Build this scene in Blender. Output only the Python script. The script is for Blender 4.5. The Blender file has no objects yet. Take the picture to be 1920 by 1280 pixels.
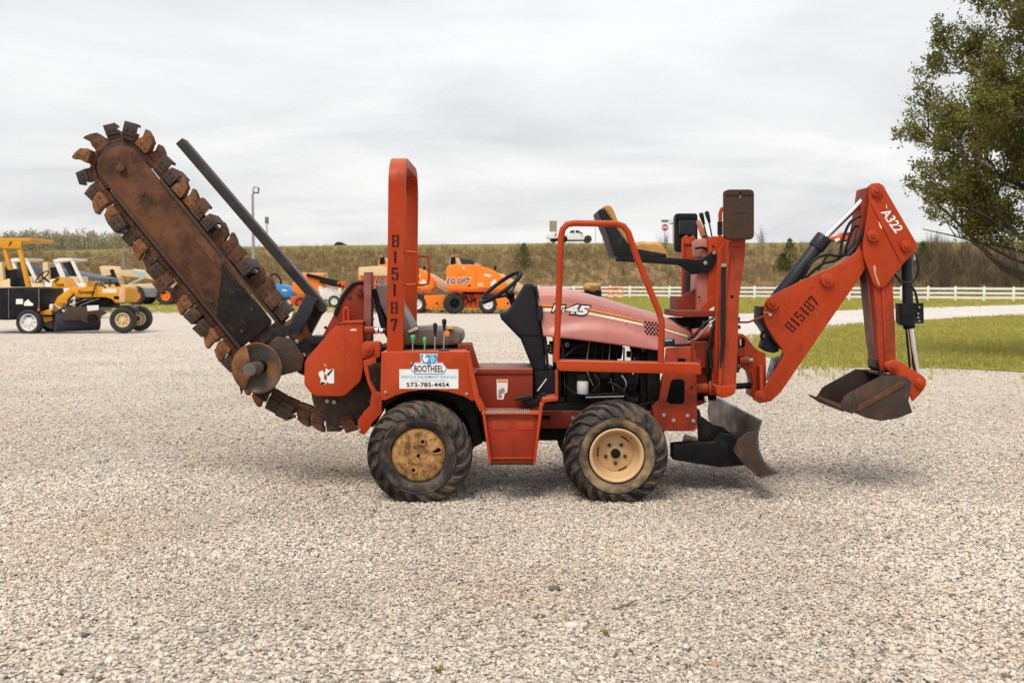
import bpy, bmesh, math, random
from math import sin, cos, pi, radians, sqrt, atan2
from mathutils import Vector, Matrix, noise as mnoise
random.seed(7)
sc = bpy.context.scene
COL = sc.collection

# ------------------------------------------------------------------ camera
FPX = 1950.0; CAMH = 1.42; PITCH = math.atan(110 / FPX)
cd = bpy.data.cameras.new('camera'); cam = bpy.data.objects.new('camera', cd); COL.objects.link(cam)
cam.location = (0, 0, CAMH); cam.rotation_euler = (pi / 2 - PITCH, 0, 0)
cd.sensor_width = 36; cd.lens = 36 * FPX / 1920; cd.clip_start = 0.1; cd.clip_end = 5000
cd.dof.use_dof = True; cd.dof.focus_distance = 6.9; cd.dof.aperture_fstop = 4.5
sc.camera = cam

# ------------------------------------------------------------------ sky: overcast
SUN_EL, SUN_AZ = radians(56), radians(205)      # azimuth from +Y clockwise: behind the camera, to the left
w = bpy.data.worlds.new('World'); sc.world = w; w.use_nodes = True
nt = w.node_tree; nt.nodes.clear(); N = nt.nodes.new; L = nt.links.new
out = N('ShaderNodeOutputWorld')
sky = N('ShaderNodeTexSky'); sky.sky_type = 'NISHITA'; sky.sun_disc = False
sky.sun_elevation = SUN_EL; sky.sun_rotation = SUN_AZ; sky.air_density = 1.5; sky.dust_density = 4
bg1 = N('ShaderNodeBackground'); bg1.inputs[1].default_value = 0.12; L(sky.outputs[0], bg1.inputs[0])
tc = N('ShaderNodeTexCoord'); sep = N('ShaderNodeSeparateXYZ'); L(tc.outputs['Generated'], sep.inputs[0])
mx = N('ShaderNodeMath'); mx.operation = 'MAXIMUM'; L(sep.outputs[2], mx.inputs[0]); mx.inputs[1].default_value = 0.0
ad = N('ShaderNodeMath'); ad.operation = 'ADD'; L(mx.outputs[0], ad.inputs[0]); ad.inputs[1].default_value = 0.16
dx = N('ShaderNodeMath'); dx.operation = 'DIVIDE'; L(sep.outputs[0], dx.inputs[0]); L(ad.outputs[0], dx.inputs[1])
dy = N('ShaderNodeMath'); dy.operation = 'DIVIDE'; L(sep.outputs[1], dy.inputs[0]); L(ad.outputs[0], dy.inputs[1])
cmb = N('ShaderNodeCombineXYZ'); L(dx.outputs[0], cmb.inputs[0]); L(dy.outputs[0], cmb.inputs[1])
mp = N('ShaderNodeMapping'); mp.inputs['Scale'].default_value = (1.0, 1.15, 1); mp.inputs['Location'].default_value = (3.1, 1.7, 0)
L(cmb.outputs[0], mp.inputs[0])
nz = N('ShaderNodeTexNoise'); nz.inputs['Scale'].default_value = 1.0; nz.inputs['Detail'].default_value = 7
nz.inputs['Roughness'].default_value = 0.52; nz.inputs['Distortion'].default_value = 0.5; L(mp.outputs[0], nz.inputs['Vector'])
cr = N('ShaderNodeValToRGB'); L(nz.outputs[0], cr.inputs[0])
cr.color_ramp.elements[0].position = 0.33; cr.color_ramp.elements[0].color = (0.40, 0.402, 0.415, 1)
cr.color_ramp.elements[1].position = 0.64; cr.color_ramp.elements[1].color = (0.545, 0.543, 0.54, 1)
bg2 = N('ShaderNodeBackground'); bg2.inputs[1].default_value = 1.0; L(cr.outputs[0], bg2.inputs[0])
mixs = N('ShaderNodeMixShader'); mixs.inputs[0].default_value = 0.93
L(bg1.outputs[0], mixs.inputs[1]); L(bg2.outputs[0], mixs.inputs[2]); L(mixs.outputs[0], out.inputs[0])

sd = bpy.data.lights.new('sun', 'SUN'); sun = bpy.data.objects.new('sun', sd); COL.objects.link(sun)
sd.energy = 1.5; sd.angle = radians(30); sd.color = (1.0, 0.93, 0.82)
sdir = Vector((sin(SUN_AZ) * cos(SUN_EL), cos(SUN_AZ) * cos(SUN_EL), sin(SUN_EL)))
sun.rotation_euler = sdir.to_track_quat('Z', 'Y').to_euler(); sun.location = sdir * 60

sc.view_settings.view_transform = 'Standard'; sc.view_settings.look = 'None'
sc.view_settings.exposure = 0.88; sc.view_settings.gamma = 1.0; sc.view_settings.use_curve_mapping = False
sc.render.engine = 'CYCLES'; sc.cycles.use_denoising = True; sc.cycles.max_bounces = 6
sc.cycles.transparent_max_bounces = 6; sc.cycles.caustics_reflective = False; sc.cycles.caustics_refractive = False

# ------------------------------------------------------------------ helpers
def W(px, py, Y):
    """world point in the vertical plane at depth Y that the photograph shows at pixel (px, py)"""
    xc = (px - 960) / FPX; yc = (640 - py) / FPX
    t = Y / (cos(PITCH) + yc * sin(PITCH))
    return Vector((xc * t, Y, CAMH + (-sin(PITCH) + yc * cos(PITCH)) * t))
def G(px, py):
    """point of the flat ground at pixel (px, py)"""
    a = W(px, py, 1.0) - Vector((0, 0, CAMH)); t = -CAMH / a.z
    return Vector((a.x * t, a.y * t, 0))
def m_per_px(Y): return Y / FPX

def catmull(pts, k=6):
    pts = [Vector(p) for p in pts]
    if len(pts) < 3: return pts
    P = [pts[0] * 2 - pts[1]] + pts + [pts[-1] * 2 - pts[-2]]; o = []
    for i in range(1, len(P) - 2):
        for j in range(k):
            t = j / k; a, b, c, d = P[i - 1], P[i], P[i + 1], P[i + 2]
            o.append(0.5 * ((2 * b) + (c - a) * t + (2 * a - 5 * b + 4 * c - d) * t * t + (3 * b - a - 3 * c + d) * t ** 3))
    o.append(pts[-1]); return o

class MB:
    def __init__(s): s.v = []; s.f = []
    def add(s, vs, fs):
        n = len(s.v); s.v += [Vector(v) for v in vs]; s.f += [tuple(i + n for i in f) for f in fs]; return s
    def prism(s, xz, y0, y1):
        n = len(xz); vs = [(x, y0, z) for x, z in xz] + [(x, y1, z) for x, z in xz]
        fs = [tuple(range(n)), tuple(range(2 * n - 1, n - 1, -1))]
        fs += [(i, i + n, (i + 1) % n + n, (i + 1) % n) for i in range(n)]
        return s.add(vs, fs)
    def pp(s, pts, Y0, Y1):
        q = [W(a, b, Y0) for a, b in pts]; return s.prism([(p.x, p.z) for p in q], Y0, Y1)
    def rect(s, x0, y0, x1, y1, Y0, Y1): return s.pp([(x0, y0), (x1, y0), (x1, y1), (x0, y1)], Y0, Y1)
    def box(s, c, d, R=None):
        c = Vector(c); vs = []
        for i in (-.5, .5):
            for j in (-.5, .5):
                for k in (-.5, .5):
                    p = Vector((i * d[0], j * d[1], k * d[2])); p = R @ p if R else p; vs.append(c + p)
        return s.add(vs, [(0, 1, 3, 2), (4, 6, 7, 5), (0, 4, 5, 1), (2, 3, 7, 6), (0, 2, 6, 4), (1, 5, 7, 3)])
    def bar(s, a, b, wd, ht, up=(0, 0, 1)):
        a = Vector(a); b = Vector(b); d = (b - a); l = d.length; d.normalize(); u = Vector(up)
        sx = d.cross(u)
        if sx.length < 1e-4: sx = d.cross(Vector((0, 1, 0)))
        sx.normalize(); u = sx.cross(d).normalized()
        R = Matrix((sx, d, u)).transposed(); return s.box((a + b) / 2, (wd, l, ht), R)
    def cyl(s, a, b, r, r2=None, n=16, caps=True):
        a = Vector(a); b = Vector(b); r2 = r if r2 is None else r2; d = (b - a).normalized()
        u = d.orthogonal().normalized(); v = d.cross(u); vs = []
        for p, q in ((a, r), (b, r2)):
            for i in range(n):
                t = 2 * pi * i / n; vs.append(p + (u * cos(t) + v * sin(t)) * q)
        fs = [(i, (i + 1) % n, (i + 1) % n + n, i + n) for i in range(n)]
        if caps: fs += [tuple(range(n - 1, -1, -1)), tuple(range(n, 2 * n))]
        return s.add(vs, fs)
    def ycyl(s, px, py, Y0, Y1, rpx, n=18, r2=None):
        p = W(px, py, Y0); r = rpx * m_per_px(Y0)
        return s.cyl(p, (p.x, Y1, p.z), r, None if r2 is None else r2 * m_per_px(Y0), n)
    def tube(s, path, r, n=8, closed=False, smooth=0):
        path = catmull(path, smooth) if smooth else [Vector(p) for p in path]
        m = len(path); rs = r if isinstance(r, (list, tuple)) else [r] * m
        if len(rs) != m: rs = [rs[0] + (rs[-1] - rs[0]) * i / (m - 1) for i in range(m)]
        u = None; vs = []
        for i, p in enumerate(path):
            if closed: d = path[(i + 1) % m] - path[i - 1]
            else: d = path[min(i + 1, m - 1)] - path[max(i - 1, 0)]
            d.normalize()
            u = d.orthogonal().normalized() if u is None else (u - d * u.dot(d)).normalized()
            v = d.cross(u)
            for k in range(n):
                t = 2 * pi * k / n; vs.append(p + (u * cos(t) + v * sin(t)) * rs[i])
        fs = []
        for i in range(m if closed else m - 1):
            j = (i + 1) % m
            for k in range(n): fs.append((i * n + k, i * n + (k + 1) % n, j * n + (k + 1) % n, j * n + k))
        if not closed: fs += [tuple(range(n - 1, -1, -1)), tuple(range((m - 1) * n, m * n))]
        return s.add(vs, fs)
    def tpx(s, pts, r, n=8, smooth=0): return s.tube([W(*p) for p in pts], r, n, False, smooth)
    def lathe(s, prof, o, ax, n=40, closed=False, caps=True):
        """prof: list of (radius, offset along axis)"""
        o = Vector(o); ax = Vector(ax).normalized(); u = ax.orthogonal().normalized(); v = ax.cross(u); m = len(prof); vs = []
        for r, h in prof:
            for i in range(n):
                t = 2 * pi * i / n; vs.append(o + ax * h + (u * cos(t) + v * sin(t)) * r)
        fs = []
        for j in range(m if closed else m - 1):
            k = (j + 1) % m
            for i in range(n): fs.append((j * n + i, j * n + (i + 1) % n, k * n + (i + 1) % n, k * n + i))
        if not closed and caps:
            if prof[0][0] > 1e-6: fs.append(tuple(range(n)))
            if prof[-1][0] > 1e-6: fs.append(tuple(range(m * n - 1, (m - 1) * n - 1, -1)))
        return s.add(vs, fs)
    def ball(s, c, r, n=10, m=7):
        rx, ry, rz = r if isinstance(r, (tuple, list)) else (r, r, r); c = Vector(c); vs = []; fs = []
        for j in range(1, m):
            a = pi * j / m
            for i in range(n):
                t = 2 * pi * i / n; vs.append(c + Vector((rx * sin(a) * cos(t), ry * sin(a) * sin(t), rz * cos(a))))
        vs += [c + Vector((0, 0, rz)), c - Vector((0, 0, rz))]; A = len(vs) - 2
        for j in range(m - 2):
            for i in range(n): fs.append((j * n + i, j * n + (i + 1) % n, (j + 1) * n + (i + 1) % n, (j + 1) * n + i))
        for i in range(n): fs += [(A, i, (i + 1) % n)[::-1], (A + 1, (m - 2) * n + (i + 1) % n, (m - 2) * n + i)[::-1]]
        return s.add(vs, fs)

WL = {}                                             # world location of every object's origin
def finish(bm, name, ang):
    me = bpy.data.meshes.new(name); bm.to_mesh(me); bm.free()
    me.polygons.foreach_set('use_smooth', [True] * len(me.polygons)); me.set_sharp_from_angle(angle=radians(ang)); return me
def part(name, mb, mat, parent=None, bevel=0.0, ang=38, seg=2, origin=None, label=None):
    vs = mb.v; lo = Vector((min(p[i] for p in vs) for i in range(3))); hi = Vector((max(p[i] for p in vs) for i in range(3)))
    o = Vector(origin) if origin else (lo + hi) / 2
    bm = bmesh.new(); bv = [bm.verts.new(p - o) for p in vs]
    for f in mb.f:
        try: bm.faces.new([bv[i] for i in f])
        except ValueError: pass
    bmesh.ops.recalc_face_normals(bm, faces=bm.faces[:])
    if bevel:
        es = [e for e in bm.edges if len(e.link_faces) == 2 and e.calc_face_angle(0) > radians(32)]
        if es: bmesh.ops.bevel(bm, geom=es, offset=bevel, segments=seg, profile=0.6, affect='EDGES', clamp_overlap=True)
    me = finish(bm, name, ang)
    ob = bpy.data.objects.new(name, me); COL.objects.link(ob); me.materials.append(mat)
    if parent is not None: ob.parent = parent; ob.location = o - WL[parent.name]
    else: ob.location = o
    WL[ob.name] = o.copy()
    if label: ob['label'] = label
    return ob
def tag(o, label=None, cat=None, group=None, kind=None):
    if label: o['label'] = label
    if cat: o['category'] = cat
    if group: o['group'] = group
    if kind: o['kind'] = kind
    return o
def thing(name, loc, label, cat, group=None):
    o = bpy.data.objects.new(name, None); COL.objects.link(o); o.location = loc; o.empty_display_size = .2
    WL[o.name] = Vector(loc); return tag(o, label, cat, group)
def dup(o, parent=None, loc=None):
    c = o.copy(); COL.objects.link(c); c.parent = parent
    if loc is not None: c.location = loc
    WL[c.name] = Vector(c.location) + (WL[parent.name] if parent else Vector())
    for ch in [x for x in o.children]: dup(ch, c)
    return c
def at_local(o, parent, world): o.parent = parent; o.location = Vector(world) - WL[parent.name]; WL[o.name] = Vector(world); return o

# ------------------------------------------------------------------ materials
def mat(name, c, rough=.55, metal=0., c2=None, ns=5., lo=.35, hi=.7, bump=0., bs=60., dirt=None, ds=3., dlo=.5, dhi=.75, damt=.8,
        dust=None, dust_amt=.0, detail=6, spec=.5, stretch=(1, 1, 1), rv=.15, rand=0.0, chips=None, streak=None):
    m = bpy.data.materials.new(name); m.use_nodes = True; nt = m.node_tree; N = nt.nodes.new; L = nt.links.new
    b = nt.nodes['Principled BSDF']; b.inputs['Metallic'].default_value = metal; b.inputs['Specular IOR Level'].default_value = spec
    tc = N('ShaderNodeTexCoord'); mp = N('ShaderNodeMapping'); L(tc.outputs['Object'], mp.inputs[0]); mp.inputs['Scale'].default_value = stretch
    oi = N('ShaderNodeObjectInfo'); vm = N('ShaderNodeVectorMath'); vm.operation = 'MULTIPLY_ADD'
    cb = N('ShaderNodeCombineXYZ'); L(oi.outputs['Random'], cb.inputs[0]); L(oi.outputs['Random'], cb.inputs[2])
    L(cb.outputs[0], vm.inputs[0]); vm.inputs[1].default_value = (37, 37, 37); L(mp.outputs[0], vm.inputs[2]); V = vm.outputs[0]
    def noise(s, d=detail, r=.6):
        n = N('ShaderNodeTexNoise'); n.inputs['Scale'].default_value = s; n.inputs['Detail'].default_value = d
        n.inputs['Roughness'].default_value = r; L(V, n.inputs['Vector']); return n.outputs[0]
    def ramp(f, a, bb):
        r = N('ShaderNodeMapRange'); r.inputs[1].default_value = a; r.inputs[2].default_value = bb; L(f, r.inputs[0]); return r.outputs[0]
    def mix(f, a, bb, amt=1.0):
        x = N('ShaderNodeMix'); x.data_type = 'RGBA'
        if amt != 1.0:
            q = N('ShaderNodeMath'); q.operation = 'MULTIPLY'; L(f, q.inputs[0]); q.inputs[1].default_value = amt; f = q.outputs[0]
        L(f, x.inputs[0])
        for s, val in ((6, a), (7, bb)):
            if isinstance(val, tuple): x.inputs[s].default_value = (*val, 1)
            else: L(val, x.inputs[s])
        return x.outputs[2]
    c2 = c2 or tuple(k * .8 for k in c)
    n1 = noise(ns); col = mix(ramp(n1, lo, hi), c, c2)
    rr = N('ShaderNodeMapRange'); rr.inputs[1].default_value = .3; rr.inputs[2].default_value = .7
    rr.inputs[3].default_value = max(.05, rough - rv); rr.inputs[4].default_value = min(1, rough + rv); L(n1, rr.inputs[0]); rfin = rr.outputs[0]
    if dirt:
        nd = noise(ds, 9, .68); fd = ramp(nd, dlo, dhi); col = mix(fd, col, dirt, damt)
        q = N('ShaderNodeMath'); q.operation = 'MULTIPLY_ADD'; L(fd, q.inputs[0]); q.inputs[1].default_value = .35 * damt; L(rfin, q.inputs[2]); rfin = q.outputs[0]
    if streak:                                      # run-off streaks down the panel
        m2 = N('ShaderNodeMapping'); m2.inputs['Scale'].default_value = (26, 26, 1.6); L(V, m2.inputs[0]); n5 = N('ShaderNodeTexNoise'); n5.inputs['Scale'].default_value = 1; n5.inputs['Detail'].default_value = 5; L(m2.outputs[0], n5.inputs['Vector'])
        col = mix(ramp(n5.outputs[0], .56, .78), col, streak, .55)
    if chips:                                       # small paint chips and scuffs
        n6 = noise(38, 5, .55); n7 = noise(4.5, 3, .5); q = N('ShaderNodeMath'); q.operation = 'MULTIPLY'; L(ramp(n6, .61, .635), q.inputs[0]); L(ramp(n7, .53, .60), q.inputs[1]); col = mix(q.outputs[0], col, chips, .85)
    if dust:
        ge = N('ShaderNodeNewGeometry'); sp = N('ShaderNodeSeparateXYZ'); L(ge.outputs['Normal'], sp.inputs[0])
        f = ramp(sp.outputs[2], .35, 1.0); col = mix(f, col, dust, dust_amt)
    if rand:
        hs = N('ShaderNodeHueSaturation'); r2 = N('ShaderNodeMapRange'); r2.inputs[3].default_value = 1 - rand; r2.inputs[4].default_value = 1 + rand
        L(oi.outputs['Random'], r2.inputs[0]); L(r2.outputs[0], hs.inputs['Value']); L(col, hs.inputs['Color']); col = hs.outputs[0]
    L(col, b.inputs['Base Color']); L(rfin, b.inputs['Roughness'])
    if bump:
        bp = N('ShaderNodeBump'); bp.inputs['Strength'].default_value = min(1, bump * 8); bp.inputs['Distance'].default_value = bump * .02
        L(noise(bs, 4), bp.inputs['Height']); L(bp.outputs[0], b.inputs['Normal'])
    return m
DUST = (.42, .37, .30)
ORANGE = mat('orange_paint', (.375, .035, .006), .48, c2=(.43, .060, .017), ns=1.7, dirt=(.17, .028, .012), ds=7, dlo=.56, dhi=.8, damt=.7, dust=(.55, .24, .15), dust_amt=.4, bump=.02, bs=25, spec=.16, chips=(.13, .05, .035), streak=(.30, .035, .012))
ORANGEW = mat('worn_orange_paint', (.40, .040, .010), .5, spec=.25, c2=(.33, .045, .017), ns=3.2, dirt=(.11, .035, .018), ds=6, dlo=.47, dhi=.68, damt=.85, dust=(.45, .28, .2), dust_amt=.4, bump=.05, bs=35, chips=(.10, .05, .035), streak=(.20, .03, .014))
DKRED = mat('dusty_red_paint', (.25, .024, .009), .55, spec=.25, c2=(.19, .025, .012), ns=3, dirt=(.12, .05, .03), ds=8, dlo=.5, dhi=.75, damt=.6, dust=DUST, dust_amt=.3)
FADED = mat('sun_faded_red_paint', (.43, .150, .128), .33, rv=.08, chips=(.28, .05, .03), c2=(.53, .215, .19), ns=1.6, dirt=(.33, .10, .07), ds=7, dlo=.62, dhi=.82, damt=.6, dust=(.7, .45, .4), dust_amt=.35)
BLACKP = mat('black_paint', (.007, .007, .009), .5, spec=.14, c2=(.016, .016, .018), ns=4, dirt=(.16, .14, .12), ds=6, dlo=.6, dhi=.85, damt=.35, dust=DUST, dust_amt=.10)
PLASTIC = mat('black_plastic', (.008, .008, .010), .5, spec=.18, c2=(.017, .017, .020), ns=3, dirt=(.12, .11, .10), ds=5, dlo=.58, dhi=.85, damt=.35, bump=.02, bs=300)
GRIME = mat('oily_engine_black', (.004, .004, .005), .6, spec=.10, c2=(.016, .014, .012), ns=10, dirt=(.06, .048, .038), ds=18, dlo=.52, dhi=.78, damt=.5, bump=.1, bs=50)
TYRE = mat('tyre_rubber', (.017, .017, .019), .7, c2=(.036, .034, .032), ns=6, dirt=(.23, .17, .11), ds=6.5, dlo=.46, dhi=.70, damt=.75, dust=(.2, .18, .16), dust_amt=.25, bump=.06, bs=60, spec=.18)
MUDTYRE = mat('muddy_tyre_wall', (.06, .052, .042), .85, c2=(.14, .10, .065), ns=7, dirt=(.34, .235, .13), ds=7, dlo=.42, dhi=.62, damt=.85, bump=.1, bs=80, spec=.2)
TAN = mat('tan_wheel_paint', (.60, .40, .21), .5, c2=(.52, .34, .175), ns=4, dirt=(.28, .16, .08), ds=9, dlo=.6, dhi=.8, damt=.6)
RUSTHUB = mat('rusty_yellow_cast_iron', (.52, .28, .085), .75, c2=(.28, .13, .045), ns=11, dirt=(.07, .033, .024), ds=15, dlo=.44, dhi=.62, damt=.9, bump=.22, bs=70)
RUST = mat('rust_brown', (.105, .040, .018), .8, c2=(.055, .023, .013), ns=10, dirt=(.25, .10, .028), ds=17, dlo=.54, dhi=.74, damt=.7, bump=.2, bs=90)
RUSTY = mat('rust_ochre', (.235, .095, .027), .78, c2=(.12, .045, .017), ns=14, dirt=(.04, .022, .016), ds=24, dlo=.50, dhi=.68, damt=.8, bump=.25, bs=90)
RUSTD = mat('dark_worn_steel', (.034, .023, .018), .6, spec=.35, c2=(.058, .030, .018), ns=10, dirt=(.21, .09, .035), ds=16, dlo=.54, dhi=.76, damt=.65, bump=.15, bs=80)
PLATE = mat('rusted_boom_plate', (.150, .056, .020), .7, c2=(.070, .030, .017), ns=3.5, spec=.3, chips=(.03, .02, .016), dirt=(.032, .021, .016), ds=5.0, dlo=.47, dhi=.64, damt=.85, bump=.10, bs=70, stretch=(1, 1, 1))
BLKPLATE = mat('scratched_black_steel', (.006, .006, .006), .45, spec=.2, c2=(.018, .015, .013), ns=7, dirt=(.10, .05, .028), ds=16, dlo=.55, dhi=.75, damt=.6, bump=.12, bs=70)
STEEL = mat('worn_blade_steel', (.095, .088, .084), .45, metal=.3, c2=(.045, .039, .035), ns=4, dirt=(.14, .085, .05), ds=7, dlo=.52, dhi=.75, damt=.7, bump=.08, bs=60, stretch=(1, 1, 2.5))
BUCKET = mat('worn_bucket_steel', (.050, .034, .026), .6, spec=.35, c2=(.032, .023, .020), ns=4, dirt=(.17, .068, .028), ds=6, dlo=.48, dhi=.74, damt=.75, bump=.06, bs=60)
CHROME = mat('chrome_rod', (.82, .82, .83), .14, metal=1., rv=.04)
BARE = mat('bare_grey_metal', (.45, .44, .42), .4, metal=.7, c2=(.3, .27, .24), ns=12)
HOSE = mat('hose_rubber', (.008, .008, .009), .42, spec=.22, c2=(.018, .018, .019), ns=8, dust=DUST, dust_amt=.10)
CYLN = mat('charcoal_cylinder_paint', (.011, .014, .020), .40, spec=.28, c2=(.024, .028, .034), ns=4, dirt=(.12, .12, .12), ds=10, dlo=.6, dhi=.8, damt=.5)
VINYL = mat('brown_vinyl', (.10, .070, .058), .42, c2=(.14, .105, .09), ns=6, dirt=(.24, .20, .17), ds=5, dlo=.55, dhi=.8, damt=.6)
TORN = mat('torn_tan_foam', (.50, .27, .085), .85, c2=(.42, .21, .055), ns=7, dirt=(.68, .42, .05), ds=9, dlo=.58, dhi=.66, damt=.8, bump=.3, bs=25)
WHITE = mat('white_vinyl_print', (.80, .80, .79), .45, c2=(.72, .72, .71), ns=8)
WPAINT = mat('white_paint', (.72, .71, .68), .5, c2=(.62, .60, .57), ns=3, dirt=(.35, .30, .25), ds=5, dlo=.58, dhi=.8, damt=.5)
INK = mat('black_print', (.005, .005, .006), .8, spec=.1)
STENCIL = mat('black_stencil_paint', (.012, .009, .008), .7, c2=(.04, .018, .012), ns=25, spec=.15)
BLUEP = mat('blue_print', (.05, .30, .62), .5); LBLUE = mat('light_blue_print', (.22, .55, .82), .5)
PORANGE = mat('orange_print', (.80, .25, .02), .5); CREAM = mat('cream_print', (.80, .74, .58), .45)
GREENK = mat('green_knob', (.06, .42, .10), .4); YELK = mat('yellow_knob', (.72, .40, .02), .4)
PADR = mat('brown_rubber_pad', (.040, .024, .018), .72, c2=(.060, .032, .020), ns=5, dirt=(.13, .06, .03), ds=6, dlo=.56, dhi=.78, damt=.6, bump=.08, bs=70, spec=.25)

# ================================================================== THE SETTING
def ground_mat(name, cols, scale, bump, bdist, big=(.9, 1.08), rough=.9, compact=None):
    """gravel: every stone a voronoi cell with its own tone and height"""
    m = bpy.data.materials.new(name); m.use_nodes = True; nt = m.node_tree; N = nt.nodes.new; L = nt.links.new
    b = nt.nodes['Principled BSDF']; b.inputs['Roughness'].default_value = rough; b.inputs['Specular IOR Level'].default_value = .25
    tc = N('ShaderNodeTexCoord')
    v = N('ShaderNodeTexVoronoi'); v.inputs['Scale'].default_value = scale; L(tc.outputs['Object'], v.inputs['Vector'])
    sp = N('ShaderNodeSeparateColor'); L(v.outputs['Color'], sp.inputs[0])
    cr = N('ShaderNodeValToRGB'); L(sp.outputs[0], cr.inputs[0]); e = cr.color_ramp.elements
    while len(e) < len(cols): e.new(.5)
    for i, (p, c) in enumerate(cols): e[i].position = p; e[i].color = (*c, 1)
    n2 = N('ShaderNodeTexNoise'); n2.inputs['Scale'].default_value = .35; n2.inputs['Detail'].default_value = 5; L(tc.outputs['Object'], n2.inputs['Vector'])
    mr = N('ShaderNodeMapRange'); mr.inputs[1].default_value = .3; mr.inputs[2].default_value = .7; mr.inputs[3].default_value = big[0]; mr.inputs[4].default_value = big[1]
    L(n2.outputs[0], mr.inputs[0])
    hs = N('ShaderNodeHueSaturation'); L(cr.outputs[0], hs.inputs['Color']); L(mr.outputs[0], hs.inputs['Value'])
    col = hs.outputs[0]
    if compact:                                     # finer, paler, driven-over gravel in the back of the yard
        sx = N('ShaderNodeSeparateXYZ'); L(tc.outputs['Object'], sx.inputs[0])
        n3 = N('ShaderNodeTexNoise'); n3.inputs['Scale'].default_value = .22; n3.inputs['Detail'].default_value = 4; L(tc.outputs['Object'], n3.inputs['Vector'])
        ma = N('ShaderNodeMath'); ma.operation = 'MULTIPLY_ADD'; L(n3.outputs[0], ma.inputs[0]); ma.inputs[1].default_value = 9; L(sx.outputs[1], ma.inputs[2])
        r3 = N('ShaderNodeMapRange'); r3.interpolation_type = 'SMOOTHSTEP'; r3.inputs[1].default_value = compact[0]; r3.inputs[2].default_value = compact[1]; L(ma.outputs[0], r3.inputs[0])
        x = N('ShaderNodeMix'); x.data_type = 'RGBA'; L(r3.outputs[0], x.inputs[0]); L(col, x.inputs[6])
        n4 = N('ShaderNodeTexNoise'); n4.inputs['Scale'].default_value = 1.3; n4.inputs['Detail'].default_value = 8; n4.inputs['Roughness'].default_value = .7; L(tc.outputs['Object'], n4.inputs['Vector'])
        c4 = N('ShaderNodeMapRange'); c4.inputs[1].default_value = .3; c4.inputs[2].default_value = .7; c4.inputs[3].default_value = .88; c4.inputs[4].default_value = 1.1; L(n4.outputs[0], c4.inputs[0])
        h4 = N('ShaderNodeHueSaturation'); h4.inputs['Color'].default_value = (.635, .565, .49, 1); L(c4.outputs[0], h4.inputs['Value']); L(h4.outputs[0], x.inputs[7]); col = x.outputs[2]
    L(col, b.inputs['Base Color'])
    ht = N('ShaderNodeMath'); ht.operation = 'MULTIPLY_ADD'; L(v.outputs['Distance'], ht.inputs[0]); ht.inputs[1].default_value = -1.2; L(sp.outputs[1], ht.inputs[2])
    bp = N('ShaderNodeBump'); bp.inputs['Strength'].default_value = bump; bp.inputs['Distance'].default_value = bdist; L(ht.outputs[0], bp.inputs['Height'])
    L(bp.outputs[0], b.inputs['Normal']); return m
GRAVEL = ground_mat('gravel_ground', [(0, (.14, .12, .10)), (.12, (.33, .29, .25)), (.55, (.49, .44, .385)), (1, (.64, .59, .52))], 40, .8, .018, compact=(12, 24))
LANE = ground_mat('pale_gravel_lane', [(0, (.47, .43, .39)), (.3, (.55, .51, .47)), (.6, (.61, .57, .53)), (1, (.68, .645, .61))], 28, .3, .01)

def mixmat(name, cols, scales, rough=.95, zgrad=None):
    m = bpy.data.materials.new(name); m.use_nodes = True; nt = m.node_tree; N = nt.nodes.new; L = nt.links.new
    b = nt.nodes['Principled BSDF']; b.inputs['Roughness'].default_value = rough; b.inputs['Specular IOR Level'].default_value = .15
    tc = N('ShaderNodeTexCoord'); last = None
    for i, s in enumerate(scales):
        n = N('ShaderNodeTexNoise'); n.inputs['Scale'].default_value = s; n.inputs['Detail'].default_value = 7; n.inputs['Roughness'].default_value = .65
        mp = N('ShaderNodeMapping'); mp.inputs['Location'].default_value = (i * 7.3, 0, i * 3.1); mp.inputs['Scale'].default_value = (1, 1, 1)
        L(tc.outputs['Object'], mp.inputs[0]); L(mp.outputs[0], n.inputs['Vector'])
        r = N('ShaderNodeMapRange'); r.inputs[1].default_value = .38; r.inputs[2].default_value = .62; L(n.outputs[0], r.inputs[0])
        x = N('ShaderNodeMix'); x.data_type = 'RGBA'; L(r.outputs[0], x.inputs[0])
        if last is None: x.inputs[6].default_value = (*cols[0], 1)
        else: L(last, x.inputs[6])
        x.inputs[7].default_value = (*cols[i + 1], 1); last = x.outputs[2]
        if i == len(scales) - 1:
            bp = N('ShaderNodeBump'); bp.inputs['Strength'].default_value = .8; bp.inputs['Distance'].default_value = .15; L(n.outputs[0], bp.inputs['Height']); L(bp.outputs[0], b.inputs['Normal'])
    if zgrad:
        sp = N('ShaderNodeSeparateXYZ'); L(tc.outputs['Object'], sp.inputs[0])
        n = N('ShaderNodeTexNoise'); n.inputs['Scale'].default_value = .12; n.inputs['Detail'].default_value = 5; L(tc.outputs['Object'], n.inputs['Vector'])
        ma = N('ShaderNodeMath'); ma.operation = 'MULTIPLY_ADD'; L(n.outputs[0], ma.inputs[0]); ma.inputs[1].default_value = 2.4; L(sp.outputs[2], ma.inputs[2])
        r = N('ShaderNodeMapRange'); r.inputs[1].default_value = zgrad[0]; r.inputs[2].default_value = zgrad[1]; L(ma.outputs[0], r.inputs[0])
        x = N('ShaderNodeMix'); x.data_type = 'RGBA'; L(r.outputs[0], x.inputs[0]); L(last, x.inputs[6]); x.inputs[7].default_value = (*zgrad[2], 1); last = x.outputs[2]
    L(last, b.inputs['Base Color']); return m
GRASSM = mixmat('spring_grass', [(.30, .275, .045), (.38, .315, .085), (.19, .21, .03)], [.35, 3.0])
BANKM = mixmat('dry_bank_grass', [(.255, .172, .082), (.19, .122, .060), (.315, .225, .108)], [.35, 2.2], zgrad=(6.0, 7.6, (.215, .195, .06)))
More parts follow.
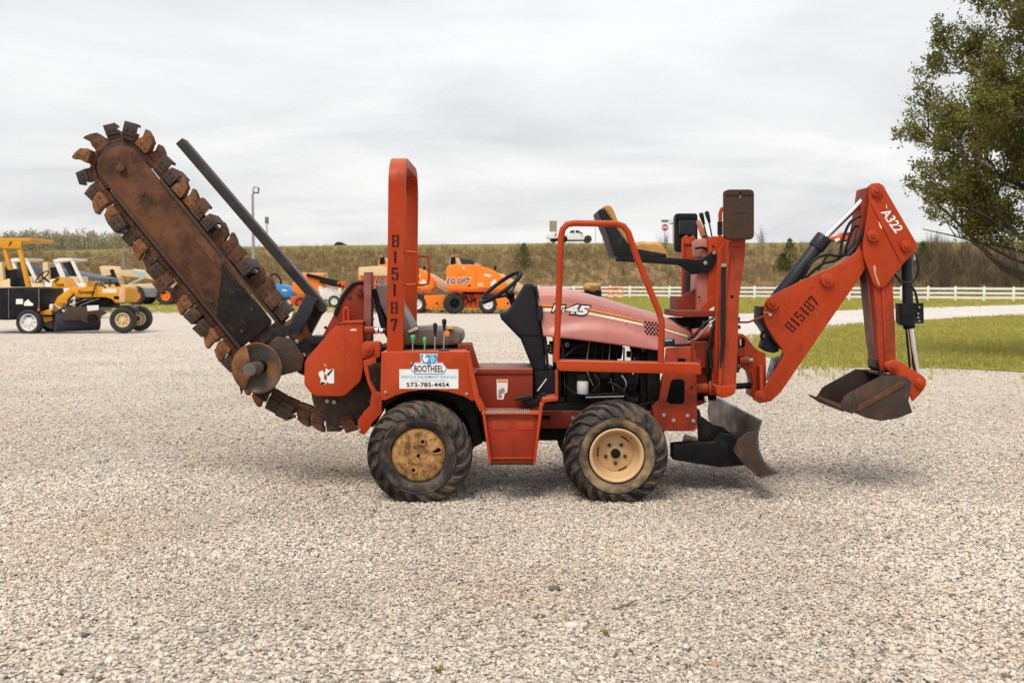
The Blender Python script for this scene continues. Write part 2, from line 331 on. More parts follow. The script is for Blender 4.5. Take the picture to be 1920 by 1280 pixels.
ROADM = mat('asphalt_road', (.09, .09, .09), .9)

def leafmat(name, stops, trans=.35, rough=.6):
    m = bpy.data.materials.new(name); m.use_nodes = True; nt = m.node_tree; N = nt.nodes.new; L = nt.links.new
    b = nt.nodes['Principled BSDF']; o = nt.nodes['Material Output']; b.inputs['Roughness'].default_value = rough; b.inputs['Specular IOR Level'].default_value = .25
    at = N('ShaderNodeAttribute'); at.attribute_name = 'tone'
    oi = N('ShaderNodeObjectInfo'); ad = N('ShaderNodeMath'); ad.operation = 'ADD'; L(at.outputs['Fac'], ad.inputs[0])
    fr = N('ShaderNodeMath'); fr.operation = 'FRACT'; L(oi.outputs['Random'], ad.inputs[1]); L(ad.outputs[0], fr.inputs[0])
    cr = N('ShaderNodeValToRGB'); L(fr.outputs[0], cr.inputs[0]); e = cr.color_ramp.elements
    while len(e) < len(stops): e.new(.5)
    for i, c in enumerate(stops): e[i].position = i / (len(stops) - 1); e[i].color = (*c, 1)
    L(cr.outputs[0], b.inputs['Base Color'])
    t = N('ShaderNodeBsdfTranslucent'); L(cr.outputs[0], t.inputs[0]); mx = N('ShaderNodeMixShader'); mx.inputs[0].default_value = trans
    L(b.outputs[0], mx.inputs[1]); L(t.outputs[0], mx.inputs[2]); L(mx.outputs[0], o.inputs[0]); return m
BLADEM = leafmat('grass_blade', [(.36, .35, .06), (.48, .43, .10), (.60, .50, .18), (.25, .28, .045), (.52, .44, .11)])
DRYM = leafmat('dry_weed_stem', [(.33, .245, .12), (.22, .155, .08), (.43, .335, .175), (.14, .10, .055), (.31, .235, .11), (.22, .165, .07)], .2)
BRUSHM = leafmat('bare_brush_twig', [(.085, .06, .045), (.13, .09, .06), (.10, .085, .04)], .1)

def sheet(name, pts, z, m, rough_edge=0., step=.5, kind='structure'):
    """flat sheet with an uneven outline"""
    q = []
    for i in range(len(pts)):
        a = Vector(pts[i]); b = Vector(pts[(i + 1) % len(pts)]); n = max(1, int((b - a).length / step)) if rough_edge else 1
        n = min(n, 400)
        for k in range(n):
            p = a.lerp(b, k / n)
            if rough_edge:
                v = mnoise.noise_vector(Vector((p.x * .45, p.y * .45, 3.3))) + .6 * mnoise.noise_vector(Vector((p.x * 1.7, p.y * 1.7, 9.1))); p = p + Vector((v.x, v.y, 0)) * rough_edge
            q.append((p.x, p.y, z))
    mb = MB().add(q, [tuple(range(len(q)))]); o = part(name, mb, m, origin=(0, 0, 0)); o['kind'] = kind
    return o

S = 1600
mb = MB().add([(-S, -60, 0), (S, -60, 0), (S, S, 0), (-S, S, 0)], [(0, 1, 2, 3)])
ground = tag(part('gravel_ground', mb, GRAVEL, origin=(0, 0, 0)), kind='structure')

# pale lane that leaves the yard to the right, beyond the near grass
lane_lo = [G(1398, 640), G(1460, 624), G(1527, 615), G(1700, 600.5), G(1920, 589)]
lane_hi = [G(1920, 571.5), G(1700, 577.5), G(1527, 584), G(1398, 588.5), G(1250, 590), G(1000, 592)]
dirv = (lane_lo[-1] - lane_lo[-2]).normalized(); dirh = (lane_hi[0] - lane_hi[1]).normalized()
lane = sheet('gravel_lane', lane_lo + [lane_lo[-1] + dirv * 70, lane_hi[0] + dirh * 70] + lane_hi[:4] + [G(1300, 590), G(1290, 640)], .004, LANE, .2, .4)
# near grass: between the yard and the lane
ng = [G(1400, 641), G(1462, 625.5), G(1527, 616), G(1700, 601.5), G(1920, 590)]
near_grass = sheet('near_grass', ng + [ng[-1] + dirv * 60, Vector((60, 22, 0)), Vector((34, 15.2, 0)), G(1920, 698), G(1760, 690), G(1600, 688), G(1500, 683), G(1440, 668), G(1402, 652)], .010, GRASSM, .28, .3)
# far grass: foot of the bank, behind the yard and the lane
fg = [G(1920, 571), G(1700, 577), G(1527, 583.5), G(1398, 588), G(1300, 590.5), G(1200, 588), G(1000, 585.5), G(760, 580), G(500, 574.5), G(250, 572), G(0, 571)]
far_grass = sheet('far_grass', [Vector((230, 60, 0)), fg[0] + dirh * 60] + fg + [Vector((-140, 70, 0)), Vector((-240, 230, 0)), Vector((230, 150, 0))], .008, GRASSM, .5, .7)

# embankment that carries the highway
TOPL = [(-330, 300, 6.6), (-160, 212, 6.5), (-95, 180, 6.55), (-45, 152, 6.6), (0, 142, 6.72), (40, 139, 6.75), (90, 138, 6.7), (200, 138, 6.7)]
def bank_line(x):
    for a, b in zip(TOPL, TOPL[1:]):
        if a[0] <= x <= b[0]:
            t = (x - a[0]) / (b[0] - a[0]); return a[1] + (b[1] - a[1]) * t, a[2] + (b[2] - a[2]) * t
    return TOPL[-1][1:]
mb = MB(); xs = [-330 + i * 2.2 for i in range(241)]; prof = [(-34, .02), (-31, .25), (-26, 1.3), (-20, 2.6), (-14, 4.0), (-8, 5.35), (-4, 6.2), (-2, 6.52), (-1, 6.63), (0, 6.7), (3, 6.75), (12, 6.75), (20, 6.4), (45, 0)]
vs = []
for x in xs:
    y0, h = bank_line(x)
    for dy_, z in prof:
        k = mnoise.noise(Vector((x * .06, dy_ * .1, 0))) * .45 + mnoise.noise(Vector((x * .3, dy_ * .35, 4))) * .16
        amp = min(1, z / 2) * (1 if dy_ < -3 else .25)
        vs.append((x, y0 + dy_, z * h / 6.7 + k * amp))
n = len(prof); fs = [(i * n + j, (i + 1) * n + j, (i + 1) * n + j + 1, i * n + j + 1) for i in range(len(xs) - 1) for j in range(n - 1)]
bank = tag(part('embankment', mb.add(vs, fs), BANKM, origin=(0, 0, 0), ang=180), kind='structure')
mb = MB(); vs = []
for x in xs:
    y0, h = bank_line(x); vs += [(x, y0 + 4.2, h + .14), (x, y0 + 11.5, h + .16)]
mb.add(vs, [(2 * i, 2 * i + 2, 2 * i + 3, 2 * i + 1) for i in range(len(xs) - 1)])
tag(part('highway', mb, ROADM, origin=(0, 0, 0)), kind='structure')

# ------------------------------------------------------------------ scatter
def tone_attr(me, vals):
    a = me.attributes.new('tone', 'FLOAT', 'POINT'); a.data.foreach_set('value', vals)
def scatter(name, emitter_me, sources, label, cat, m_scale=(.6, 1.4), tilt=.25, full_rot=False, seed=1, dens_attr='den', flat=1.0):
    ob = bpy.data.objects.new(name, emitter_me); COL.objects.link(ob); tag(ob, label, cat, kind='stuff'); WL[ob.name] = Vector()
    c = bpy.data.collections.new(name + '_sources')
    for s_ in sources: c.objects.link(s_)
    t = bpy.data.node_groups.new(name + '_scatter', 'GeometryNodeTree')
    t.interface.new_socket('Geometry', in_out='INPUT', socket_type='NodeSocketGeometry'); t.interface.new_socket('Geometry', in_out='OUTPUT', socket_type='NodeSocketGeometry')
    N = t.nodes.new; L = t.links.new; gi = N('NodeGroupInput'); go = N('NodeGroupOutput')
    d = N('GeometryNodeDistributePointsOnFaces'); d.inputs['Seed'].default_value = seed
    na = N('GeometryNodeInputNamedAttribute'); na.data_type = 'FLOAT'; na.inputs['Name'].default_value = dens_attr
    L(na.outputs[0], d.inputs['Density']); L(gi.outputs[0], d.inputs['Mesh'])
    ci = N('GeometryNodeCollectionInfo'); ci.inputs['Collection'].default_value = c; ci.inputs['Separate Children'].default_value = True; ci.inputs['Reset Children'].default_value = True
    ip = N('GeometryNodeInstanceOnPoints'); L(d.outputs['Points'], ip.inputs['Points']); L(ci.outputs[0], ip.inputs['Instance']); ip.inputs['Pick Instance'].default_value = True
    rv = N('FunctionNodeRandomValue'); rv.data_type = 'FLOAT_VECTOR'; a = pi if full_rot else tilt
    rv.inputs[0].default_value = (-a, -a, 0); rv.inputs[1].default_value = (a, a, 2 * pi)
    L(rv.outputs[0], ip.inputs['Rotation'])
    rs = N('FunctionNodeRandomValue'); rs.data_type = 'FLOAT'; rs.inputs[2].default_value = m_scale[0]; rs.inputs[3].default_value = m_scale[1]; rs.inputs['Seed'].default_value = 5
    L(rs.outputs[1], ip.inputs['Scale']); L(ip.outputs[0], go.inputs[0])
    md = ob.modifiers.new('scatter', 'NODES'); md.node_group = t
    return ob
def grid_emitter(name, xs, ys, zfun, den):
    vs = [(x, y, zfun(x, y)) for y in ys for x in xs]; nx = len(xs)
    fs = [(j * nx + i, j * nx + i + 1, (j + 1) * nx + i + 1, (j + 1) * nx + i) for j in range(len(ys) - 1) for i in range(nx - 1)]
    fs = [f for f in fs if sum(den(vs[k][0], vs[k][1]) for k in f) > 0]
    used = sorted({k for f in fs for k in f}); mp = {k: i for i, k in enumerate(used)}
    me = bpy.data.meshes.new(name); me.from_pydata([vs[k] for k in used], [], [tuple(mp[k] for k in f) for f in fs])
    a = me.attributes.new('den', 'FLOAT', 'POINT'); a.data.foreach_set('value', [den(vs[k][0], vs[k][1]) for k in used]); return me

# gravel stones
def stone(i):
    bm = bmesh.new(); bmesh.ops.create_icosphere(bm, subdivisions=1, radius=.5); rnd = random.Random(i)
    k = Vector((rnd.uniform(.8, 1.3), rnd.uniform(.65, 1.0), rnd.uniform(.42, .7)))
    for v in bm.verts:
        v.co *= 1 + rnd.uniform(-.2, .18); v.co = Vector((v.co.x * k.x, v.co.y * k.y, v.co.z * k.z))
    bmesh.ops.subdivide_edges(bm, edges=bm.edges[:], cuts=1, smooth=.35, use_grid_fill=True) if i % 2 else None
    me = finish(bm, 'stone', 48); me.materials.append(STONEM)
    return bpy.data.objects.new('stone', me)
def stonemat():
    m = bpy.data.materials.new('gravel_stone'); m.use_nodes = True; nt = m.node_tree; N = nt.nodes.new; L = nt.links.new
    b = nt.nodes['Principled BSDF']; b.inputs['Roughness'].default_value = .85; b.inputs['Specular IOR Level'].default_value = .25
    oi = N('ShaderNodeObjectInfo'); cr = N('ShaderNodeValToRGB'); L(oi.outputs['Random'], cr.inputs[0]); e = cr.color_ramp.elements
    st = [(0, (.08, .07, .06)), (.04, (.22, .19, .16)), (.14, (.43, .37, .31)), (.42, (.59, .515, .435)), (.66, (.665, .585, .495)), (.8, (.56, .45, .34)), (.88, (.48, .445, .41)), (.99, (.78, .71, .62)), (1, (.45, .24, .13))]
    while len(e) < len(st): e.new(.5)
    for i, (p, c) in enumerate(st): e[i].position = p; e[i].color = (*c, 1)
    tc = N('ShaderNodeTexCoord'); n = N('ShaderNodeTexNoise'); n.inputs['Scale'].default_value = 3; n.inputs['Detail'].default_value = 6; L(tc.outputs['Object'], n.inputs['Vector'])
    ge = N('ShaderNodeNewGeometry'); n2 = N('ShaderNodeTexNoise'); n2.inputs['Scale'].default_value = .5; n2.inputs['Detail'].default_value = 4; L(ge.outputs['Position'], n2.inputs['Vector'])
    mm = N('ShaderNodeMath'); mm.operation = 'MULTIPLY_ADD'; L(n.outputs[0], mm.inputs[0]); mm.inputs[1].default_value = .5
    m3 = N('ShaderNodeMath'); m3.operation = 'MULTIPLY_ADD'; L(n2.outputs[0], m3.inputs[0]); m3.inputs[1].default_value = .9; m3.inputs[2].default_value = .32
    L(m3.outputs[0], mm.inputs[2]); hs = N('ShaderNodeHueSaturation'); L(cr.outputs[0], hs.inputs['Color']); L(mm.outputs[0], hs.inputs['Value']); 
    n5 = N('ShaderNodeTexNoise'); n5.inputs['Scale'].default_value = .42; n5.inputs['Detail'].default_value = 6; n5.inputs['Roughness'].default_value = .65; n5.inputs['Distortion'].default_value = .6
    mp5 = N('ShaderNodeMapping'); mp5.inputs['Location'].default_value = (2.2, 5.1, 0); mp5.inputs['Scale'].default_value = (.55, 1.1, 1); L(ge.outputs['Position'], mp5.inputs[0]); L(mp5.outputs[0], n5.inputs['Vector'])
    r5 = N('ShaderNodeMapRange'); r5.inputs[1].default_value = .50; r5.inputs[2].default_value = .70; r5.inputs[4].default_value = .6; L(n5.outputs[0], r5.inputs[0])
    x5 = N('ShaderNodeMix'); x5.data_type = 'RGBA'; x5.blend_type = 'MULTIPLY'; L(r5.outputs[0], x5.inputs[0]); L(hs.outputs[0], x5.inputs[6]); x5.inputs[7].default_value = (.86, .66, .47, 1); L(x5.outputs[2], b.inputs['Base Color'])
    return m
STONEM = stonemat()
def inside_grass(x, y):
    if y < 12.5 or x < 3: return 0
    # left/near boundary of the near grass in the yard
    p = W(960, 640, 1)
    py = 530 + CAMH * FPX / y; px = 960 + FPX * x / y
    return 1 if (py < 686 and px > 1440 + (686 - py) * -.2) else 0
def gden(x, y):
    d = sqrt(x * x + y * y)
    if abs(x) > .62 * y + .8 or inside_grass(x, y) > 0 and y > 16.5: return 0.
    b = 4500 if d < 6 else 4500 * (6 / d) ** 2.1
    k = .85 + .75 * mnoise.noise(Vector((x * .45, y * .9, 0)))
    return b * max(.3, k) * (0 if d > 30 else 1)
me = grid_emitter('gravel_stones', [-17 + i * .5 for i in range(70)], [2.6 + i * .4 for i in range(70)], lambda x, y: .004, gden)
scatter('gravel_stones', me, [stone(i) for i in range(7)], 'loose pale gravel stones covering the yard', 'gravel', (.006, .0255), .5, seed=3)
me = grid_emitter('coarse_gravel', [-5 + i * .5 for i in range(21)], [2.6 + i * .4 for i in range(22)], lambda x, y: .008, lambda x, y: 0. if abs(x) > .6 * y + .6 else 26 * (.4 + mnoise.noise(Vector((x, y, 5)))))
scatter('coarse_gravel', me, [stone(20 + i) for i in range(4)], 'larger pebbles scattered over the gravel', 'gravel', (.026, .042), .4, seed=9)

def fden(x, y):
    d = sqrt(x * x + y * y)
    if abs(x) > .6 * y + .6 or d > 11: return 0.
    k = .5 + 1.6 * mnoise.noise(Vector((x * .55 + 4, y * .9, 12))) + .7 * mnoise.noise(Vector((x * 1.6, y * 2.2, 3)))
    return max(0., k) * (5200 if d < 6 else 5200 * (6 / d) ** 3)
me = grid_emitter('fine_gravel', [-7 + i * .25 for i in range(57)], [2.6 + i * .25 for i in range(34)], lambda x, y: .012, fden)
scatter('fine_gravel', me, [stone(40 + i) for i in range(4)], 'fine gravel grit lying in patches between the stones', 'gravel', (.004, .013), .5, seed=11)

def tuft(name, nb, h, spread, wd, m, seed, curl=.35):
    r = random.Random(seed); vs = []; fs = []; tn = []
    for i in range(nb):
        a = r.uniform(0, 2 * pi); q = r.uniform(0, spread); bx, by = cos(a) * q, sin(a) * q; hh = h * r.uniform(.5, 1.1); a2 = a + r.uniform(-1, 1); c = curl * hh * r.uniform(.2, 1.2); t = r.random() * .6
        px_, py_ = -sin(a2) * wd, cos(a2) * wd; k = len(vs)
        for f, ww in ((0, 1), (.55, .8), (1, .12)):
            ox, oy = cos(a2) * c * f * f, sin(a2) * c * f * f
            vs += [(bx + ox - px_ * ww, by + oy - py_ * ww, hh * f), (bx + ox + px_ * ww, by + oy + py_ * ww, hh * f)]; tn += [t, t]
        fs += [(k, k + 1, k + 3, k + 2), (k + 2, k + 3, k + 5, k + 4)]
    me = bpy.data.meshes.new(name); me.from_pydata(vs, [], fs); tone_attr(me, tn); me.materials.append(m); return bpy.data.objects.new(name, me)
def ngden(x, y):
    px = 960 + FPX * x / y; py = 530 + CAMH * FPX / y
    lo = 589.5 + max(0, 1920 - px) * .062 + max(0, 1560 - px) * .07
    hi = 690 - max(0, 1520 - px) * .25
    if px < 1405 or px > 2250 or py > hi + 34 or py < lo: return 0.
    e = 1 if py < hi else .25 if py < hi + 7 else .05 * max(0, 1 + 3 * mnoise.noise(Vector((x * .8, y * .8, 6))))
    return e * 190 * max(.15, .65 + mnoise.noise(Vector((x * .3, y * .3, 2)))) * (18 / y)
me = grid_emitter('near_grass_blades', [3 + i * .45 for i in range(75)], [15 + i * .45 for i in range(66)], lambda x, y: .01, ngden)
scatter('near_grass_blades', me, [tuft('tuft', 9, .085, .05, .0045, BLADEM, 30 + i) for i in range(5)], 'uneven short spring grass growing beside the gravel lane', 'grass', (.35, 1.35), .25)
def fgden(x, y):
    px = 960 + FPX * x / y; py = 530 + CAMH * FPX / y
    lo = 572 + max(0, min(1920, 1920 - px)) * .03
    if px < -60 or px > 2050 or py > min(lo, 588) - 1 or y > 112: return 0.
    return 9 * max(.2, .7 + mnoise.noise(Vector((x * .1, y * .1, 7))))
me = grid_emitter('far_grass_blades', [-62 + i * 2.0 for i in range(63)], [46 + i * 2.0 for i in range(34)], lambda x, y: .01, fgden)
scatter('far_grass_blades', me, [tuft('tuft', 12, .12, .22, .012, BLADEM, 60 + i) for i in range(4)], 'grass strip along the foot of the bank', 'grass', (.6, 1.4), .2)
# dry weeds on the bank
vs = []; den = []
ys_ = [p[0] for p in prof][1:10]
bx = [-100 + i * 2.2 for i in range(95)]
for x in bx:
    y0, h = bank_line(x)
    for dy_, z in prof[:11]:
        k = mnoise.noise(Vector((x * .06, dy_ * .1, 0))) * .45; vs.append((x, y0 + dy_, z * h / 6.7 + k * min(1, z / 2)))
        den.append((4.0 if dy_ < -7 else 1.2 if dy_ < -5 else .0) * max(.15, .75 + 1.0 * mnoise.noise(Vector((x * .07, dy_ * .12, 3)))))
me = bpy.data.meshes.new('bank_weeds'); n = 11
me.from_pydata(vs, [], [(i * n + j, (i + 1) * n + j, (i + 1) * n + j + 1, i * n + j + 1) for i in range(len(bx) - 1) for j in range(n - 1)])
a = me.attributes.new('den', 'FLOAT', 'POINT'); a.data.foreach_set('value', den)
scatter('bank_weeds', me, [tuft('weed', 16, .75, .4, .016, DRYM, 80 + i, .5) for i in range(6)], 'dry brown weeds and grass on the embankment slope', 'weeds', (.45, 1.35), .25)

# ------------------------------------------------------------------ fence
FA = Vector((2.6, 100.8, 0)); FB = Vector((52, 65.7, 0)); fd = (FB - FA).normalized(); nf = int((FB - FA).length / 2.0)
fence = thing('rail_fence', FA, 'long white three-rail board fence along the foot of the bank', 'fence')
FW = mat('white_fence_board', (.80, .79, .76), .5, c2=(.72, .70, .66), ns=2)
p0 = MB().box((0, 0, .56), (.16, .16, 1.12)).add([(-.085, -.085, 1.12), (.085, -.085, 1.12), (.085, .085, 1.12), (-.085, .085, 1.12), (0, 0, 1.19)], [(0, 1, 4), (1, 2, 4), (2, 3, 4), (3, 0, 4), (3, 2, 1, 0)])
post = part('post', p0, FW, bevel=.008, origin=(0, 0, 0)); at_local(post, fence, FA); post.rotation_euler.z = atan2(fd.y, fd.x)
r0 = MB().box((1.0, 0, 0), (1.84, .05, .165)); rail = part('rail', r0, FW, bevel=.006, origin=(0, 0, 0)); at_local(rail, fence, FA + Vector((0, 0, .30))); rail.rotation_euler.z = atan2(fd.y, fd.x)
for i in range(nf + 1):
    p = FA + fd * 2.0 * i
    if i:
        o = post.copy(); COL.objects.link(o); at_local(o, fence, p - Vector((0, 0, random.uniform(0, .05)))); o.rotation_euler.x = random.uniform(-.02, .02); o.rotation_euler.y = random.uniform(-.02, .02)
    if i < nf:
        for z in (.30, .64, .98):
            if i == 0 and z == .30: continue
            o = rail.copy(); COL.objects.link(o); at_local(o, fence, p + Vector((0, 0, z + random.uniform(-.015, .015)))); o.rotation_euler.y = random.uniform(-.008, .008)

# ================================================================== THE TRENCHER
T = thing('ride_on_trencher', (0.1, 7.25, 0), 'orange ride-on trencher with raised rusty digging chain and rear backhoe on the gravel', 'trencher')
X_, Z_ = Vector((1, 0, 0)), Vector((0, 0, 1))
def text(name, s, m, parent, px, py, Y, wpx, hpx, ang=0., shear=0., bold=0., arch=None, eps=.002, label=None):
    """flat lettering facing the camera side, fitted to wpx x hpx pixels at depth Y, centred on (px, py)"""
    cu = bpy.data.curves.new(name, 'FONT'); cu.body = s; cu.size = 1; cu.shear = shear; cu.offset = bold; cu.resolution_u = 3; cu.align_x = 'CENTER'
    o = bpy.data.objects.new(name, cu); COL.objects.link(o); bpy.context.view_layer.update()
    me = bpy.data.meshes.new_from_object(o.evaluated_get(bpy.context.evaluated_depsgraph_get())); bpy.data.objects.remove(o); bpy.data.curves.remove(cu)
    vs = [v.co.copy() for v in me.vertices]; fs = [tuple(p.vertices) for p in me.polygons]; bpy.data.meshes.remove(me)
    x0, x1 = min(v.x for v in vs), max(v.x for v in vs); y0, y1 = min(v.y for v in vs), max(v.y for v in vs); k = m_per_px(Y)
    c = W(px, py, Y - eps); mb = MB(); q = []
    for v in vs:
        u = ((v.x - x0) / (x1 - x0) - .5) * wpx * k; t = ((v.y - y0) / (y1 - y0) - .5) * hpx * k
        q.append(c + X_ * (u * cos(ang) - t * sin(ang)) + Z_ * (u * sin(ang) + t * cos(ang)))
    mb.add(q, fs); return part(name, mb, m, parent, label=label)
ST = {'8': [[(.12, 0), (.43, 0), (.43, .22), (.27, .22), (.25, .28), (.25, .62), (.30, .70), (.43, .70), (.43, .90), (.30, .90), (.25, .98), (.25, 1.32), (.27, 1.38), (.43, 1.38), (.43, 1.6), (.12, 1.6), (.02, 1.48), (.02, .92), (.1, .80), (.02, .68), (.02, .12)]],
      '1': [[(.34, 0), (.66, 0), (.66, 1.6), (.34, 1.6)]],
      '5': [[(.05, .78), (.43, .78), (.43, 1.0), (.3, 1.0), (.3, 1.36), (.95, 1.36), (.95, 1.6), (.05, 1.6)], [(.57, 1.0), (.82, 1.0), (.97, .86), (.97, .14), (.85, 0), (.57, 0), (.57, .22), (.7, .22), (.72, .28), (.72, .72), (.69, .78), (.57, .78)], [(.05, .14), (.17, 0), (.43, 0), (.43, .22), (.30, .22), (.28, .28), (.28, .44), (.05, .44)]],
      '7': [[(.05, 1.15), (.05, 1.6), (.95, 1.6), (.95, 1.35), (.58, 0), (.28, 0), (.66, 1.36), (.28, 1.36), (.28, 1.15)]]}
ST['8'].append([(1 - x, y) for x, y in ST['8'][0]][::-1])
def stencil(ch, parent, px, py, Y, wpx, hpx, ang=0., eps=.002):
    mb = MB(); c = W(px, py, Y - eps); k = m_per_px(Y)
    for poly in ST[ch]:
        q = []
        for x, y in poly:
            u = (x - .5) * wpx * k; t = (y / 1.6 - .5) * hpx * k
            q.append(c + X_ * (u * cos(ang) - t * sin(ang)) + Z_ * (u * sin(ang) + t * cos(ang)))
        mb.add(q, [tuple(range(len(q)))])
    return part('stencilled_digit', mb, STENCIL, parent)
def sticker(name, pts, Y, m, parent, eps=.002, label=None):
    q = [W(a, b, Y - eps) for a, b in pts]; return part(name, MB().add(q, [tuple(range(len(q)))]), m, parent, label=label)
def rrect(x0, y0, x1, y1, r, k=4):
    o = []
    for cx, cy, a0 in ((x1 - r, y0 + r, -90), (x1 - r, y1 - r, 0), (x0 + r, y1 - r, 90), (x0 + r, y0 + r, 180)):
        for i in range(k + 1):
            a = radians(a0 + 90 * i / k); o.append((cx + r * cos(a), cy + r * sin(a)))
    return o
def bolts(parent, pts, Y, r=3.2, m=None, d=.012, name='bolt'):
    for a, b in pts: part(name, MB().ycyl(a, b, Y - d, Y + .004, r, 6), m or BARE, parent, bevel=.001)
def pin(parent, px, py, Y, r, m=None, d=.03, inner=True, Y1=None):
    o = part('pin_boss', MB().ycyl(px, py, Y - d, (Y1 or Y) + .004, r, 22), m or ORANGE, parent, bevel=.004)
    if inner: part('pin_bolt', MB().ycyl(px, py, Y - d - .012, Y - d + .004, r * .45, 6), ORANGEW if m is None else RUSTD, parent, bevel=.002)
    return o

# ------------------------------------------------------------------ wheels
def tyre_prof(y):                                   # outer radius of the carcass at lateral offset y (half width .15)
    a = abs(y); return .318 - .006 * (a / .07) ** 2 if a < .07 else .312 - .067 * ((a - .07) / .08) ** 2.6
R_T = .318
def make_tyre():
    mb = MB(); pr = [(.172, -.10), (.185, -.128), (.205, -.146), (.225, -.152), (.245, -.15)]
    for i in range(1, 14): y = -.15 + .3 * i / 14; pr.append((tyre_prof(y), y))
    pr += [(.245, .15), (.225, .152), (.205, .146), (.185, .128), (.172, .10)]
    mb.lathe(pr, (0, 0, 0), (0, 1, 0), 72, closed=True)
    NL = 21
    for side in (-1, 1):
        for i in range(NL):
            th0 = 2 * pi * (i + (.5 if side > 0 else 0)) / NL; rows = []; S_ = 9
            for j in range(S_ + 1):
                t = j / S_; y = side * (-.012 + .158 * t); y = max(-.149, min(.149, y))
                th = th0 + .62 * t ** 1.25; r = tyre_prof(y); hgt = .026 * (1 if t < .85 else 1 - (t - .85) * 3.0)
                ny = max(0, (abs(y) - .06) / .09) * side; nr = sqrt(max(.05, 1 - min(.95, abs(ny)) ** 2)); ny = max(-.9, min(.9, ny))
                wd = .0185 * (1.0 + .3 * t) / r; row = []
                for q, e in ((-1, -.004), (-.62, hgt), (.62, hgt), (1, -.004)):
                    rr = r + nr * e; yy = y + ny * e; a = th + q * wd; row.append(Vector((rr * sin(a), yy, rr * cos(a))))
                rows.append(row)
            vs = [p for r_ in rows for p in r_]; fs = []
            for j in range(S_):
                for q in range(3): fs.append((j * 4 + q, j * 4 + q + 1, j * 4 + q + 5, j * 4 + q + 4))
            fs += [(0, 1, 2, 3), (S_ * 4 + 3, S_ * 4 + 2, S_ * 4 + 1, S_ * 4)]; mb.add(vs, fs)
    return mb
tyre_mb = make_tyre()
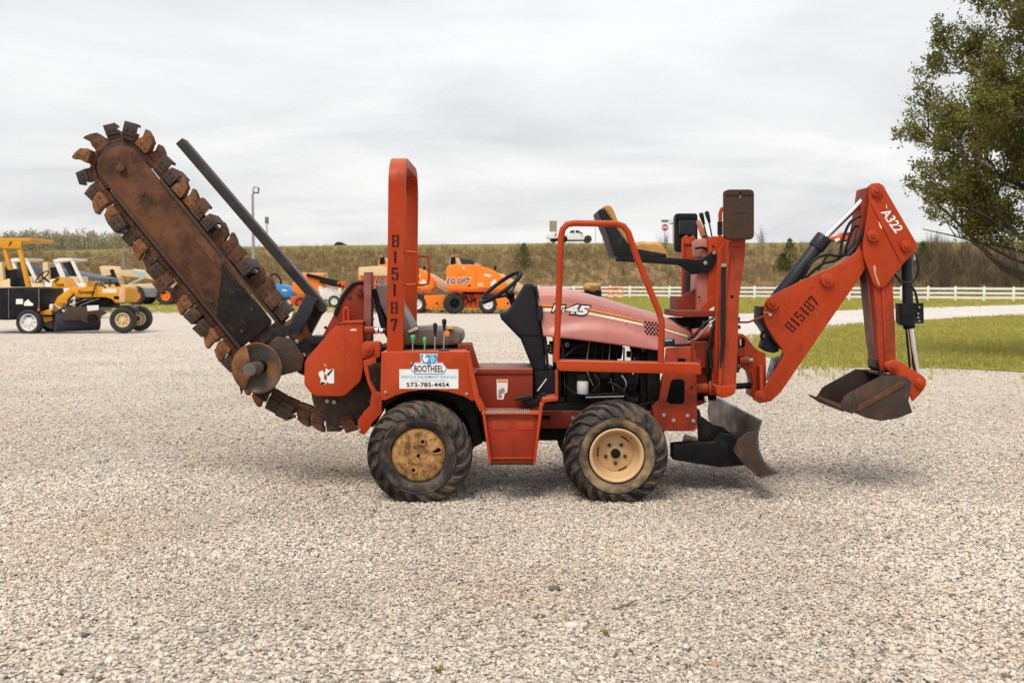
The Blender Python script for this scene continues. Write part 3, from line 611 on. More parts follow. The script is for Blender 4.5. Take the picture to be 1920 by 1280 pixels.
def place_wheel(px, py, Ynear, kind, spin=0., flip=False, z0=None):
    p = W(px, py, Ynear); c = Vector((p.x, Ynear + .15 if not flip else Ynear + .15, R_T - .006))
    wn = bpy.data.objects.new('wheel', None); COL.objects.link(wn); wn.empty_display_size = .1; at_local(wn, T, c)
    t = MB(); t.v = [v + c for v in tyre_mb.v]; t.f = tyre_mb.f
    ty = part('tyre', t, TYRE, wn, ang=30, origin=c); ty.rotation_euler.y = spin
    yf = -1
    # mud-caked band on the side wall
    part('tyre_side_wall', MB().lathe([(.186, -.1315), (.2055, -.1490), (.2255, -.1548), (.2455, -.1528), (.2415, -.1508)], c, (0, 1, 0), 60, caps=False), MUDTYRE if kind == 'front' else TYRE, wn)
    part('bead_ring', MB().tube([c + Vector((.2435 * sin(2 * pi * i / 48), -.1535, .2435 * cos(2 * pi * i / 48))) for i in range(48)], .0042, 5, closed=True), TYRE, wn)
    if kind == 'rear':
        hub = part('hub_disc', MB().lathe([(0, -.135), (.03, -.137), (.10, -.135), (.155, -.128), (.172, -.118), (.176, -.100), (.176, 0)], c, (0, 1, 0), 44, caps=False), RUSTHUB, wn, ang=50)
        for a, r, q in ((72, .095, .017), (252, .098, .017)):
            d = Vector((cos(radians(a)) * r, 0, sin(radians(a)) * r)); part('bolt_boss', MB().lathe([(.012, -.128), (.012, -.146), (.024, -.146), (.030, -.13)], c + d, (0, 1, 0), 18), RUSTHUB, wn, ang=50)
            part('bolt_hole', MB().cyl(c + d + Vector((0, -.1385, 0)), c + d + Vector((0, -.13, 0)), .0115, n=14), INK, wn)
        part('hub_bore', MB().cyl(c + Vector((0, -.1385, 0)), c + Vector((0, -.13, 0)), .011, n=14), INK, wn)
        # tool slot through the disc
        sl = MB(); q = [(.088, .030), (.128, .056), (.150, .046), (.150, .022), (.115, .012), (.094, .014)]
        sl.prism([(c.x + a, c.z + b) for a, b in q], c.y - .1372, c.y - .12); part('slot', sl, INK, wn)
        rim_ = MB(); pts = [(c.x + a, c.y - .138, c.z + b) for a, b in q]; rim_.tube(pts, .006, 6, closed=True); part('slot_rim', rim_, RUSTHUB, wn)
        k = m_per_px(Ynear)
        for s_, r, a0, da in (('DITCH', .066, 222, 17), ('WITCH', .058, 108, -19)):
            for i, ch in enumerate(s_):
                a = radians(a0 + da * i if s_ == 'DITCH' else a0 + da * i)
                pp_ = c + Vector((cos(a) * r, -.1375, sin(a) * r))
                px_ = 960 + FPX * pp_.x / pp_.y; yy = pp_.z - CAMH; tan_ = yy / pp_.y; py_ = 640 - FPX * math.tan(math.atan(tan_) + PITCH)
                text('cast_letter', ch, RUSTD, wn, px_, py_, pp_.y, 5.2 if ch != 'I' else 1.6, 7.5, (a + pi / 2) if s_ == 'DITCH' else (a + pi / 2 + pi), bold=.012)
    else:
        rim = part('rim', MB().lathe([(.172, -.118), (.176, -.140), (.168, -.146), (.156, -.138), (.150, -.10), (.143, -.055), (.122, -.028), (.112, -.036), (.06, -.036), (.045, -.044), (0, -.044)], c, (0, 1, 0), 56, caps=False), TAN, wn, ang=50)
        part('hub', MB().lathe([(.03, -.036), (.031, -.066), (.024, -.074), (.012, -.078), (0, -.078)], c, (0, 1, 0), 22), GRIME, wn, ang=45)
        for i in range(5):
            a = 2 * pi * i / 5 + .95; d = Vector((cos(a) * .066, 0, sin(a) * .066))
            part('lug_nut', MB().cyl(c + d + Vector((0, -.052, 0)), c + d + Vector((0, -.03, 0)), .0125, n=6), RUSTD, wn, bevel=.002)
        for i in range(3):
            a0 = .7 + i * 2.09; mb = MB(); q = []
            for j in range(7): a = a0 + .55 * j / 6; q.append((c.x + cos(a) * .117, c.z + sin(a) * .117))
            for j in range(6, -1, -1): a = a0 + .55 * j / 6; q.append((c.x + cos(a) * .110, c.z + sin(a) * .110))
            mb.prism(q, c.y - .0372, c.y - .03); part('rim_slot', mb, INK, wn)
        part('valve_stem', MB().cyl(c + Vector((.10, -.05, .10)), c + Vector((.118, -.085, .112)), .006, n=8), HOSE, wn)
    return wn, c
_, CR = place_wheel(784, 858, 6.62, 'rear', .1)
_, CF = place_wheel(1157, 854, 6.62, 'front', .25)
def far_wheel(c):
    wn = bpy.data.objects.new('wheel', None); COL.objects.link(wn); at_local(wn, T, c)
    t = MB(); t.v = [v + c for v in tyre_mb.v]; t.f = tyre_mb.f; part('tyre', t, TYRE, wn, ang=30, origin=c)
    part('rim', MB().lathe([(.172, -.10), (.15, -.10), (.14, -.02), (.12, .03), (0, .03)], c, (0, 1, 0), 40), TAN, wn)
far_wheel(Vector((CR.x, 7.85, CR.z))); far_wheel(Vector((CF.x, 7.85, CF.z)))
for c in (CR, CF):
    part('axle', MB().cyl((c.x, 6.82, c.z), (c.x, 7.85, c.z), .055, n=18).box((c.x, 7.3, c.z), (.26, .30, .22)).cyl((c.x, 6.93, c.z), (c.x, 6.99, c.z), .10, n=20), GRIME, T, bevel=.012)

# ------------------------------------------------------------------ chassis
part('chassis', MB().rect(722, 738, 1012, 828, 6.99, 7.60).rect(1012, 757, 1246, 826, 7.02, 7.58), GRIME, T, bevel=.01)
part('frame_rail', MB().rect(1004, 771, 1262, 803, 6.93, 6.98), DKRED, T, bevel=.004)
part('frame_rail', MB().rect(1004, 771, 1262, 803, 7.62, 7.67), DKRED, T, bevel=.004)
part('rail_slot', MB().pp(rrect(1016, 779, 1032, 786, 3), 6.926, 6.935), INK, T)
bolts(T, [(1075, 784)], 6.93, 4)
part('front_plate', MB().pp([(1222, 762), (1236, 750), (1244, 700), (1250, 652), (1297, 649), (1306, 660), (1307, 745), (1307, 803), (1300, 808), (1246, 808), (1228, 792)], 6.90, 6.94), ORANGEW, T, bevel=.005)
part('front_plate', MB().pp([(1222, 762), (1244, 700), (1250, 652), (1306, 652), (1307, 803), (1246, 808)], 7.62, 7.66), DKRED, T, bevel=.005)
part('front_crossmember', MB().rect(1288, 690, 1306, 800, 6.94, 7.62).rect(1250, 780, 1306, 800, 6.94, 7.62), DKRED, T, bevel=.005)
part('plate_opening', MB().pp([(1262, 711), (1280, 711), (1284, 716), (1283, 754), (1278, 757), (1256, 757), (1250, 752), (1258, 716)], 6.894, 6.91), INK, T, bevel=.003)
part('plate_opening', MB().rect(1271, 672, 1285, 681, 6.894, 6.91), INK, T)
bolts(T, [(1245, 778), (1263, 788), (1289, 779), (1300, 789)], 6.90, 4.2)

# ------------------------------------------------------------------ fender with the rental sign
fp = [(715, 660), (872, 659), (876, 664), (890, 748), (886, 752), (868, 742), (840, 734), (815, 731), (790, 731), (765, 734), (742, 741), (722, 750), (716, 750), (713, 735)]
fend = part('fender', MB().pp(fp, 6.70, 6.715), ORANGE, T, bevel=.004)
ftop = MB(); a = W(714, 660, 6.70); b = W(873, 659, 6.70)
ftop.add([(a.x, 6.705, a.z - .002), (b.x, 6.705, b.z - .002), (b.x, 6.98, b.z - .002), (a.x, 6.98, a.z - .002), (a.x, 6.705, a.z - .014), (b.x, 6.705, b.z - .014), (b.x, 6.98, b.z - .014), (a.x, 6.98, a.z - .014)],
         [(0, 1, 2, 3), (7, 6, 5, 4), (0, 4, 5, 1), (1, 5, 6, 2), (2, 6, 7, 3), (3, 7, 4, 0)])
part('fender_top', ftop, ORANGE, T, bevel=.003)
part('fender_liner', MB().pp([(716, 662), (873, 662), (893, 764), (905, 830), (890, 838), (878, 790), (850, 752), (815, 740), (785, 738), (750, 744), (722, 762), (700, 800), (690, 800), (700, 762)], 6.84, 7.0), GRIME, T, bevel=.004)
part('fender_edge', MB().pp([(873, 659), (880, 659), (898, 742), (912, 768), (900, 772), (889, 748)], 6.69, 6.76), ORANGE, T, bevel=.003)
bolts(fend, [(723, 735), (875, 738)], 6.70, 3.2); bolts(fend, [(771, 681)], 6.70, 2.6)
sign = sticker('rental_sign', [(748.7, 692), (769, 692), (772, 688), (778, 679.5), (789, 679.5), (787.5, 663), (821, 663), (819.5, 679.5), (830, 679.5), (836, 688), (840, 692), (859.5, 692), (859.5, 728.5), (748.7, 728.5)], 6.70, WHITE, fend, label='white printed rental sign with a blue emblem')
sticker('hexagon_border', [(769.5, 690.7), (777, 680.6), (831, 680.6), (838.5, 690.7), (831, 701), (777, 701)], 6.698, BLUEP, sign)
sticker('hexagon_panel', [(771, 690.7), (777.7, 681.7), (830.3, 681.7), (837, 690.7), (830.3, 699.9), (777.7, 699.9)], 6.696, WHITE, sign)
text('lettering', 'BOOTHEEL', INK, sign, 804, 691, 6.694, 55, 12.5, bold=.012)
text('lettering', 'PARTS & EQUIPMENT RENTALS', LBLUE, sign, 804, 706.2, 6.696, 104, 5.6, bold=.015)
text('lettering', 'Renting to a Number Today to Midsize', BARE, sign, 804, 713, 6.696, 68, 2.6)
text('lettering', '573-785-4454', INK, sign, 802, 720.8, 6.696, 80, 8.2, bold=.008)
sticker('emblem', [(788.5, 664.5), (820, 664.5), (819, 674), (814, 680), (804.5, 684), (795, 680), (789.5, 674)], 6.694, BLUEP, sign)
sticker('emblem_stroke', [(794, 664.8), (799, 664.8), (797, 671), (802, 670), (804, 674), (799, 680), (795, 678), (792, 672)], 6.692, WHITE, sign)
sticker('emblem_stroke', [(807, 664.8), (813, 664.8), (815, 672), (817, 672), (813, 680), (811, 680)], 6.692, LBLUE, sign)
sticker('emblem_stroke', [(806, 664.8), (808, 664.8), (811.5, 680), (809.8, 682)], 6.692, WHITE, sign)
# far fender
part('fender', MB().pp([(730, 662), (862, 662), (876, 740), (850, 736), (800, 728), (750, 738), (732, 745)], 7.93, 7.945), ORANGE, T, bevel=.004)
fb = MB(); a = W(716, 661, 6.70); b = W(871, 661, 6.70); fb.box(((a.x + b.x) / 2, 7.78, a.z - .01), (b.x - a.x, .32, .014)); part('fender_top', fb, ORANGE, T, bevel=.003)
part('seat_base', MB().rect(700, 652, 880, 745, 7.0, 7.62), GRIME, T, bevel=.01)
part('seat_base_front', MB().pp([(858, 645), (884, 645), (900, 692), (884, 700), (872, 660), (858, 660)], 7.0, 7.06), DKRED, T, bevel=.004)
part('seat_base_front', MB().pp([(862, 647), (886, 647), (900, 692), (884, 696)], 7.5, 7.56), DKRED, T, bevel=.004)

# ------------------------------------------------------------------ step and battery box
bx_ = part('battery_box', MB().rect(886, 700, 999, 764, 6.93, 7.45), DKRED, T, bevel=.006)
part('lid', MB().rect(884, 692, 999, 701.5, 6.92, 7.46), DKRED, bx_, bevel=.006)
bolts(bx_, [(891, 697)], 6.92, 2.4)
sticker('warning_label', [(931, 711), (952, 711), (952, 722), (951, 735), (946, 738), (944, 748.5), (932, 748.5)], 6.93, WHITE, bx_, label='torn white and orange warning label')
sticker('label_band', [(932.5, 712), (951, 712), (951, 716.5), (932.5, 716.5)], 6.928, PORANGE, bx_); sticker('label_smudge', [(935, 730), (945, 726), (947, 734), (940, 738), (941, 745), (934, 746)], 6.928, BARE, bx_)
STEPR = mat('scuffed_red_step', (.33, .028, .008), .55, spec=.22, c2=(.24, .026, .010), ns=3, dirt=(.09, .03, .018), ds=6, dlo=.5, dhi=.72, damt=.7, streak=(.14, .024, .012), chips=(.10, .05, .035))
step = part('step_panel', MB().pp([(908, 775), (1009, 773), (1012, 776), (1001, 868), (921, 868)], 6.66, 6.672), STEPR, T, bevel=.003)
part('edge_flange', MB().pp([(904, 772), (909, 772), (922, 868), (917, 870)], 6.625, 6.70), ORANGE, step, bevel=.003)
part('edge_flange', MB().pp([(1012, 758), (1018, 757), (1004, 872), (1000, 869)], 6.625, 6.70), ORANGE, step, bevel=.003)
part('pressed_rib', MB().pp([(914, 783), (924, 779), (995, 778), (1003, 783), (1003, 786), (994, 782), (925, 783), (914, 787)], 6.652, 6.664), ORANGEW, step, bevel=.004)
for q in (940, 985): part('pressed_rib', MB().pp(rrect(q - 18, 790, q + 16, 806, 3), 6.657, 6.664), ORANGEW, step, bevel=.003)
part('pressed_rib', MB().pp([(918, 858), (1002, 858), (1002, 860), (918, 860)], 6.65, 6.664), ORANGEW, step, bevel=.002)
bot = MB(); z = W(960, 868, 6.64).z
for i in range(42): x = W(918 + i * 2.05, 868, 6.64).x; bot.cyl((x, 6.64, z), (x, 6.80, z - .004), .0036, n=6)
bot.box((W(961, 869, 6.64).x, 6.72, z - .008), (.29, .16, .006)); part('lower_tread', bot, RUSTD, step)
# serrated tread plate on the step
tz = W(960, 774, 6.64).z; x0 = W(904, 774, 6.64).x; x1 = W(1000, 774, 6.64).x
part('tread_plate', MB().box(((x0 + W(1014, 774, 6.64).x) / 2, 6.79, tz - .006), (W(1014, 774, 6.64).x - x0 + .01, .31, .010)), ORANGE, T, bevel=.002)
gr = MB()
for j in range(5):
    y = 6.655 + j * .03
    for i in range(22):
        x = x0 + .012 + (x1 - x0 - .04) * i / 21; gr.add([(x - .006, y - .008, tz + .001), (x + .006, y - .008, tz + .001), (x + .006, y + .008, tz + .001), (x - .006, y + .008, tz + .001), (x, y - .006, tz + .012), (x, y + .006, tz + .012)], [(0, 1, 4), (2, 3, 5), (0, 4, 5, 3), (1, 2, 5, 4)])
tag(part('tread_teeth', gr, BARE, T), kind='stuff')
part('step_bracket', MB().pp([(1012, 762), (1018, 748), (1046, 745), (1046, 751), (1022, 754), (1016, 768)], 6.66, 6.90), ORANGE, T, bevel=.003)
ped = MB().pp([(965, 747), (998, 741), (1000, 744), (967, 752)], 6.78, 6.90).pp([(978, 752), (996, 748), (1006, 752), (1000, 763), (984, 761)], 6.80, 6.86).pp([(1002, 756), (1016, 737), (1024, 738), (1014, 762), (1004, 763)], 6.80, 6.86)
ped = part('foot_pedal', ped, BLACKP, T, bevel=.005)
part('pedal_rod', MB().tpx([(1008, 733, 6.82), (1025, 710, 6.84)], .005), BARE, T)

# ------------------------------------------------------------------ dash cowl and steering wheel
cowl = part('dash_cowl', MB().pp([(985, 531), (1001, 532), (1008, 560), (1020, 632), (1024, 692), (1041, 694), (1041, 745), (1001, 744), (998, 690), (976, 636), (968, 628), (941, 600), (942, 588), (953, 582), (968, 560)], 6.99, 7.50), PLASTIC, T, bevel=.022, seg=3)
part('cowl_rib', MB().pp([(1003, 534), (1007, 536), (1014, 572), (1026, 640), (1030, 692), (1025, 692), (1019, 632), (1006, 560)], 6.972, 7.01), PLASTIC, cowl, bevel=.006)
part('cowl_seam', MB().pp([(972, 628), (1018, 628), (1018, 630), (972, 630)], 6.987, 6.995), INK, cowl); part('cowl_seam', MB().pp([(999, 690), (1022, 692), (1022, 694), (999, 692)], 6.987, 6.995), INK, cowl)
part('cowl_knob', MB().pp(rrect(1008, 573, 1018, 602, 5), 6.94, 6.975), PLASTIC, cowl, bevel=.008)
part('cowl_console', MB().pp([(936, 588), (950, 584), (952, 604), (940, 600)], 7.08, 7.35), PLASTIC, cowl, bevel=.01)
a = W(903, 565, 7.24); b = W(977, 511, 7.24); c0 = (a + b) / 2; ax1 = (b - a).normalized(); RR = (b - a).length / 2
sw = MB(); tilt = .20; ax2 = Vector((0, 1, 0)); nrm = ax1.cross(ax2)
ax2 = (ax2 + nrm * .0).normalized(); ring = [c0 + ax1 * cos(2 * pi * i / 40) * RR + (ax2 * cos(tilt) + nrm * sin(tilt)) * sin(2 * pi * i / 40) * RR for i in range(40)]
hubp = W(956, 553, 7.24); sw.tube(ring, .014, 10, closed=True); swo = part('steering_wheel', sw, PLASTIC, T)
for i in (3, 17, 30): part('spoke', MB().tube([hubp, (hubp + ring[i]) / 2 + Vector((.01, 0, -.006)), ring[i]], .009, 6), PLASTIC, swo)
part('wheel_hub', MB().ball(hubp, (.035, .035, .03)), PLASTIC, swo); part('steering_column', MB().tube([hubp, W(964, 572, 7.24), W(975, 590, 7.24)], .022, 12), PLASTIC, swo)

# ------------------------------------------------------------------ hood
HT = [(1003, 536), (1031, 536.5), (1069, 541), (1099, 548), (1134, 557), (1181, 570), (1228, 583), (1263, 596), (1294, 611), (1305, 621)]
HB = [(1019, 630), (1050, 632.5), (1111, 639.5), (1181, 649), (1232, 656), (1247, 650), (1296, 647)]
def interp(tab, x):
    if x <= tab[0][0]: return tab[0][1]
    for (a, b), (c, d) in zip(tab, tab[1:]):
        if x <= c: return b + (d - b) * (x - a) / (c - a)
    return tab[-1][1]
YH = 6.96; HC = 7.27; HW = HC - YH
ARC = [(1019, 622), (1050, 616), (1090, 610), (1130, 610), (1170, 617), (1205, 630), (1235, 645), (1300, 700)]
def hood_pt(px, s):
    """s = 0 at the lower near edge .. 1 crest on the centre line; s < 0.62 is the side"""
    yt = interp(HT, px); yb = interp(HB, px); x = W(px, 600, YH).x; zt = W(px, yt, HC).z; zb = W(px, yb, YH).z
    nose = max(0, (px - 1235) / 70); wd = HW * (1 - .30 * nose ** 2)
    if s < .62:
        t = s / .62; z = zb + (zt - zb) * .80 * t; py = yb + (yt - yb) * .80 * t
        g = (py - interp(ARC, px)) / 4.5; flare = .042 / (1 + math.exp(-max(-8, min(8, g)))) if px < 1245 else .004
        y = HC - wd * (1 - .055 * t ** 2) - flare * min(1, (px - 1005) / 40)
    else:
        a = (s - .62) / .38 * pi / 2; z = zb + (zt - zb) * (.80 + .20 * sin(a)); y = HC - wd * .945 * cos(a) ** .8 if a < pi / 2 - 1e-6 else HC
    return Vector((x, y, z))
def hood_near(px, py):
    """point of the near hood side at pixel (px, py), lying just proud of it"""
    best = None
    for i in range(0, 63):
        p = hood_pt(px, i / 62 * .62); q = abs(640 - FPX * math.tan(math.atan((p.z - CAMH) / p.y) + PITCH) - py)
        if best is None or q < best[0]: best = (q, p)
    p = best[1]; return Vector((p.x, p.y - .0035, W(px, py, p.y).z))
xs_ = [1003 + i * 6.04 for i in range(51)]; ss = [i / 26 for i in range(27)]; mb = MB(); vs = []
for px in xs_:
    row = [hood_pt(max(px, 1003), s) for s in ss]; row += [Vector((p.x, 2 * HC - p.y, p.z)) for p in row[-2::-1]]
    if px < 1022:                                   # slanted rear edge
        sh = [(1003 + (1019 - 1003) * (1 - s)) for s in ss]; sh += sh[-2::-1]
        for p, q in zip(row, sh): p.x = max(p.x, W(q, 600, YH).x)
    vs += row
n = len(row); mb.add(vs, [(i * n + j, (i + 1) * n + j, (i + 1) * n + j + 1, i * n + j + 1) for i in range(len(xs_) - 1) for j in range(n - 1)])
mb.add(vs[-n:], [tuple(range(n))])
hood = part('engine_hood', mb, FADED, T, ang=50, label='sun-faded pinkish red hood')
sol = hood.modifiers.new('thickness', 'SOLIDIFY'); sol.thickness = .006; sol.offset = -1
def strip(name, top, bot, x0, x1, m, k=26):
    mb = MB(); vs = []
    for i in range(k + 1):
        px = x0 + (x1 - x0) * i / k; vs += [hood_near(px, interp(top, px)), hood_near(px, interp(bot, px))]
    mb.add(vs, [(2 * i, 2 * i + 1, 2 * i + 3, 2 * i + 2) for i in range(k)]); return part(name, mb, m, hood, ang=180)
o1 = [(1018, 569), (1060, 571), (1105, 578), (1150, 588), (1208, 602), (1245, 611), (1290, 625)]
off = lambda t, d0, d1: [(x, y + d0 + (d1 - d0) * (x - 1018) / 272) for x, y in t]
for xa, xb in ((1016, 1206), (1237, 1292)):
    strip('orange_stripe', o1, off(o1, 5.6, 1.6), xa, xb, PORANGE); strip('black_line', off(o1, 5.6, 1.6), off(o1, 7.2, 2.4), xa, xb, INK); strip('cream_stripe', off(o1, 8.2, 3), off(o1, 15, 6.5), xa, xb, CREAM)
def hood_text(s, px, py, wpx, hpx, m, bold, lift, shear=.25, ang=-.10):
    o = text('lettering', s, m, hood, px, py, 7.0, wpx, hpx, ang, shear, bold)
    off_ = WL[o.name] ; wl = o.data
    for v in wl.vertices:
        p = v.co + off_; q = 960 + FPX * p.x / p.y; r = 640 - FPX * math.tan(math.atan((p.z - CAMH) / p.y) + PITCH)
        h = hood_near(q, r); v.co = Vector((h.x, h.y - lift, h.z)) - off_
    return o
for s_, px, py, wp, hp in (('RT', 1047.5, 578.5, 24, 13), ('45', 1083, 580.5, 46, 18)):
    hood_text(s_, px, py, wp + 5, hp + 5, INK, .09, .002); hood_text(s_, px, py, wp, hp, WHITE, .045, .004)
vent = MB(); kk = 0
for j in range(6):
    for i in range(4):
        px = 1210.5 + i * 6.6 + (3.3 if j % 2 else 0); py = 603.5 + j * 4.4 + i * .8
        if px > 1236: continue
        p = hood_near(px, py); part('vent_hole', MB().cyl(p + Vector((0, -.0012, 0)), p + Vector((0, .002, 0)), .0068, n=10), INK, hood)
def hood_quad(name, pts, m): q = [hood_near(a, b) for a, b in pts]; return part(name, MB().add(q, [tuple(range(len(q)))]), m, hood)
hood_quad('small_decal', [(1246, 635), (1266, 635), (1266, 644.5), (1246, 644.5)], CYLN); hood_quad('small_decal', [(1247, 636), (1262, 636), (1260, 639), (1247, 640)], LBLUE)
# sun-bleached scuff of the hood top
part('hood_hinge', MB().rect(1246, 645, 1300, 650, 6.95, 7.5), BLACKP, T, bevel=.002)

# ------------------------------------------------------------------ engine behind the rail
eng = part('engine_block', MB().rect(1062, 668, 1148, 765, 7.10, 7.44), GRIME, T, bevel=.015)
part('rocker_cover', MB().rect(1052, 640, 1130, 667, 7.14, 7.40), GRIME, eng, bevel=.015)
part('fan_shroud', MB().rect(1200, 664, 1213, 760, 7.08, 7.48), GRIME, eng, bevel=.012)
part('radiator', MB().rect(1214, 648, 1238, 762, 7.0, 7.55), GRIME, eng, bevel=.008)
part('fan_belt_guard', MB().pp([(1150, 690), (1176, 690), (1200, 742), (1196, 760), (1150, 760)], 7.05, 7.12), GRIME, eng, bevel=.01)
of = part('oil_filter', MB().lathe([(0, 0), (.036, 0), (.039, .006), (.039, .088), (.034, .096), (0, .098)], W(1092.5, 739, 7.04), (0, 0, 1), 24), WPAINT, T, ang=50)
part('filter_head', MB().lathe([(.03, .098), (.044, .10), (.044, .125), (.03, .135), (0, .135)], W(1092.5, 739, 7.04), (0, 0, 1), 20), GRIME, of)
part('filler_cap', MB().ycyl(1063, 646, 7.04, 7.08, 5), mat('dull_yellow_cap', (.20, .17, .05), .6), eng, bevel=.003)
part('bellows', MB().lathe([(.02, 0), (.026, .01), (.02, .02), (.026, .03), (.02, .04), (.026, .05), (.02, .06)], W(1033, 662, 7.0), (0, 0, 1), 16), HOSE, T)
part('alternator', MB().ycyl(1135, 702, 7.0, 7.12, 12, 20).ycyl(1135, 702, 6.98, 7.0, 8, 20), GRIME, eng, bevel=.006)
part('starter_motor', MB().tpx([(1150, 752, 7.05), (1196, 752, 7.05)], .035, 14), GRIME, eng, bevel=.006)
part('exhaust_pipe', MB().tpx([(1175, 664, 7.22), (1196, 664, 7.22), (1206, 672, 7.22), (1208, 700, 7.22)], .022, 12, 4), RUSTD, eng)
for pts, r, m in (([(1060, 668, 7.0), (1078, 652, 7.02), (1098, 645, 7.05)], .008, HOSE), ([(1056, 714, 6.99), (1064, 728, 6.98), (1082, 739, 6.98), (1100, 741, 7.0)], .007, HOSE), ([(1098, 745, 7.0), (1170, 743, 7.0)], .007, BARE), ([(1100, 740, 7.02), (1165, 737, 7.02)], .005, HOSE),
                  ([(1166, 704, 7.02), (1172, 712, 7.0), (1174, 722, 7.0), (1170, 732, 7.02)], .006, BARE), ([(1115, 700, 7.03), (1124, 718, 7.0), (1112, 734, 7.0)], .007, HOSE), ([(1140, 716, 7.0), (1160, 726, 7.0), (1178, 748, 7.02)], .011, HOSE), ([(1196, 760, 7.0), (1215, 756, 6.98), (1240, 752, 6.93)], .006, HOSE), ([(1050, 640, 7.0), (1056, 660, 7.0), (1050, 690, 7.0)], .010, HOSE)):
    part('engine_hose', MB().tpx(pts, r, 8, 5), m, eng)
part('bracket', MB().rect(1030, 640, 1042, 664, 7.0, 7.05), BARE if 0 else GRIME, eng, bevel=.003)
part('pulley', MB().ycyl(1182, 716, 7.0, 7.05, 15, 24).ycyl(1182, 716, 6.99, 7.06, 7, 18), GRIME, eng, bevel=.005)
part('firewall', MB().rect(1041, 634, 1052, 768, 7.03, 7.5), GRIME, T, bevel=.004)
for r_ in ((1052, 690, 1186, 768), (1052, 630, 1158, 689), (1184, 640, 1236, 692)): part('dark_backing', MB().rect(*r_, 7.50, 7.52), GRIME, T)  # dark sheets added behind the engine to keep the bay black
part('air_cleaner', MB().tpx([(1128, 655, 7.2), (1166, 660, 7.2)], .05, 18), GRIME, eng, bevel=.006)
part('intake_pipe', MB().tpx([(1186, 650, 7.2), (1196, 658, 7.15), (1198, 690, 7.12), (1190, 720, 7.1)], .026, 12, 5), HOSE, eng)
for q_ in range(7): part('engine_wire', MB().tpx([(1105 + q_ * 13, 640 + q_ * 2.2, 7.08), (1100 + q_ * 14, 690 + (q_ % 3) * 8, 7.03), (1112 + q_ * 13, 722 + (q_ % 2) * 12, 7.04)], .004 + .001 * (q_ % 3), 6, 4), HOSE if q_ % 3 else BARE, eng)

# ------------------------------------------------------------------ guard rail and sill
gpts = [(1043, 678, 6.72), (1046, 600, 6.72), (1050.5, 480, 6.72), (1052, 444, 6.72), (1055, 430, 6.72), (1063, 421, 6.72), (1075, 418.5, 6.72), (1120, 419, 6.72), (1155, 419.5, 6.72), (1169, 424, 6.72), (1178, 436, 6.72), (1196, 488, 6.72), (1222, 552, 6.72), (1236, 586, 6.72), (1240.5, 602, 6.72), (1240.5, 625, 6.72), (1239, 680, 6.72)]
part('guard_rail', MB().tpx(gpts, .0205, 14), ORANGE, T)
sill = MB().pp([(1044, 676), (1050, 680), (1315, 686), (1315, 702), (1050, 695), (1044, 690)], 6.68, 6.70)
q = [W(1046, 677, 6.68), W(1314, 683, 6.68)]; sill.add([(q[0].x, 6.68, q[0].z), (q[1].x, 6.68, q[1].z), (q[1].x, 6.80, q[1].z + .006), (q[0].x, 6.80, q[0].z + .006), (q[0].x, 6.68, q[0].z - .012), (q[1].x, 6.68, q[1].z - .012), (q[1].x, 6.80, q[1].z - .006), (q[0].x, 6.80, q[0].z - .006)], [(0, 1, 2, 3), (7, 6, 5, 4), (0, 4, 5, 1), (1, 5, 6, 2), (2, 6, 7, 3), (3, 7, 4, 0)])
part('side_sill', sill, ORANGE, T, bevel=.003)
part('sill_post', MB().rect(1041, 694, 1046.5, 748, 6.70, 6.76), ORANGEW, T, bevel=.003); bolts(T, [(1045, 681)], 6.70, 3.6, RUSTY)
part('sill_end_plate', MB().pp([(1297, 636), (1302, 636), (1302, 668), (1315, 676), (1315, 684), (1298, 684)], 6.80, 6.84), DKRED, T, bevel=.004)

# ------------------------------------------------------------------ rollover bar
YR0, YR1 = 6.80, 7.78; rw = 31 * m_per_px(YR0)
xb = W(725, 658, YR0).x; xt = W(728.5, 330, YR0).x; zb = W(725, 659, YR0).z; zt = W(730, 295, YR0 + .12).z; rad = .17; path = []
path.append((YR0 + .03, zb))
for i in range(9): a = pi - (pi / 2) * i / 8; path.append((YR0 + .03 + rad + rad * cos(a), zt - .03 - rad + rad * sin(a)))
for i in range(9): a = pi / 2 - (pi / 2) * i / 8; path.append((YR1 - .03 - rad + rad * cos(a), zt - .03 - rad + rad * sin(a)))
path.append((YR1 - .03, zb)); mb = MB(); vs = []
for i, (y, z) in enumerate(path):
    a = Vector(path[max(0, i - 1)]); b = Vector(path[min(len(path) - 1, i + 1)]); d = (b - a).normalized(); nn = Vector((-d.y, d.x)); lean = (xt - xb) * (z - zb) / (zt - zb)
    for sx_, sn in ((0, 1), (1, 1), (1, -1), (0, -1)):
        vs.append((xb + lean + sx_ * rw, y + nn.x * .032 * sn, z + nn.y * .032 * sn))
m_ = len(path); mb.add(vs, [(i * 4 + k, i * 4 + (k + 1) % 4, i * 4 + 4 + (k + 1) % 4, i * 4 + 4 + k) for i in range(m_ - 1) for k in range(4)] + [(3, 2, 1, 0), (m_ * 4 - 4, m_ * 4 - 3, m_ * 4 - 2, m_ * 4 - 1)])
rops = part('rollover_bar', mb, ORANGE, T, bevel=.008, ang=50)
for ch, y0, y1 in (('8', 440, 463), ('1', 471, 493), ('5', 501.5, 525), ('1', 532.5, 555), ('8', 566, 588), ('7', 597, 620)):
    stencil(ch, rops, 741.5 - (y0 - 440) * .018, (y0 + y1) / 2, YR0 - .003, 13.5 if ch != '1' else 13, y1 - y0)
for yy in (YR0 + .03, YR1 - .03):
    p = [W(755, 473, 6.83), W(774, 473, 6.83), W(781, 475, 6.83), W(783, 482, 6.83), W(783, 524, 6.83), W(781, 532, 6.83), W(774, 534.5, 6.83), W(754, 534.5, 6.83)]
    part('grab_handle', MB().tube([Vector((v.x, yy, v.z)) for v in p], .0095, 8), ORANGE, rops)

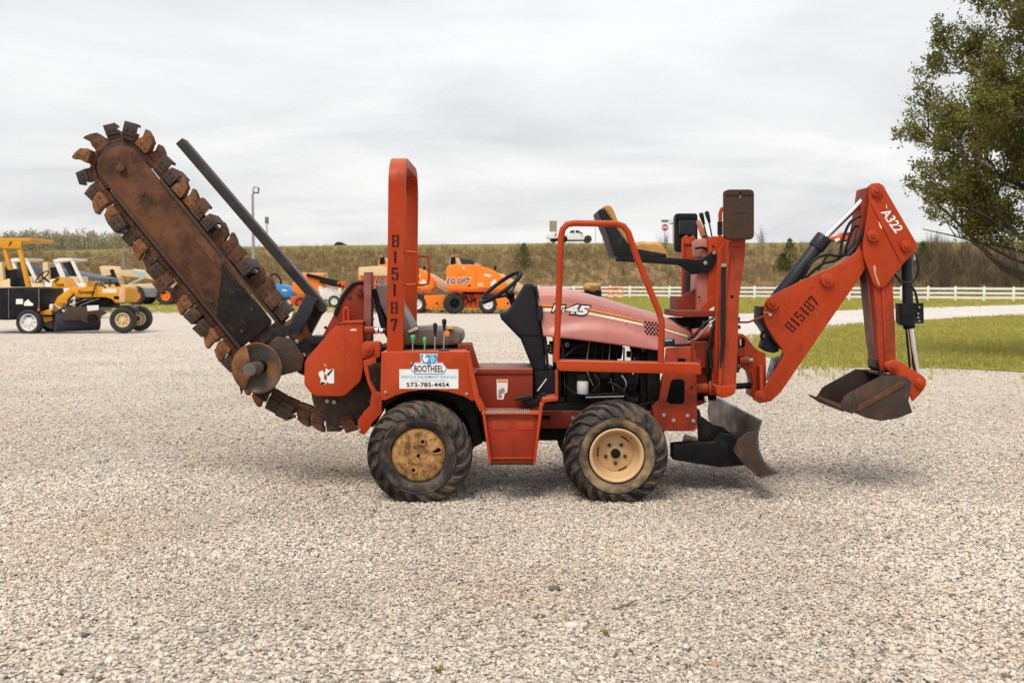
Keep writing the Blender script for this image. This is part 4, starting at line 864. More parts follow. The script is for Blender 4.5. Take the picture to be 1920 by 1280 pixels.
# ------------------------------------------------------------------ operator seat and levers
seat = part('seat_cushion', MB().pp([(757, 622), (770, 616), (800, 614), (850, 617), (864, 623), (867, 636), (862, 646), (840, 649), (760, 649)], 7.03, 7.52), VINYL, T, bevel=.028, seg=3)
part('seat_back', MB().pp([(703, 536), (712, 530), (728, 534), (742, 560), (756, 586), (772, 616), (768, 626), (745, 628), (730, 610), (712, 570)], 7.03, 7.52), VINYL, T, bevel=.022, seg=3)
part('seat_pan', MB().pp([(697, 545), (702, 540), (722, 600), (740, 632), (728, 640), (712, 610)], 7.08, 7.48), PLASTIC, T, bevel=.01)
part('seat_belt', MB().pp([(763, 621), (778, 613), (783, 615), (783, 618), (768, 624)], 7.0, 7.05), CREAM, T, bevel=.003)
part('seat_mount', MB().rect(760, 648, 862, 656, 7.08, 7.46), GRIME, T, bevel=.005)
for px, py, y1, h, mm, wdt in ((774.5, 635, 659, 14, GREENK, 5.2), (796.5, 641, 660, 18, GREENK, 4), (816, 618, 659, 25, PLASTIC, 4.2), (833, 609, 655, 22, PLASTIC, 4.6)):
    lv = part('control_lever', MB().tpx([(px - 1, y1, 6.80), (px, py, 6.80)], .0045, 8), BARE, T)
    k = m_per_px(6.8); c = W(px, py + h / 2, 6.80)
    part('knob', MB().lathe([(0, 0), (wdt * .45 * k, 0), (wdt * .62 * k, h * .35 * k), (wdt * k, h * .75 * k), (wdt * .9 * k, h * .95 * k), (wdt * .4 * k, h * 1.02 * k), (0, h * 1.03 * k)], c, (0, 0, 1), 14), mm, lv, ang=60)
part('lever_boot', MB().lathe([(.034, 0), (.036, .01), (.02, .02), (0, .022)], W(832, 659, 6.82), (0, 0, 1), 16), HOSE, T)
part('indicator_lamp', MB().ycyl(838, 626, 6.95, 6.99, 5, 14), PORANGE, T, bevel=.003); part('yellow_switch', MB().rect(839, 611, 849, 617, 7.0, 7.04), YELK, T, bevel=.004)

# ================================================================== digging boom and chain
YC = 7.20; KP = m_per_px(YC)
D = Vector((.633, .774)); PR = Vector((.774, -.633)); NO = Vector((228, 314))
def bp(al, pe): q = NO + D * al + PR * pe; return (q.x, q.y)
arc = [(NO.x + 41 * cos(a), NO.y + 41 * sin(a)) for a in [atan2(-PR.y, -PR.x) + (pi) * i / 16 for i in range(17)]]
boom = part('digging_boom', MB().pp(arc + [bp(230, 38), bp(400, 36), bp(402, -41), bp(120, -41)], YC - .075, YC - .055), PLATE, T, bevel=.004, label='rusty brown digging boom plate')
part('boom_plate', MB().pp(arc + [bp(230, 38), bp(400, 36), bp(402, -41), bp(120, -41)], YC + .055, YC + .075), RUSTD, boom, bevel=.004)
part('boom_bar', MB().pp([bp(0, -22), bp(0, 26), bp(470, 26), bp(470, -22)], YC - .054, YC + .054), RUSTD, boom, bevel=.004)
part('paint_plate', MB().pp([bp(258, 33), bp(404, 34), bp(404, -40), bp(330, -40)], YC - .083, YC - .0745), BLKPLATE, boom, bevel=.003, label='black painted lower plate')
part('edge_strip', MB().pp([bp(62, 39), bp(62, 45), bp(420, 45), bp(420, 39)], YC - .088, YC + .03), RUSTD, boom, bevel=.002)
part('edge_strip', MB().pp([bp(22, -46), bp(22, -40), bp(415, -40), bp(415, -46)], YC - .088, YC + .03), RUSTD, boom, bevel=.002)
part('scraper_strip', MB().pp([bp(150, 30), bp(155, 37), bp(320, 37), bp(320, 15), bp(300, 14), bp(295, 20), bp(205, 20)], YC - .080, YC - .0745), PLATE, boom, bevel=.002)
bolts(boom, [(226, 314)], YC - .075, 8, RUST, .03); bolts(boom, [(267, 363)], YC - .075, 4, RUSTD, .008); bolts(boom, [bp(360, 20), bp(380, -20), bp(300, -30)], YC - .083, 3.4, RUSTD, .006)
part('nose_roller', MB().ycyl(NO.x, NO.y, YC - .05, YC + .05, 47, 36), RUSTD, boom, bevel=.004)
# chain path: up the outer run to the nose, round it, down the inner run, slack to the drive sprocket
ch = []
for al in range(0, 471, 10): ch.append(bp(470 - al, 50))
a0 = atan2(PR.y, PR.x)
for i in range(1, 24): a = a0 - pi * i / 24; ch.append((NO.x + 50 * cos(a), NO.y + 50 * sin(a)))
for al in range(0, 386, 10): ch.append(bp(al, -50))
sl = catmull([Vector((p[0], p[1], 0)) for p in (bp(388, -50), (456, 672), (482, 706), (512, 732), (548, 752), (590, 768), (628, 775))], 8); ch += [(p.x, p.y) for p in sl]
SP = Vector((640, 712)); 
for i in range(1, 20): a = radians(95 - 195 * i / 19); ch.append((SP.x + 62 * cos(a), SP.y + 62 * sin(a)))
ch.append((600, 660))
cum = [0]
for a, b in zip(ch, ch[1:] + ch[:1]): cum.append(cum[-1] + sqrt((a[0] - b[0]) ** 2 + (a[1] - b[1]) ** 2))
def chain_at(s_):
    s_ %= cum[-1]
    for i in range(len(ch)):
        if cum[i] <= s_ <= cum[i + 1]:
            t = (s_ - cum[i]) / max(1e-6, cum[i + 1] - cum[i]); a = ch[i]; b = ch[(i + 1) % len(ch)]; return Vector((a[0] + (b[0] - a[0]) * t, a[1] + (b[1] - a[1]) * t))
NS = round(cum[-1] / 27.2); ps = cum[-1] / NS
def lmesh(name, mb, mat_, bevel=.003):
    o = part(name, mb, mat_, None, bevel, origin=(0, 0, 0)); me = o.data; bpy.data.objects.remove(o); return me
lk = MB()
for y in (-.040, .030):
    q = [(-.052, -.004), (-.046, -.020), (.046, -.020), (.052, -.004), (.050, .014), (-.050, .014)]; lk.prism(q, y, y + .012)
lk.cyl((-.034, -.046, -.002), (-.034, .046, -.002), .010, n=10).cyl((.034, -.046, -.002), (.034, .046, -.002), .010, n=10)
link_me = lmesh('chain_link', lk, RUST)
def claw(y0, y1, tip):
    mb = MB(); mb.prism([(-.044, .004), (.044, .004), (.047, .040), (.040, .062), (-.036, .060), (-.046, .03)], y0, y1)
    mb.prism([(-.038, .045), (.038, .050), (.043, .074), (.048 + tip, .094), (.055 + tip, .112), (.040 + tip, .114), (.008, .104), (-.028, .086)], y0 + .008, y1 - .008)
    for x, z in ((-.018, .03), (.016, .034)): mb.cyl((x, y0 - .006, z), (x, y0 + .002, z), .0075, n=6)
    return mb
def strap(y0, y1, h, bend):
    mb = MB(); mb.prism([(-.042, .004), (.044, .004), (.045, .055), (-.042, .055)], y0 + .012, y1 - .012)
    a = y0; mb.prism([(-.042, .03), (.044, .03), (.047 + bend, h), (-.036 + bend, h + .004)], a, a + .013); mb.prism([(-.034 + bend, h - .012), (.046 + bend, h - .016), (.048 + bend, h), (-.030 + bend, h + .004)], a + .0131, y1)
    for x, z in ((-.014, .06), (.02, .06)): mb.cyl((x, a - .007, z), (x, a + .002, z), .008, n=6)
    return mb
VAR = [[(lmesh('cutter_tooth', claw(-.075, .01, .004), RUSTY), 'claw'), (lmesh('cutter_tooth', claw(-.045, .045, .010), RUST), 'claw'), (lmesh('cutter_tooth', claw(-.10, -.02, .0), RUSTY), 'claw'), (lmesh('cutter_tooth', claw(-.03, .08, .006), RUST), 'claw')],
       [(lmesh('cutter_strap', strap(-.085, .0, .106, .0), RUSTD), 'strap'), (lmesh('cutter_strap', strap(-.10, -.03, .112, .012), RUST), 'strap'), (lmesh('cutter_strap', strap(-.06, .05, .100, .006), RUSTD), 'strap'), (lmesh('cutter_strap', strap(-.11, .1, .096, -.004), RUSTD), 'strap')]]
pattern = 'ccss'
rr_ = random.Random(5)
boom_n = boom
for i in range(NS):
    s0 = (i + .35) * ps; p = chain_at(s0); d = (chain_at(s0 + 9) - chain_at(s0 - 9)).normalized()
    if 566 < p.x and p.y < 742 and not (p.y > 735): continue                 # inside the drive housing
    c = W(p.x, p.y, YC); tx = Vector((d.x, 0, -d.y)); nz_ = Vector((d.y, 0, d.x)) * -1
    # outward side: away from the boom centre
    out_ = Vector((d.y, 0, d.x)); 
    if out_.dot(W(p.x, p.y, YC) - W(420, 560, YC)) < 0: out_ = -out_
    if 470 < p.x < 660 and p.y > 700: out_ = Vector((d.y, 0, d.x)); out_ = out_ if out_.z < 0 else -out_
    R = Matrix((tx, tx.cross(out_) * -1, out_)).transposed()
    if R.determinant() < 0: R = Matrix((tx, Vector((0, 1, 0)), out_)).transposed()
    ydir = R @ Vector((0, 1, 0)); flip = ydir.y < 0
    lo = bpy.data.objects.new('chain_link', link_me); COL.objects.link(lo); at_local(lo, boom, c); lo.rotation_mode = 'QUATERNION'; lo.rotation_quaternion = R.to_quaternion()
    k = 0 if pattern[i % len(pattern)] == 'c' else 1; me = VAR[k][rr_.randrange(4)][0]
    to = bpy.data.objects.new('cutter_tooth', me); COL.objects.link(to); at_local(to, boom, c + out_ * .008)
    R2 = R
    if flip: R2 = R @ Matrix.Diagonal(Vector((1, -1, 1)))
    jit = Matrix.Rotation(rr_.uniform(-.09, .09), 3, 'Y') @ Matrix.Rotation(rr_.uniform(-.1, .1), 3, 'Z')
    M4 = (R @ jit).to_4x4()
    to.rotation_mode = 'QUATERNION'; to.rotation_quaternion = (R @ jit).to_quaternion(); sc_ = rr_.uniform(.98, 1.12); to.scale = (sc_, -sc_ if flip else sc_, sc_)
# crumber bar above the chain
cb = MB(); a = W(340, 266, 7.12); b = W(609, 579, 7.12); cb.bar(a, b, .10, .058, (0, -1, 0)) if 0 else cb.bar(a, b, .06, .11, (0, 1, 0))
part('crumber_bar', cb, mat('scuffed_charcoal_bar', (.016, .016, .019), .42, c2=(.045, .035, .032), ns=5, spec=.2, dirt=(.11, .06, .04), ds=9, dlo=.54, dhi=.76, damt=.6, bump=.08, bs=60), T, bevel=.006)
crum = part('crumber_support', MB().bar(W(586, 556, 7.04), W(551, 622, 7.04), .085, .06, (0, 1, 0)), CYLN, T, bevel=.006)
part('crumber_support', MB().pp([(596, 566), (611, 580), (600, 592), (578, 634), (562, 628), (584, 584)], 7.16, 7.24), BLKPLATE, T, bevel=.004)
# boom mounting: dark arms between plate and drive head
arm = part('boom_mount', MB().pp([(504, 614), (514, 604), (552, 616), (580, 640), (604, 668), (590, 712), (560, 700), (540, 676)], 7.09, 7.13), BLKPLATE, T, bevel=.005)
part('boom_mount', MB().pp([(508, 640), (520, 630), (548, 636), (570, 668), (566, 694), (520, 706), (500, 690), (494, 660)], 7.05, 7.085), RUSTD, T, bevel=.006)
part('boom_mount', MB().pp([(540, 600), (572, 612), (600, 650), (590, 690), (552, 650)], 7.28, 7.32), RUSTD, T, bevel=.006)
bolts(arm, [(539, 634), (569, 666), (556, 640)], 7.09, 4.5, BARE)
part('round_guard', MB().lathe([(0, 0), (30 * KP, 0), (33 * KP, .02), (33 * KP, .07), (0, .07)], W(520, 664, 7.06), (0, 1, 0), 30), BLKPLATE, T)
# spoil auger: tilted dished disc on a tube
dc = W(479, 691, 6.93); axd = Vector((-.18, -.97, -.02)).normalized(); k = m_per_px(6.93)
aug = part('auger_disc', MB().lathe([(0, .062), (12 * k, .062), (22 * k, .052), (36 * k, .026), (47 * k, 0), (48.5 * k, -.004), (47 * k, -.010), (36 * k, .012), (20 * k, .040), (0, .046)], dc + axd * -.04, -axd, 44), RUSTY, T, ang=30, label='rusty dished auger disc')
part('dish_liner', MB().lathe([(45.5 * k, -.0095), (36 * k, .0085), (20 * k, .0365), (12 * k, .0415)][::-1], dc + axd * -.04, -axd, 40, caps=False), mat('polished_grey_steel', (.17, .155, .145), .42, metal=.4, c2=(.07, .055, .045), ns=7, dirt=(.26, .11, .03), ds=5, dlo=.50, dhi=.62, damt=.9), aug)
fl = MB(); 
fv = [dc + axd * .02]; u1 = axd.orthogonal().normalized(); u1 = (Vector((0, 0, 1)) - axd * axd.z).normalized(); u2 = axd.cross(u1)
n_ = 14; pts = []
for i in range(n_ + 1):
    t = radians(20 + 130 * i / n_); side = u1 * cos(t) - u2 * sin(t) if (u2.x > 0) else u1 * cos(t) + u2 * sin(t); pts.append((dc + side * 12 * k + axd * (.05 - .0016 * i), dc + side * 47.5 * k + axd * (.012 - .0008 * i)))
vs = [p for q in pts for p in q]; fl.add(vs, [(2 * i, 2 * i + 1, 2 * i + 3, 2 * i + 2) for i in range(n_)]); fo = part('auger_flight', fl, RUSTY, aug); sm = fo.modifiers.new('thickness', 'SOLIDIFY'); sm.thickness = .010
tb = W(467.5, 692.5, 6.80); part('auger_shaft', MB().lathe([(12.2 * k, 0), (12.2 * k, .16), (0, .16)], tb, (.10, .99, .0), 26, caps=False).lathe([(12.2 * k, 0), (8 * k, -.001), (7.8 * k, .06), (0, .06)], tb, (.10, .99, 0), 26), BARE if 0 else mat('grey_shaft', (.16, .145, .135), .5, metal=.3, c2=(.10, .08, .07), ns=8), aug)
part('shaft_bore', MB().cyl(tb + Vector((.002, .02, 0)), tb + Vector((.002, .03, 0)), 7.8 * k, n=20), INK, aug)
part('auger_shoe', MB().pp([(478, 728), (512, 722), (498, 754), (470, 734)], 7.0, 7.03), BLKPLATE, T, bevel=.003)
part('auger_shoe', MB().pp([(448, 722), (456, 726), (452, 740)], 7.0, 7.02), BLKPLATE, T, bevel=.003)
part('auger_carrier', MB().cyl(W(486, 688, 7.0), W(540, 668, 7.2), .045, n=20).cyl(W(479, 691, 6.95), W(486, 690, 7.1), .04, n=20), BLKPLATE, T)
# drive housing
hs = part('drive_housing', MB().pp([(631, 608), (640, 605), (676, 604), (681, 608), (681, 690), (676, 714), (648, 740), (640, 743), (592, 742), (582, 736), (572, 724), (570, 716), (571, 680), (576, 670)], 6.94, 7.46), ORANGE, T, bevel=.008)
part('housing_cap', MB().pp([(629, 607), (646, 602), (682, 601), (682, 605), (645, 606)], 6.93, 7.47), ORANGE, hs, bevel=.003)
part('side_panel', MB().pp([(652, 540), (660, 532), (683, 530), (683, 606), (640, 606), (600, 664), (590, 662), (598, 642)], 7.06, 7.10), DKRED, hs, bevel=.004)
part('rubber_edge', MB().tpx([(628, 590, 7.05), (640, 560, 7.05), (654, 540, 7.05), (666, 530, 7.05), (684, 528, 7.05)], .013, 8, 4), HOSE, hs)
part('lifting_eye', MB().tpx([(645, 606, 7.0), (645, 584, 7.0), (649, 577, 7.0), (653, 584, 7.0), (653, 606, 7.0)], .010, 8, 3), ORANGE, hs)
pin(hs, 675, 544, 7.06, 9, DKRED, .03); bolts(hs, [(655, 556), (610, 614), (640, 603), (668, 602)], 7.06, 3.2, RUSTD)
sticker('torn_decal', [(597, 698), (604, 694), (609, 700), (611, 690), (617, 694), (620, 692), (626, 692), (626.5, 718), (618, 719), (614, 716), (611, 719), (608, 721), (600, 719), (602, 710), (598, 704)], 6.94, WHITE, hs, label='torn white decal'); sticker('decal_scrap', [(601, 716), (609, 716), (609, 720), (601, 720)], 6.938, CYLN, hs)
sticker('decal_line', [(612, 702), (622, 692), (624, 694), (616, 704)], 6.938, CYLN, hs); sticker('decal_gap', [(608, 700), (613, 704), (612, 714), (607, 710)], 6.938, ORANGE, hs)
sticker('scratch', [(606, 680), (612, 686), (610, 687)], 6.94, CREAM, hs); sticker('scratch', [(656, 618), (662, 616), (668, 617), (668, 621), (663, 619), (660, 621)], 6.94, CREAM, hs)
part('rubber_bumper', MB().pp(rrect(577, 630, 612, 646, 6), 7.02, 7.2), HOSE, T, bevel=.006)
part('mast_post', MB().rect(682, 510, 696, 678, 7.0, 7.12), mat('dusty_brown_red', (.22, .05, .035), .6, c2=(.16, .045, .035), ns=4, dirt=(.3, .2, .16), ds=6, dlo=.5, dhi=.75, damt=.5), T, bevel=.005)
part('lift_ram', MB().tpx([(684, 619, 6.93), (704, 619, 6.93)], .026, 14).tpx([(704, 619, 6.93), (722, 620, 6.95)], .017, 12), DKRED, T, bevel=.003); part('ram_rod', MB().tpx([(703, 619, 6.93), (709, 619, 6.93)], .024, 14), CHROME, T); part('ram_rod', MB().tpx([(712, 620, 6.93), (718, 620, 6.93)], .020, 12), CHROME, T)
part('pivot_block', MB().pp(rrect(678, 641, 713, 672, 7), 6.86, 6.98), ORANGE, T, bevel=.006); pin(T, 689, 655, 6.86, 11, None, .02)
brk = part('hitch_bracket', MB().pp([(681, 676), (704, 670), (706, 680), (690, 686), (694, 712), (706, 734), (716, 738), (716, 774), (700, 790), (690, 806), (683, 815), (675, 812), (671, 804), (671, 788), (682, 772), (694, 760), (697, 736), (690, 720), (683, 695)], 6.80, 6.84), ORANGE, T, bevel=.004)
part('bracket_back', MB().pp([(690, 684), (716, 678), (716, 742), (702, 734), (693, 712)], 6.88, 6.95), RUSTD, T, bevel=.004); bolts(T, [(705, 689), (704, 712), (708, 727)], 6.88, 4, RUSTD); bolts(brk, [(674, 806)], 6.80, 3, BARE)
part('sprocket_guard', MB().lathe([(0, -.04), (58 * KP, -.04), (62 * KP, -.03), (62 * KP, .06), (0, .06)], W(648, 737, 7.16), (0, 1, 0), 40), RUSTD, T)
bolts(T, [(613, 752), (626, 754)], 7.08, 4.2, BARE, .02)
part('lower_skid', MB().pp([(606, 742), (672, 742), (690, 760), (692, 792), (670, 799), (644, 798), (618, 780), (600, 756)], 7.26, 7.36), GRIME, T, bevel=.006)

# ================================================================== backfill blade
bl = MB(); prof_b = [(1430, 788), (1424, 806), (1422, 822), (1424, 842), (1432, 862), (1444, 878), (1458, 886)]
q = [W(a, b, 6.66) for a, b in prof_b]; Yb0, Yb1 = 6.66, 8.22; n = len(q); vs = []
for Y, sx_ in ((Yb0, 0), (Yb1, -.02)):
    vs += [(p.x + sx_, Y, p.z) for p in q] + [(p.x - .016 + sx_, Y, p.z - .006) for p in q[::-1]]
m2 = 2 * n; bl.add(vs, [tuple(range(m2)), tuple(range(2 * m2 - 1, m2 - 1, -1))] + [(i, (i + 1) % m2, (i + 1) % m2 + m2, i + m2) for i in range(m2)])
blade = part('backfill_blade', bl, STEEL, T, bevel=.002, ang=30)
part('cutting_edge', MB().prism([(W(1425, 893, 6.66).x, W(1425, 893, 6.66).z), (W(1458, 884, 6.66).x, W(1458, 884, 6.66).z), (W(1460, 887, 6.66).x, W(1460, 887, 6.66).z), (W(1427, 897, 6.66).x, W(1427, 897, 6.66).z)], 6.66, 8.22), STEEL, blade, bevel=.002)
part('shaded_blade_end', MB().prism([(W(a, b, 6.66).x, W(a, b, 6.66).z) for a, b in ((1423, 808), (1420, 822), (1422, 842), (1430, 862), (1442, 878), (1457, 886), (1426, 895), (1396, 872), (1376, 846), (1384, 824), (1404, 810))], 6.661, 6.69), RUSTD, blade, bevel=.003)  # end plate coloured dark to carry the shade on the blade's lower back
part('blade_arm', MB().pp([(1262, 834), (1340, 829), (1352, 812), (1372, 816), (1398, 838), (1410, 858), (1400, 872), (1350, 876), (1262, 862)], 6.96, 7.10), BLACKP, T, bevel=.008); part('blade_arm', MB().pp([(1262, 834), (1350, 820), (1392, 850), (1350, 874), (1262, 862)], 7.5, 7.6), BLACKP, T, bevel=.008)
part('blade_ram', MB().tpx([(1282, 822, 7.3), (1330, 836, 7.3)], .035, 14).tpx([(1330, 836, 7.3), (1372, 848, 7.3)], .018, 12), BARE, T); part('blade_pivot', MB().rect(1370, 828, 1404, 866, 7.1, 7.5), STEEL, T, bevel=.01)
part('front_roller', MB().pp([(1303, 765), (1312, 768), (1315, 780), (1312, 795), (1303, 792)], 6.95, 7.6), HOSE, T, bevel=.006)
part('blade_link', MB().pp([(1308, 784), (1318, 782), (1338, 796), (1356, 800), (1372, 814), (1356, 832), (1310, 826)], 7.02, 7.06), BLKPLATE, T, bevel=.004)

# ================================================================== backhoe
YB = 7.10
# swing frame behind the radiator
part('swing_frame', MB().rect(1305, 620, 1344, 752, 7.0, 7.55).rect(1300, 640, 1330, 690, 6.95, 7.6), DKRED, T, bevel=.008)
part('frame_tube', MB().tpx([(1298, 628, 7.0), (1352, 622, 7.0)], .042, 18), ORANGEW, T, bevel=.004)
part('lower_pivot_tube', MB().tpx([(1290, 729, 6.98), (1340, 727, 6.98)], .034, 16), ORANGEW, T, bevel=.004); part('pivot_collar', MB().tpx([(1328, 727, 6.96), (1340, 727, 6.96)], .050, 18), ORANGE, T, bevel=.004)
part('pipe_fitting', MB().tpx([(1292, 741, 6.93), (1300, 742, 6.93)], .018, 10), CHROME, T); part('pipe_fitting', MB().tpx([(1293, 727, 6.92), (1298, 724, 6.92)], .024, 10), RUSTD, T); part('pipe_fitting', MB().tpx([(1322, 742, 6.95), (1324, 752, 6.95)], .02, 10), CHROME, T)
part('lower_casting', MB().pp([(1286, 736), (1344, 734), (1344, 750), (1330, 752), (1312, 760), (1300, 760), (1288, 752)], 7.0, 7.4), DKRED, T, bevel=.008)
# near stabiliser leg, folded up, with its rubber pad
leg = part('stabilizer_leg', MB().pp([(1368, 446), (1398, 446), (1397, 480), (1386, 560), (1384, 640), (1380, 726), (1372, 742), (1352, 746), (1345, 738), (1348, 690), (1354, 560), (1362, 480)], 6.76, 6.86), ORANGEW, T, bevel=.006, label='orange stabilizer leg folded upright')
part('leg_flange', MB().pp([(1356, 540), (1362, 500), (1366, 470), (1369, 470), (1364, 520), (1358, 640), (1352, 734), (1346, 736), (1350, 640)], 6.735, 6.77), ORANGE, leg, bevel=.003)
part('leg_foot', MB().pp([(1343, 724), (1382, 722), (1378, 738), (1366, 744), (1352, 746), (1344, 738)], 6.73, 6.90), ORANGE, leg, bevel=.006)
part('worn_hole', MB().ycyl(1372.5, 556, 6.758, 6.765, 3, 12), INK, leg)
padn = part('rubber_pad', MB().pp(rrect(1359, 355, 1414.5, 449, 9), 6.66, 6.73), PADR, T, bevel=.010, label='brown rubber stabilizer pad')
part('pad_groove', MB().rect(1374, 397, 1401, 398.6, 6.657, 6.662), RUSTD, padn); part('pad_groove', MB().rect(1387, 356, 1389.2, 372, 6.655, 6.665), mat('tan_smear', (.34, .20, .07), .8), padn); part('pad_groove', MB().rect(1386.5, 405, 1389.5, 446, 6.657, 6.662), RUSTD, padn)
part('pad_cap', MB().pp(rrect(1360, 356, 1413.5, 367, 5), 6.655, 6.735), PADR, padn, bevel=.004); part('pad_clevis', MB().rect(1370, 430, 1398, 462, 6.74, 6.80), ORANGEW, leg, bevel=.005)
part('leg_pivot_plate', MB().pp([(1342, 560), (1347, 470), (1358, 455), (1368, 470), (1366, 490), (1352, 560), (1352, 740), (1340, 740)], 6.87, 6.90), ORANGE, T, bevel=.004)
part('stabilizer_ram', MB().tpx([(1357, 500, 6.74), (1355, 640, 6.74), (1350, 690, 6.75)], .016, 12), HOSE, T); part('ram_clevis', MB().tpx([(1356.5, 494, 6.74), (1357, 500, 6.74)], .019, 12), BARE, T)
for b_ in ((1383, 598, 1387, .014), (1383, 613, 1388, .013), (1381, 688, 1388, .016), (1381, 695, 1386, .012)): part('bolt_stub', MB().tpx([(b_[0], b_[1], 6.8), (b_[2], b_[1], 6.8)], b_[3], 8), RUSTD, T)
# far stabiliser
fleg = part('stabilizer_leg', MB().pp([(1281, 446), (1288, 440), (1294, 446), (1300, 440), (1304, 446), (1306, 500), (1300, 560), (1300, 620), (1284, 620), (1282, 560)], 7.72, 7.82), ORANGE, T, bevel=.006, label='far stabilizer leg folded upright')
part('leg_flange', MB().rect(1279, 447, 1283.5, 560, 7.69, 7.73), ORANGE, fleg, bevel=.003); part('leg_flange', MB().rect(1301, 447, 1305.5, 540, 7.69, 7.73), ORANGE, fleg, bevel=.003)
part('leg_rib', MB().rect(1283, 457, 1302, 459, 7.71, 7.725), RUSTD, fleg); fpad = part('rubber_pad', MB().pp(rrect(1265, 400, 1308.5, 473, 7), 7.83, 7.90), HOSE, T, bevel=.010, label='black rubber pad of the far stabilizer')
part('pad_channel', MB().rect(1274, 412, 1304, 440, 7.76, 7.825), CYLN, fpad, bevel=.006); part('pad_lip', MB().pp(rrect(1266, 400, 1308, 411, 5), 7.79, 7.835), HOSE, fpad, bevel=.004)
part('stabilizer_ram', MB().tpx([(1292, 510, 7.66), (1290, 620, 7.66)], .030, 14), CYLN, T)
# control tower
tower = part('control_tower', MB().pp([(1328, 450), (1334, 443), (1360, 443), (1362, 447), (1362, 590), (1328, 590)], 7.0, 7.03), ORANGE, T, bevel=.004)
part('tower_front', MB().pp([(1308, 514), (1328, 514), (1328, 590), (1307, 590)], 7.02, 7.30), mat('dusty_pink_paint', (.44, .13, .09), .55, c2=(.38, .12, .09), ns=4), tower, bevel=.004)
part('tower_front', MB().pp([(1309, 450), (1318, 446), (1328, 450), (1328, 484), (1310, 480)], 7.04, 7.30), mat('dusty_pink_paint', (.48, .17, .11), .55, c2=(.38, .14, .10), ns=4), tower, bevel=.004)
part('tower_box', MB().rect(1326, 444, 1361, 588, 7.03, 7.45), DKRED, tower, bevel=.006); bolts(tower, [(1337, 461), (1311, 557)], 7.0, 2.6, RUSTD, .006)
part('gusset_box', MB().pp([(1270, 560), (1306, 540), (1306, 584), (1269, 584)], 7.10, 7.14), DKRED, tower, bevel=.004); part('gusset_box', MB().rect(1271, 556, 1306, 584, 7.14, 7.5), DKRED, tower, bevel=.004)
part('shelf', MB().rect(1267, 582, 1354, 594, 6.97, 7.5), DKRED, tower, bevel=.004); part('side_web', MB().pp([(1309, 584), (1328, 562), (1354, 540), (1358, 584)], 6.985, 7.0), ORANGE, tower, bevel=.003)
sticker('torn_decal', [(1330, 580), (1338, 575), (1346, 570), (1349, 574), (1342, 582), (1331, 584)], 6.984, WHITE, tower)
part('swing_post', MB().rect(1304, 592, 1330, 640, 7.05, 7.45), GRIME, T, bevel=.006); part('valve_bank', MB().rect(1268, 598, 1304, 612, 7.1, 7.5), GRIME, T, bevel=.006)
for px, py, bx0, by0 in ((1315, 399, 1326, 446), (1325.5, 396, 1335, 444)):
    lv = part('backhoe_lever', MB().tpx([(bx0, by0, 7.12), (px + 4, py + 20, 7.12)], .005, 8), HOSE, T)
    a = W(px + 5, py + 22, 7.12); b = W(px - 1, py, 7.12); kd = (b - a); part('knob', MB().lathe([(0, 0), (.009, 0), (.014, kd.length * .55), (.016, kd.length * .85), (.010, kd.length), (0, kd.length * 1.01)], a, kd, 12), HOSE, lv, ang=60)
part('pedal_flap', MB().pp([(1307, 414), (1312, 412), (1326, 440), (1322, 446), (1316, 442)], 7.2, 7.26), mat('pale_orange_paint', (.55, .20, .09), .55), T, bevel=.004); part('pedal_hinge', MB().rect(1319, 442, 1329, 447, 7.18, 7.26), BLACKP, T, bevel=.003)
part('side_lever', MB().tpx([(1304, 466, 7.0), (1316, 464, 7.02), (1326, 467, 7.03)], [.008, .010], 10, 3), BLACKP, T)
part('grab_bar', MB().tpx([(1350, 445, 7.2), (1350.5, 400, 7.2), (1353, 392, 7.2), (1362, 389, 7.2), (1380, 389, 7.2)], .014, 10), ORANGE, T); part('grip_sleeve', MB().tpx([(1350, 440, 7.2), (1350, 416, 7.2)], .018, 12), HOSE, T)
part('boom_lock', MB().pp([(1360, 458), (1367, 452), (1368, 480), (1362, 492), (1352, 488), (1347, 480)], 6.92, 6.96), ORANGE, T, bevel=.004); part('lock_pin', MB().tpx([(1346, 478, 6.93), (1354, 484, 6.93)], .024, 12), RUSTD, T)
# backhoe operator seat on its swing arm
sarm = part('seat_arm', MB().pp([(1155, 484), (1160, 481), (1240, 482), (1314, 487), (1330, 476), (1337, 469), (1343, 470), (1345, 477), (1338, 500), (1326, 512), (1298, 514), (1286, 508), (1278, 500), (1270, 496), (1200, 492), (1155, 490)], 6.98, 7.03), BLACKP, T, bevel=.005); bolts(sarm, [(1340, 474), (1323, 493)], 6.98, 4.2)
part('seat_arm_far', MB().pp([(1155, 484), (1240, 482), (1314, 487), (1310, 500), (1200, 492), (1155, 490)], 7.36, 7.40), BLACKP, T, bevel=.004)
part('seat_shell', MB().pp([(1121, 396), (1126, 391), (1136, 393), (1146, 412), (1176, 454), (1192, 466), (1250, 476), (1250, 483), (1160, 482), (1151, 478), (1140, 440)], 6.98, 7.42), PLASTIC, T, bevel=.012, seg=3)
part('seat_back_pad', MB().pp([(1130, 388), (1138, 384), (1146, 386), (1152, 396), (1158, 412), (1176, 440), (1190, 462), (1180, 462), (1160, 436), (1144, 408)], 7.02, 7.38), TORN, T, bevel=.016, seg=3)
tc_ = MB(); xs2 = [1184 + i * 4.6 for i in range(16)]; vs = []; nv = 9
for j in range(nv):
    Y = 7.02 + .36 * j / (nv - 1)
    for i, px in enumerate(xs2):
        e = min(1, min(i, 15 - i) / 2.5); topy = 470 - 17 * e ** .6 + 3.0 * mnoise.noise(Vector((px * .09, j * .9, 2))) + max(0, px - 1236) * .45 ; p = W(px, topy, 7.02); vs.append((p.x, Y, p.z - (0 if 0 < j < nv - 1 else .02)))
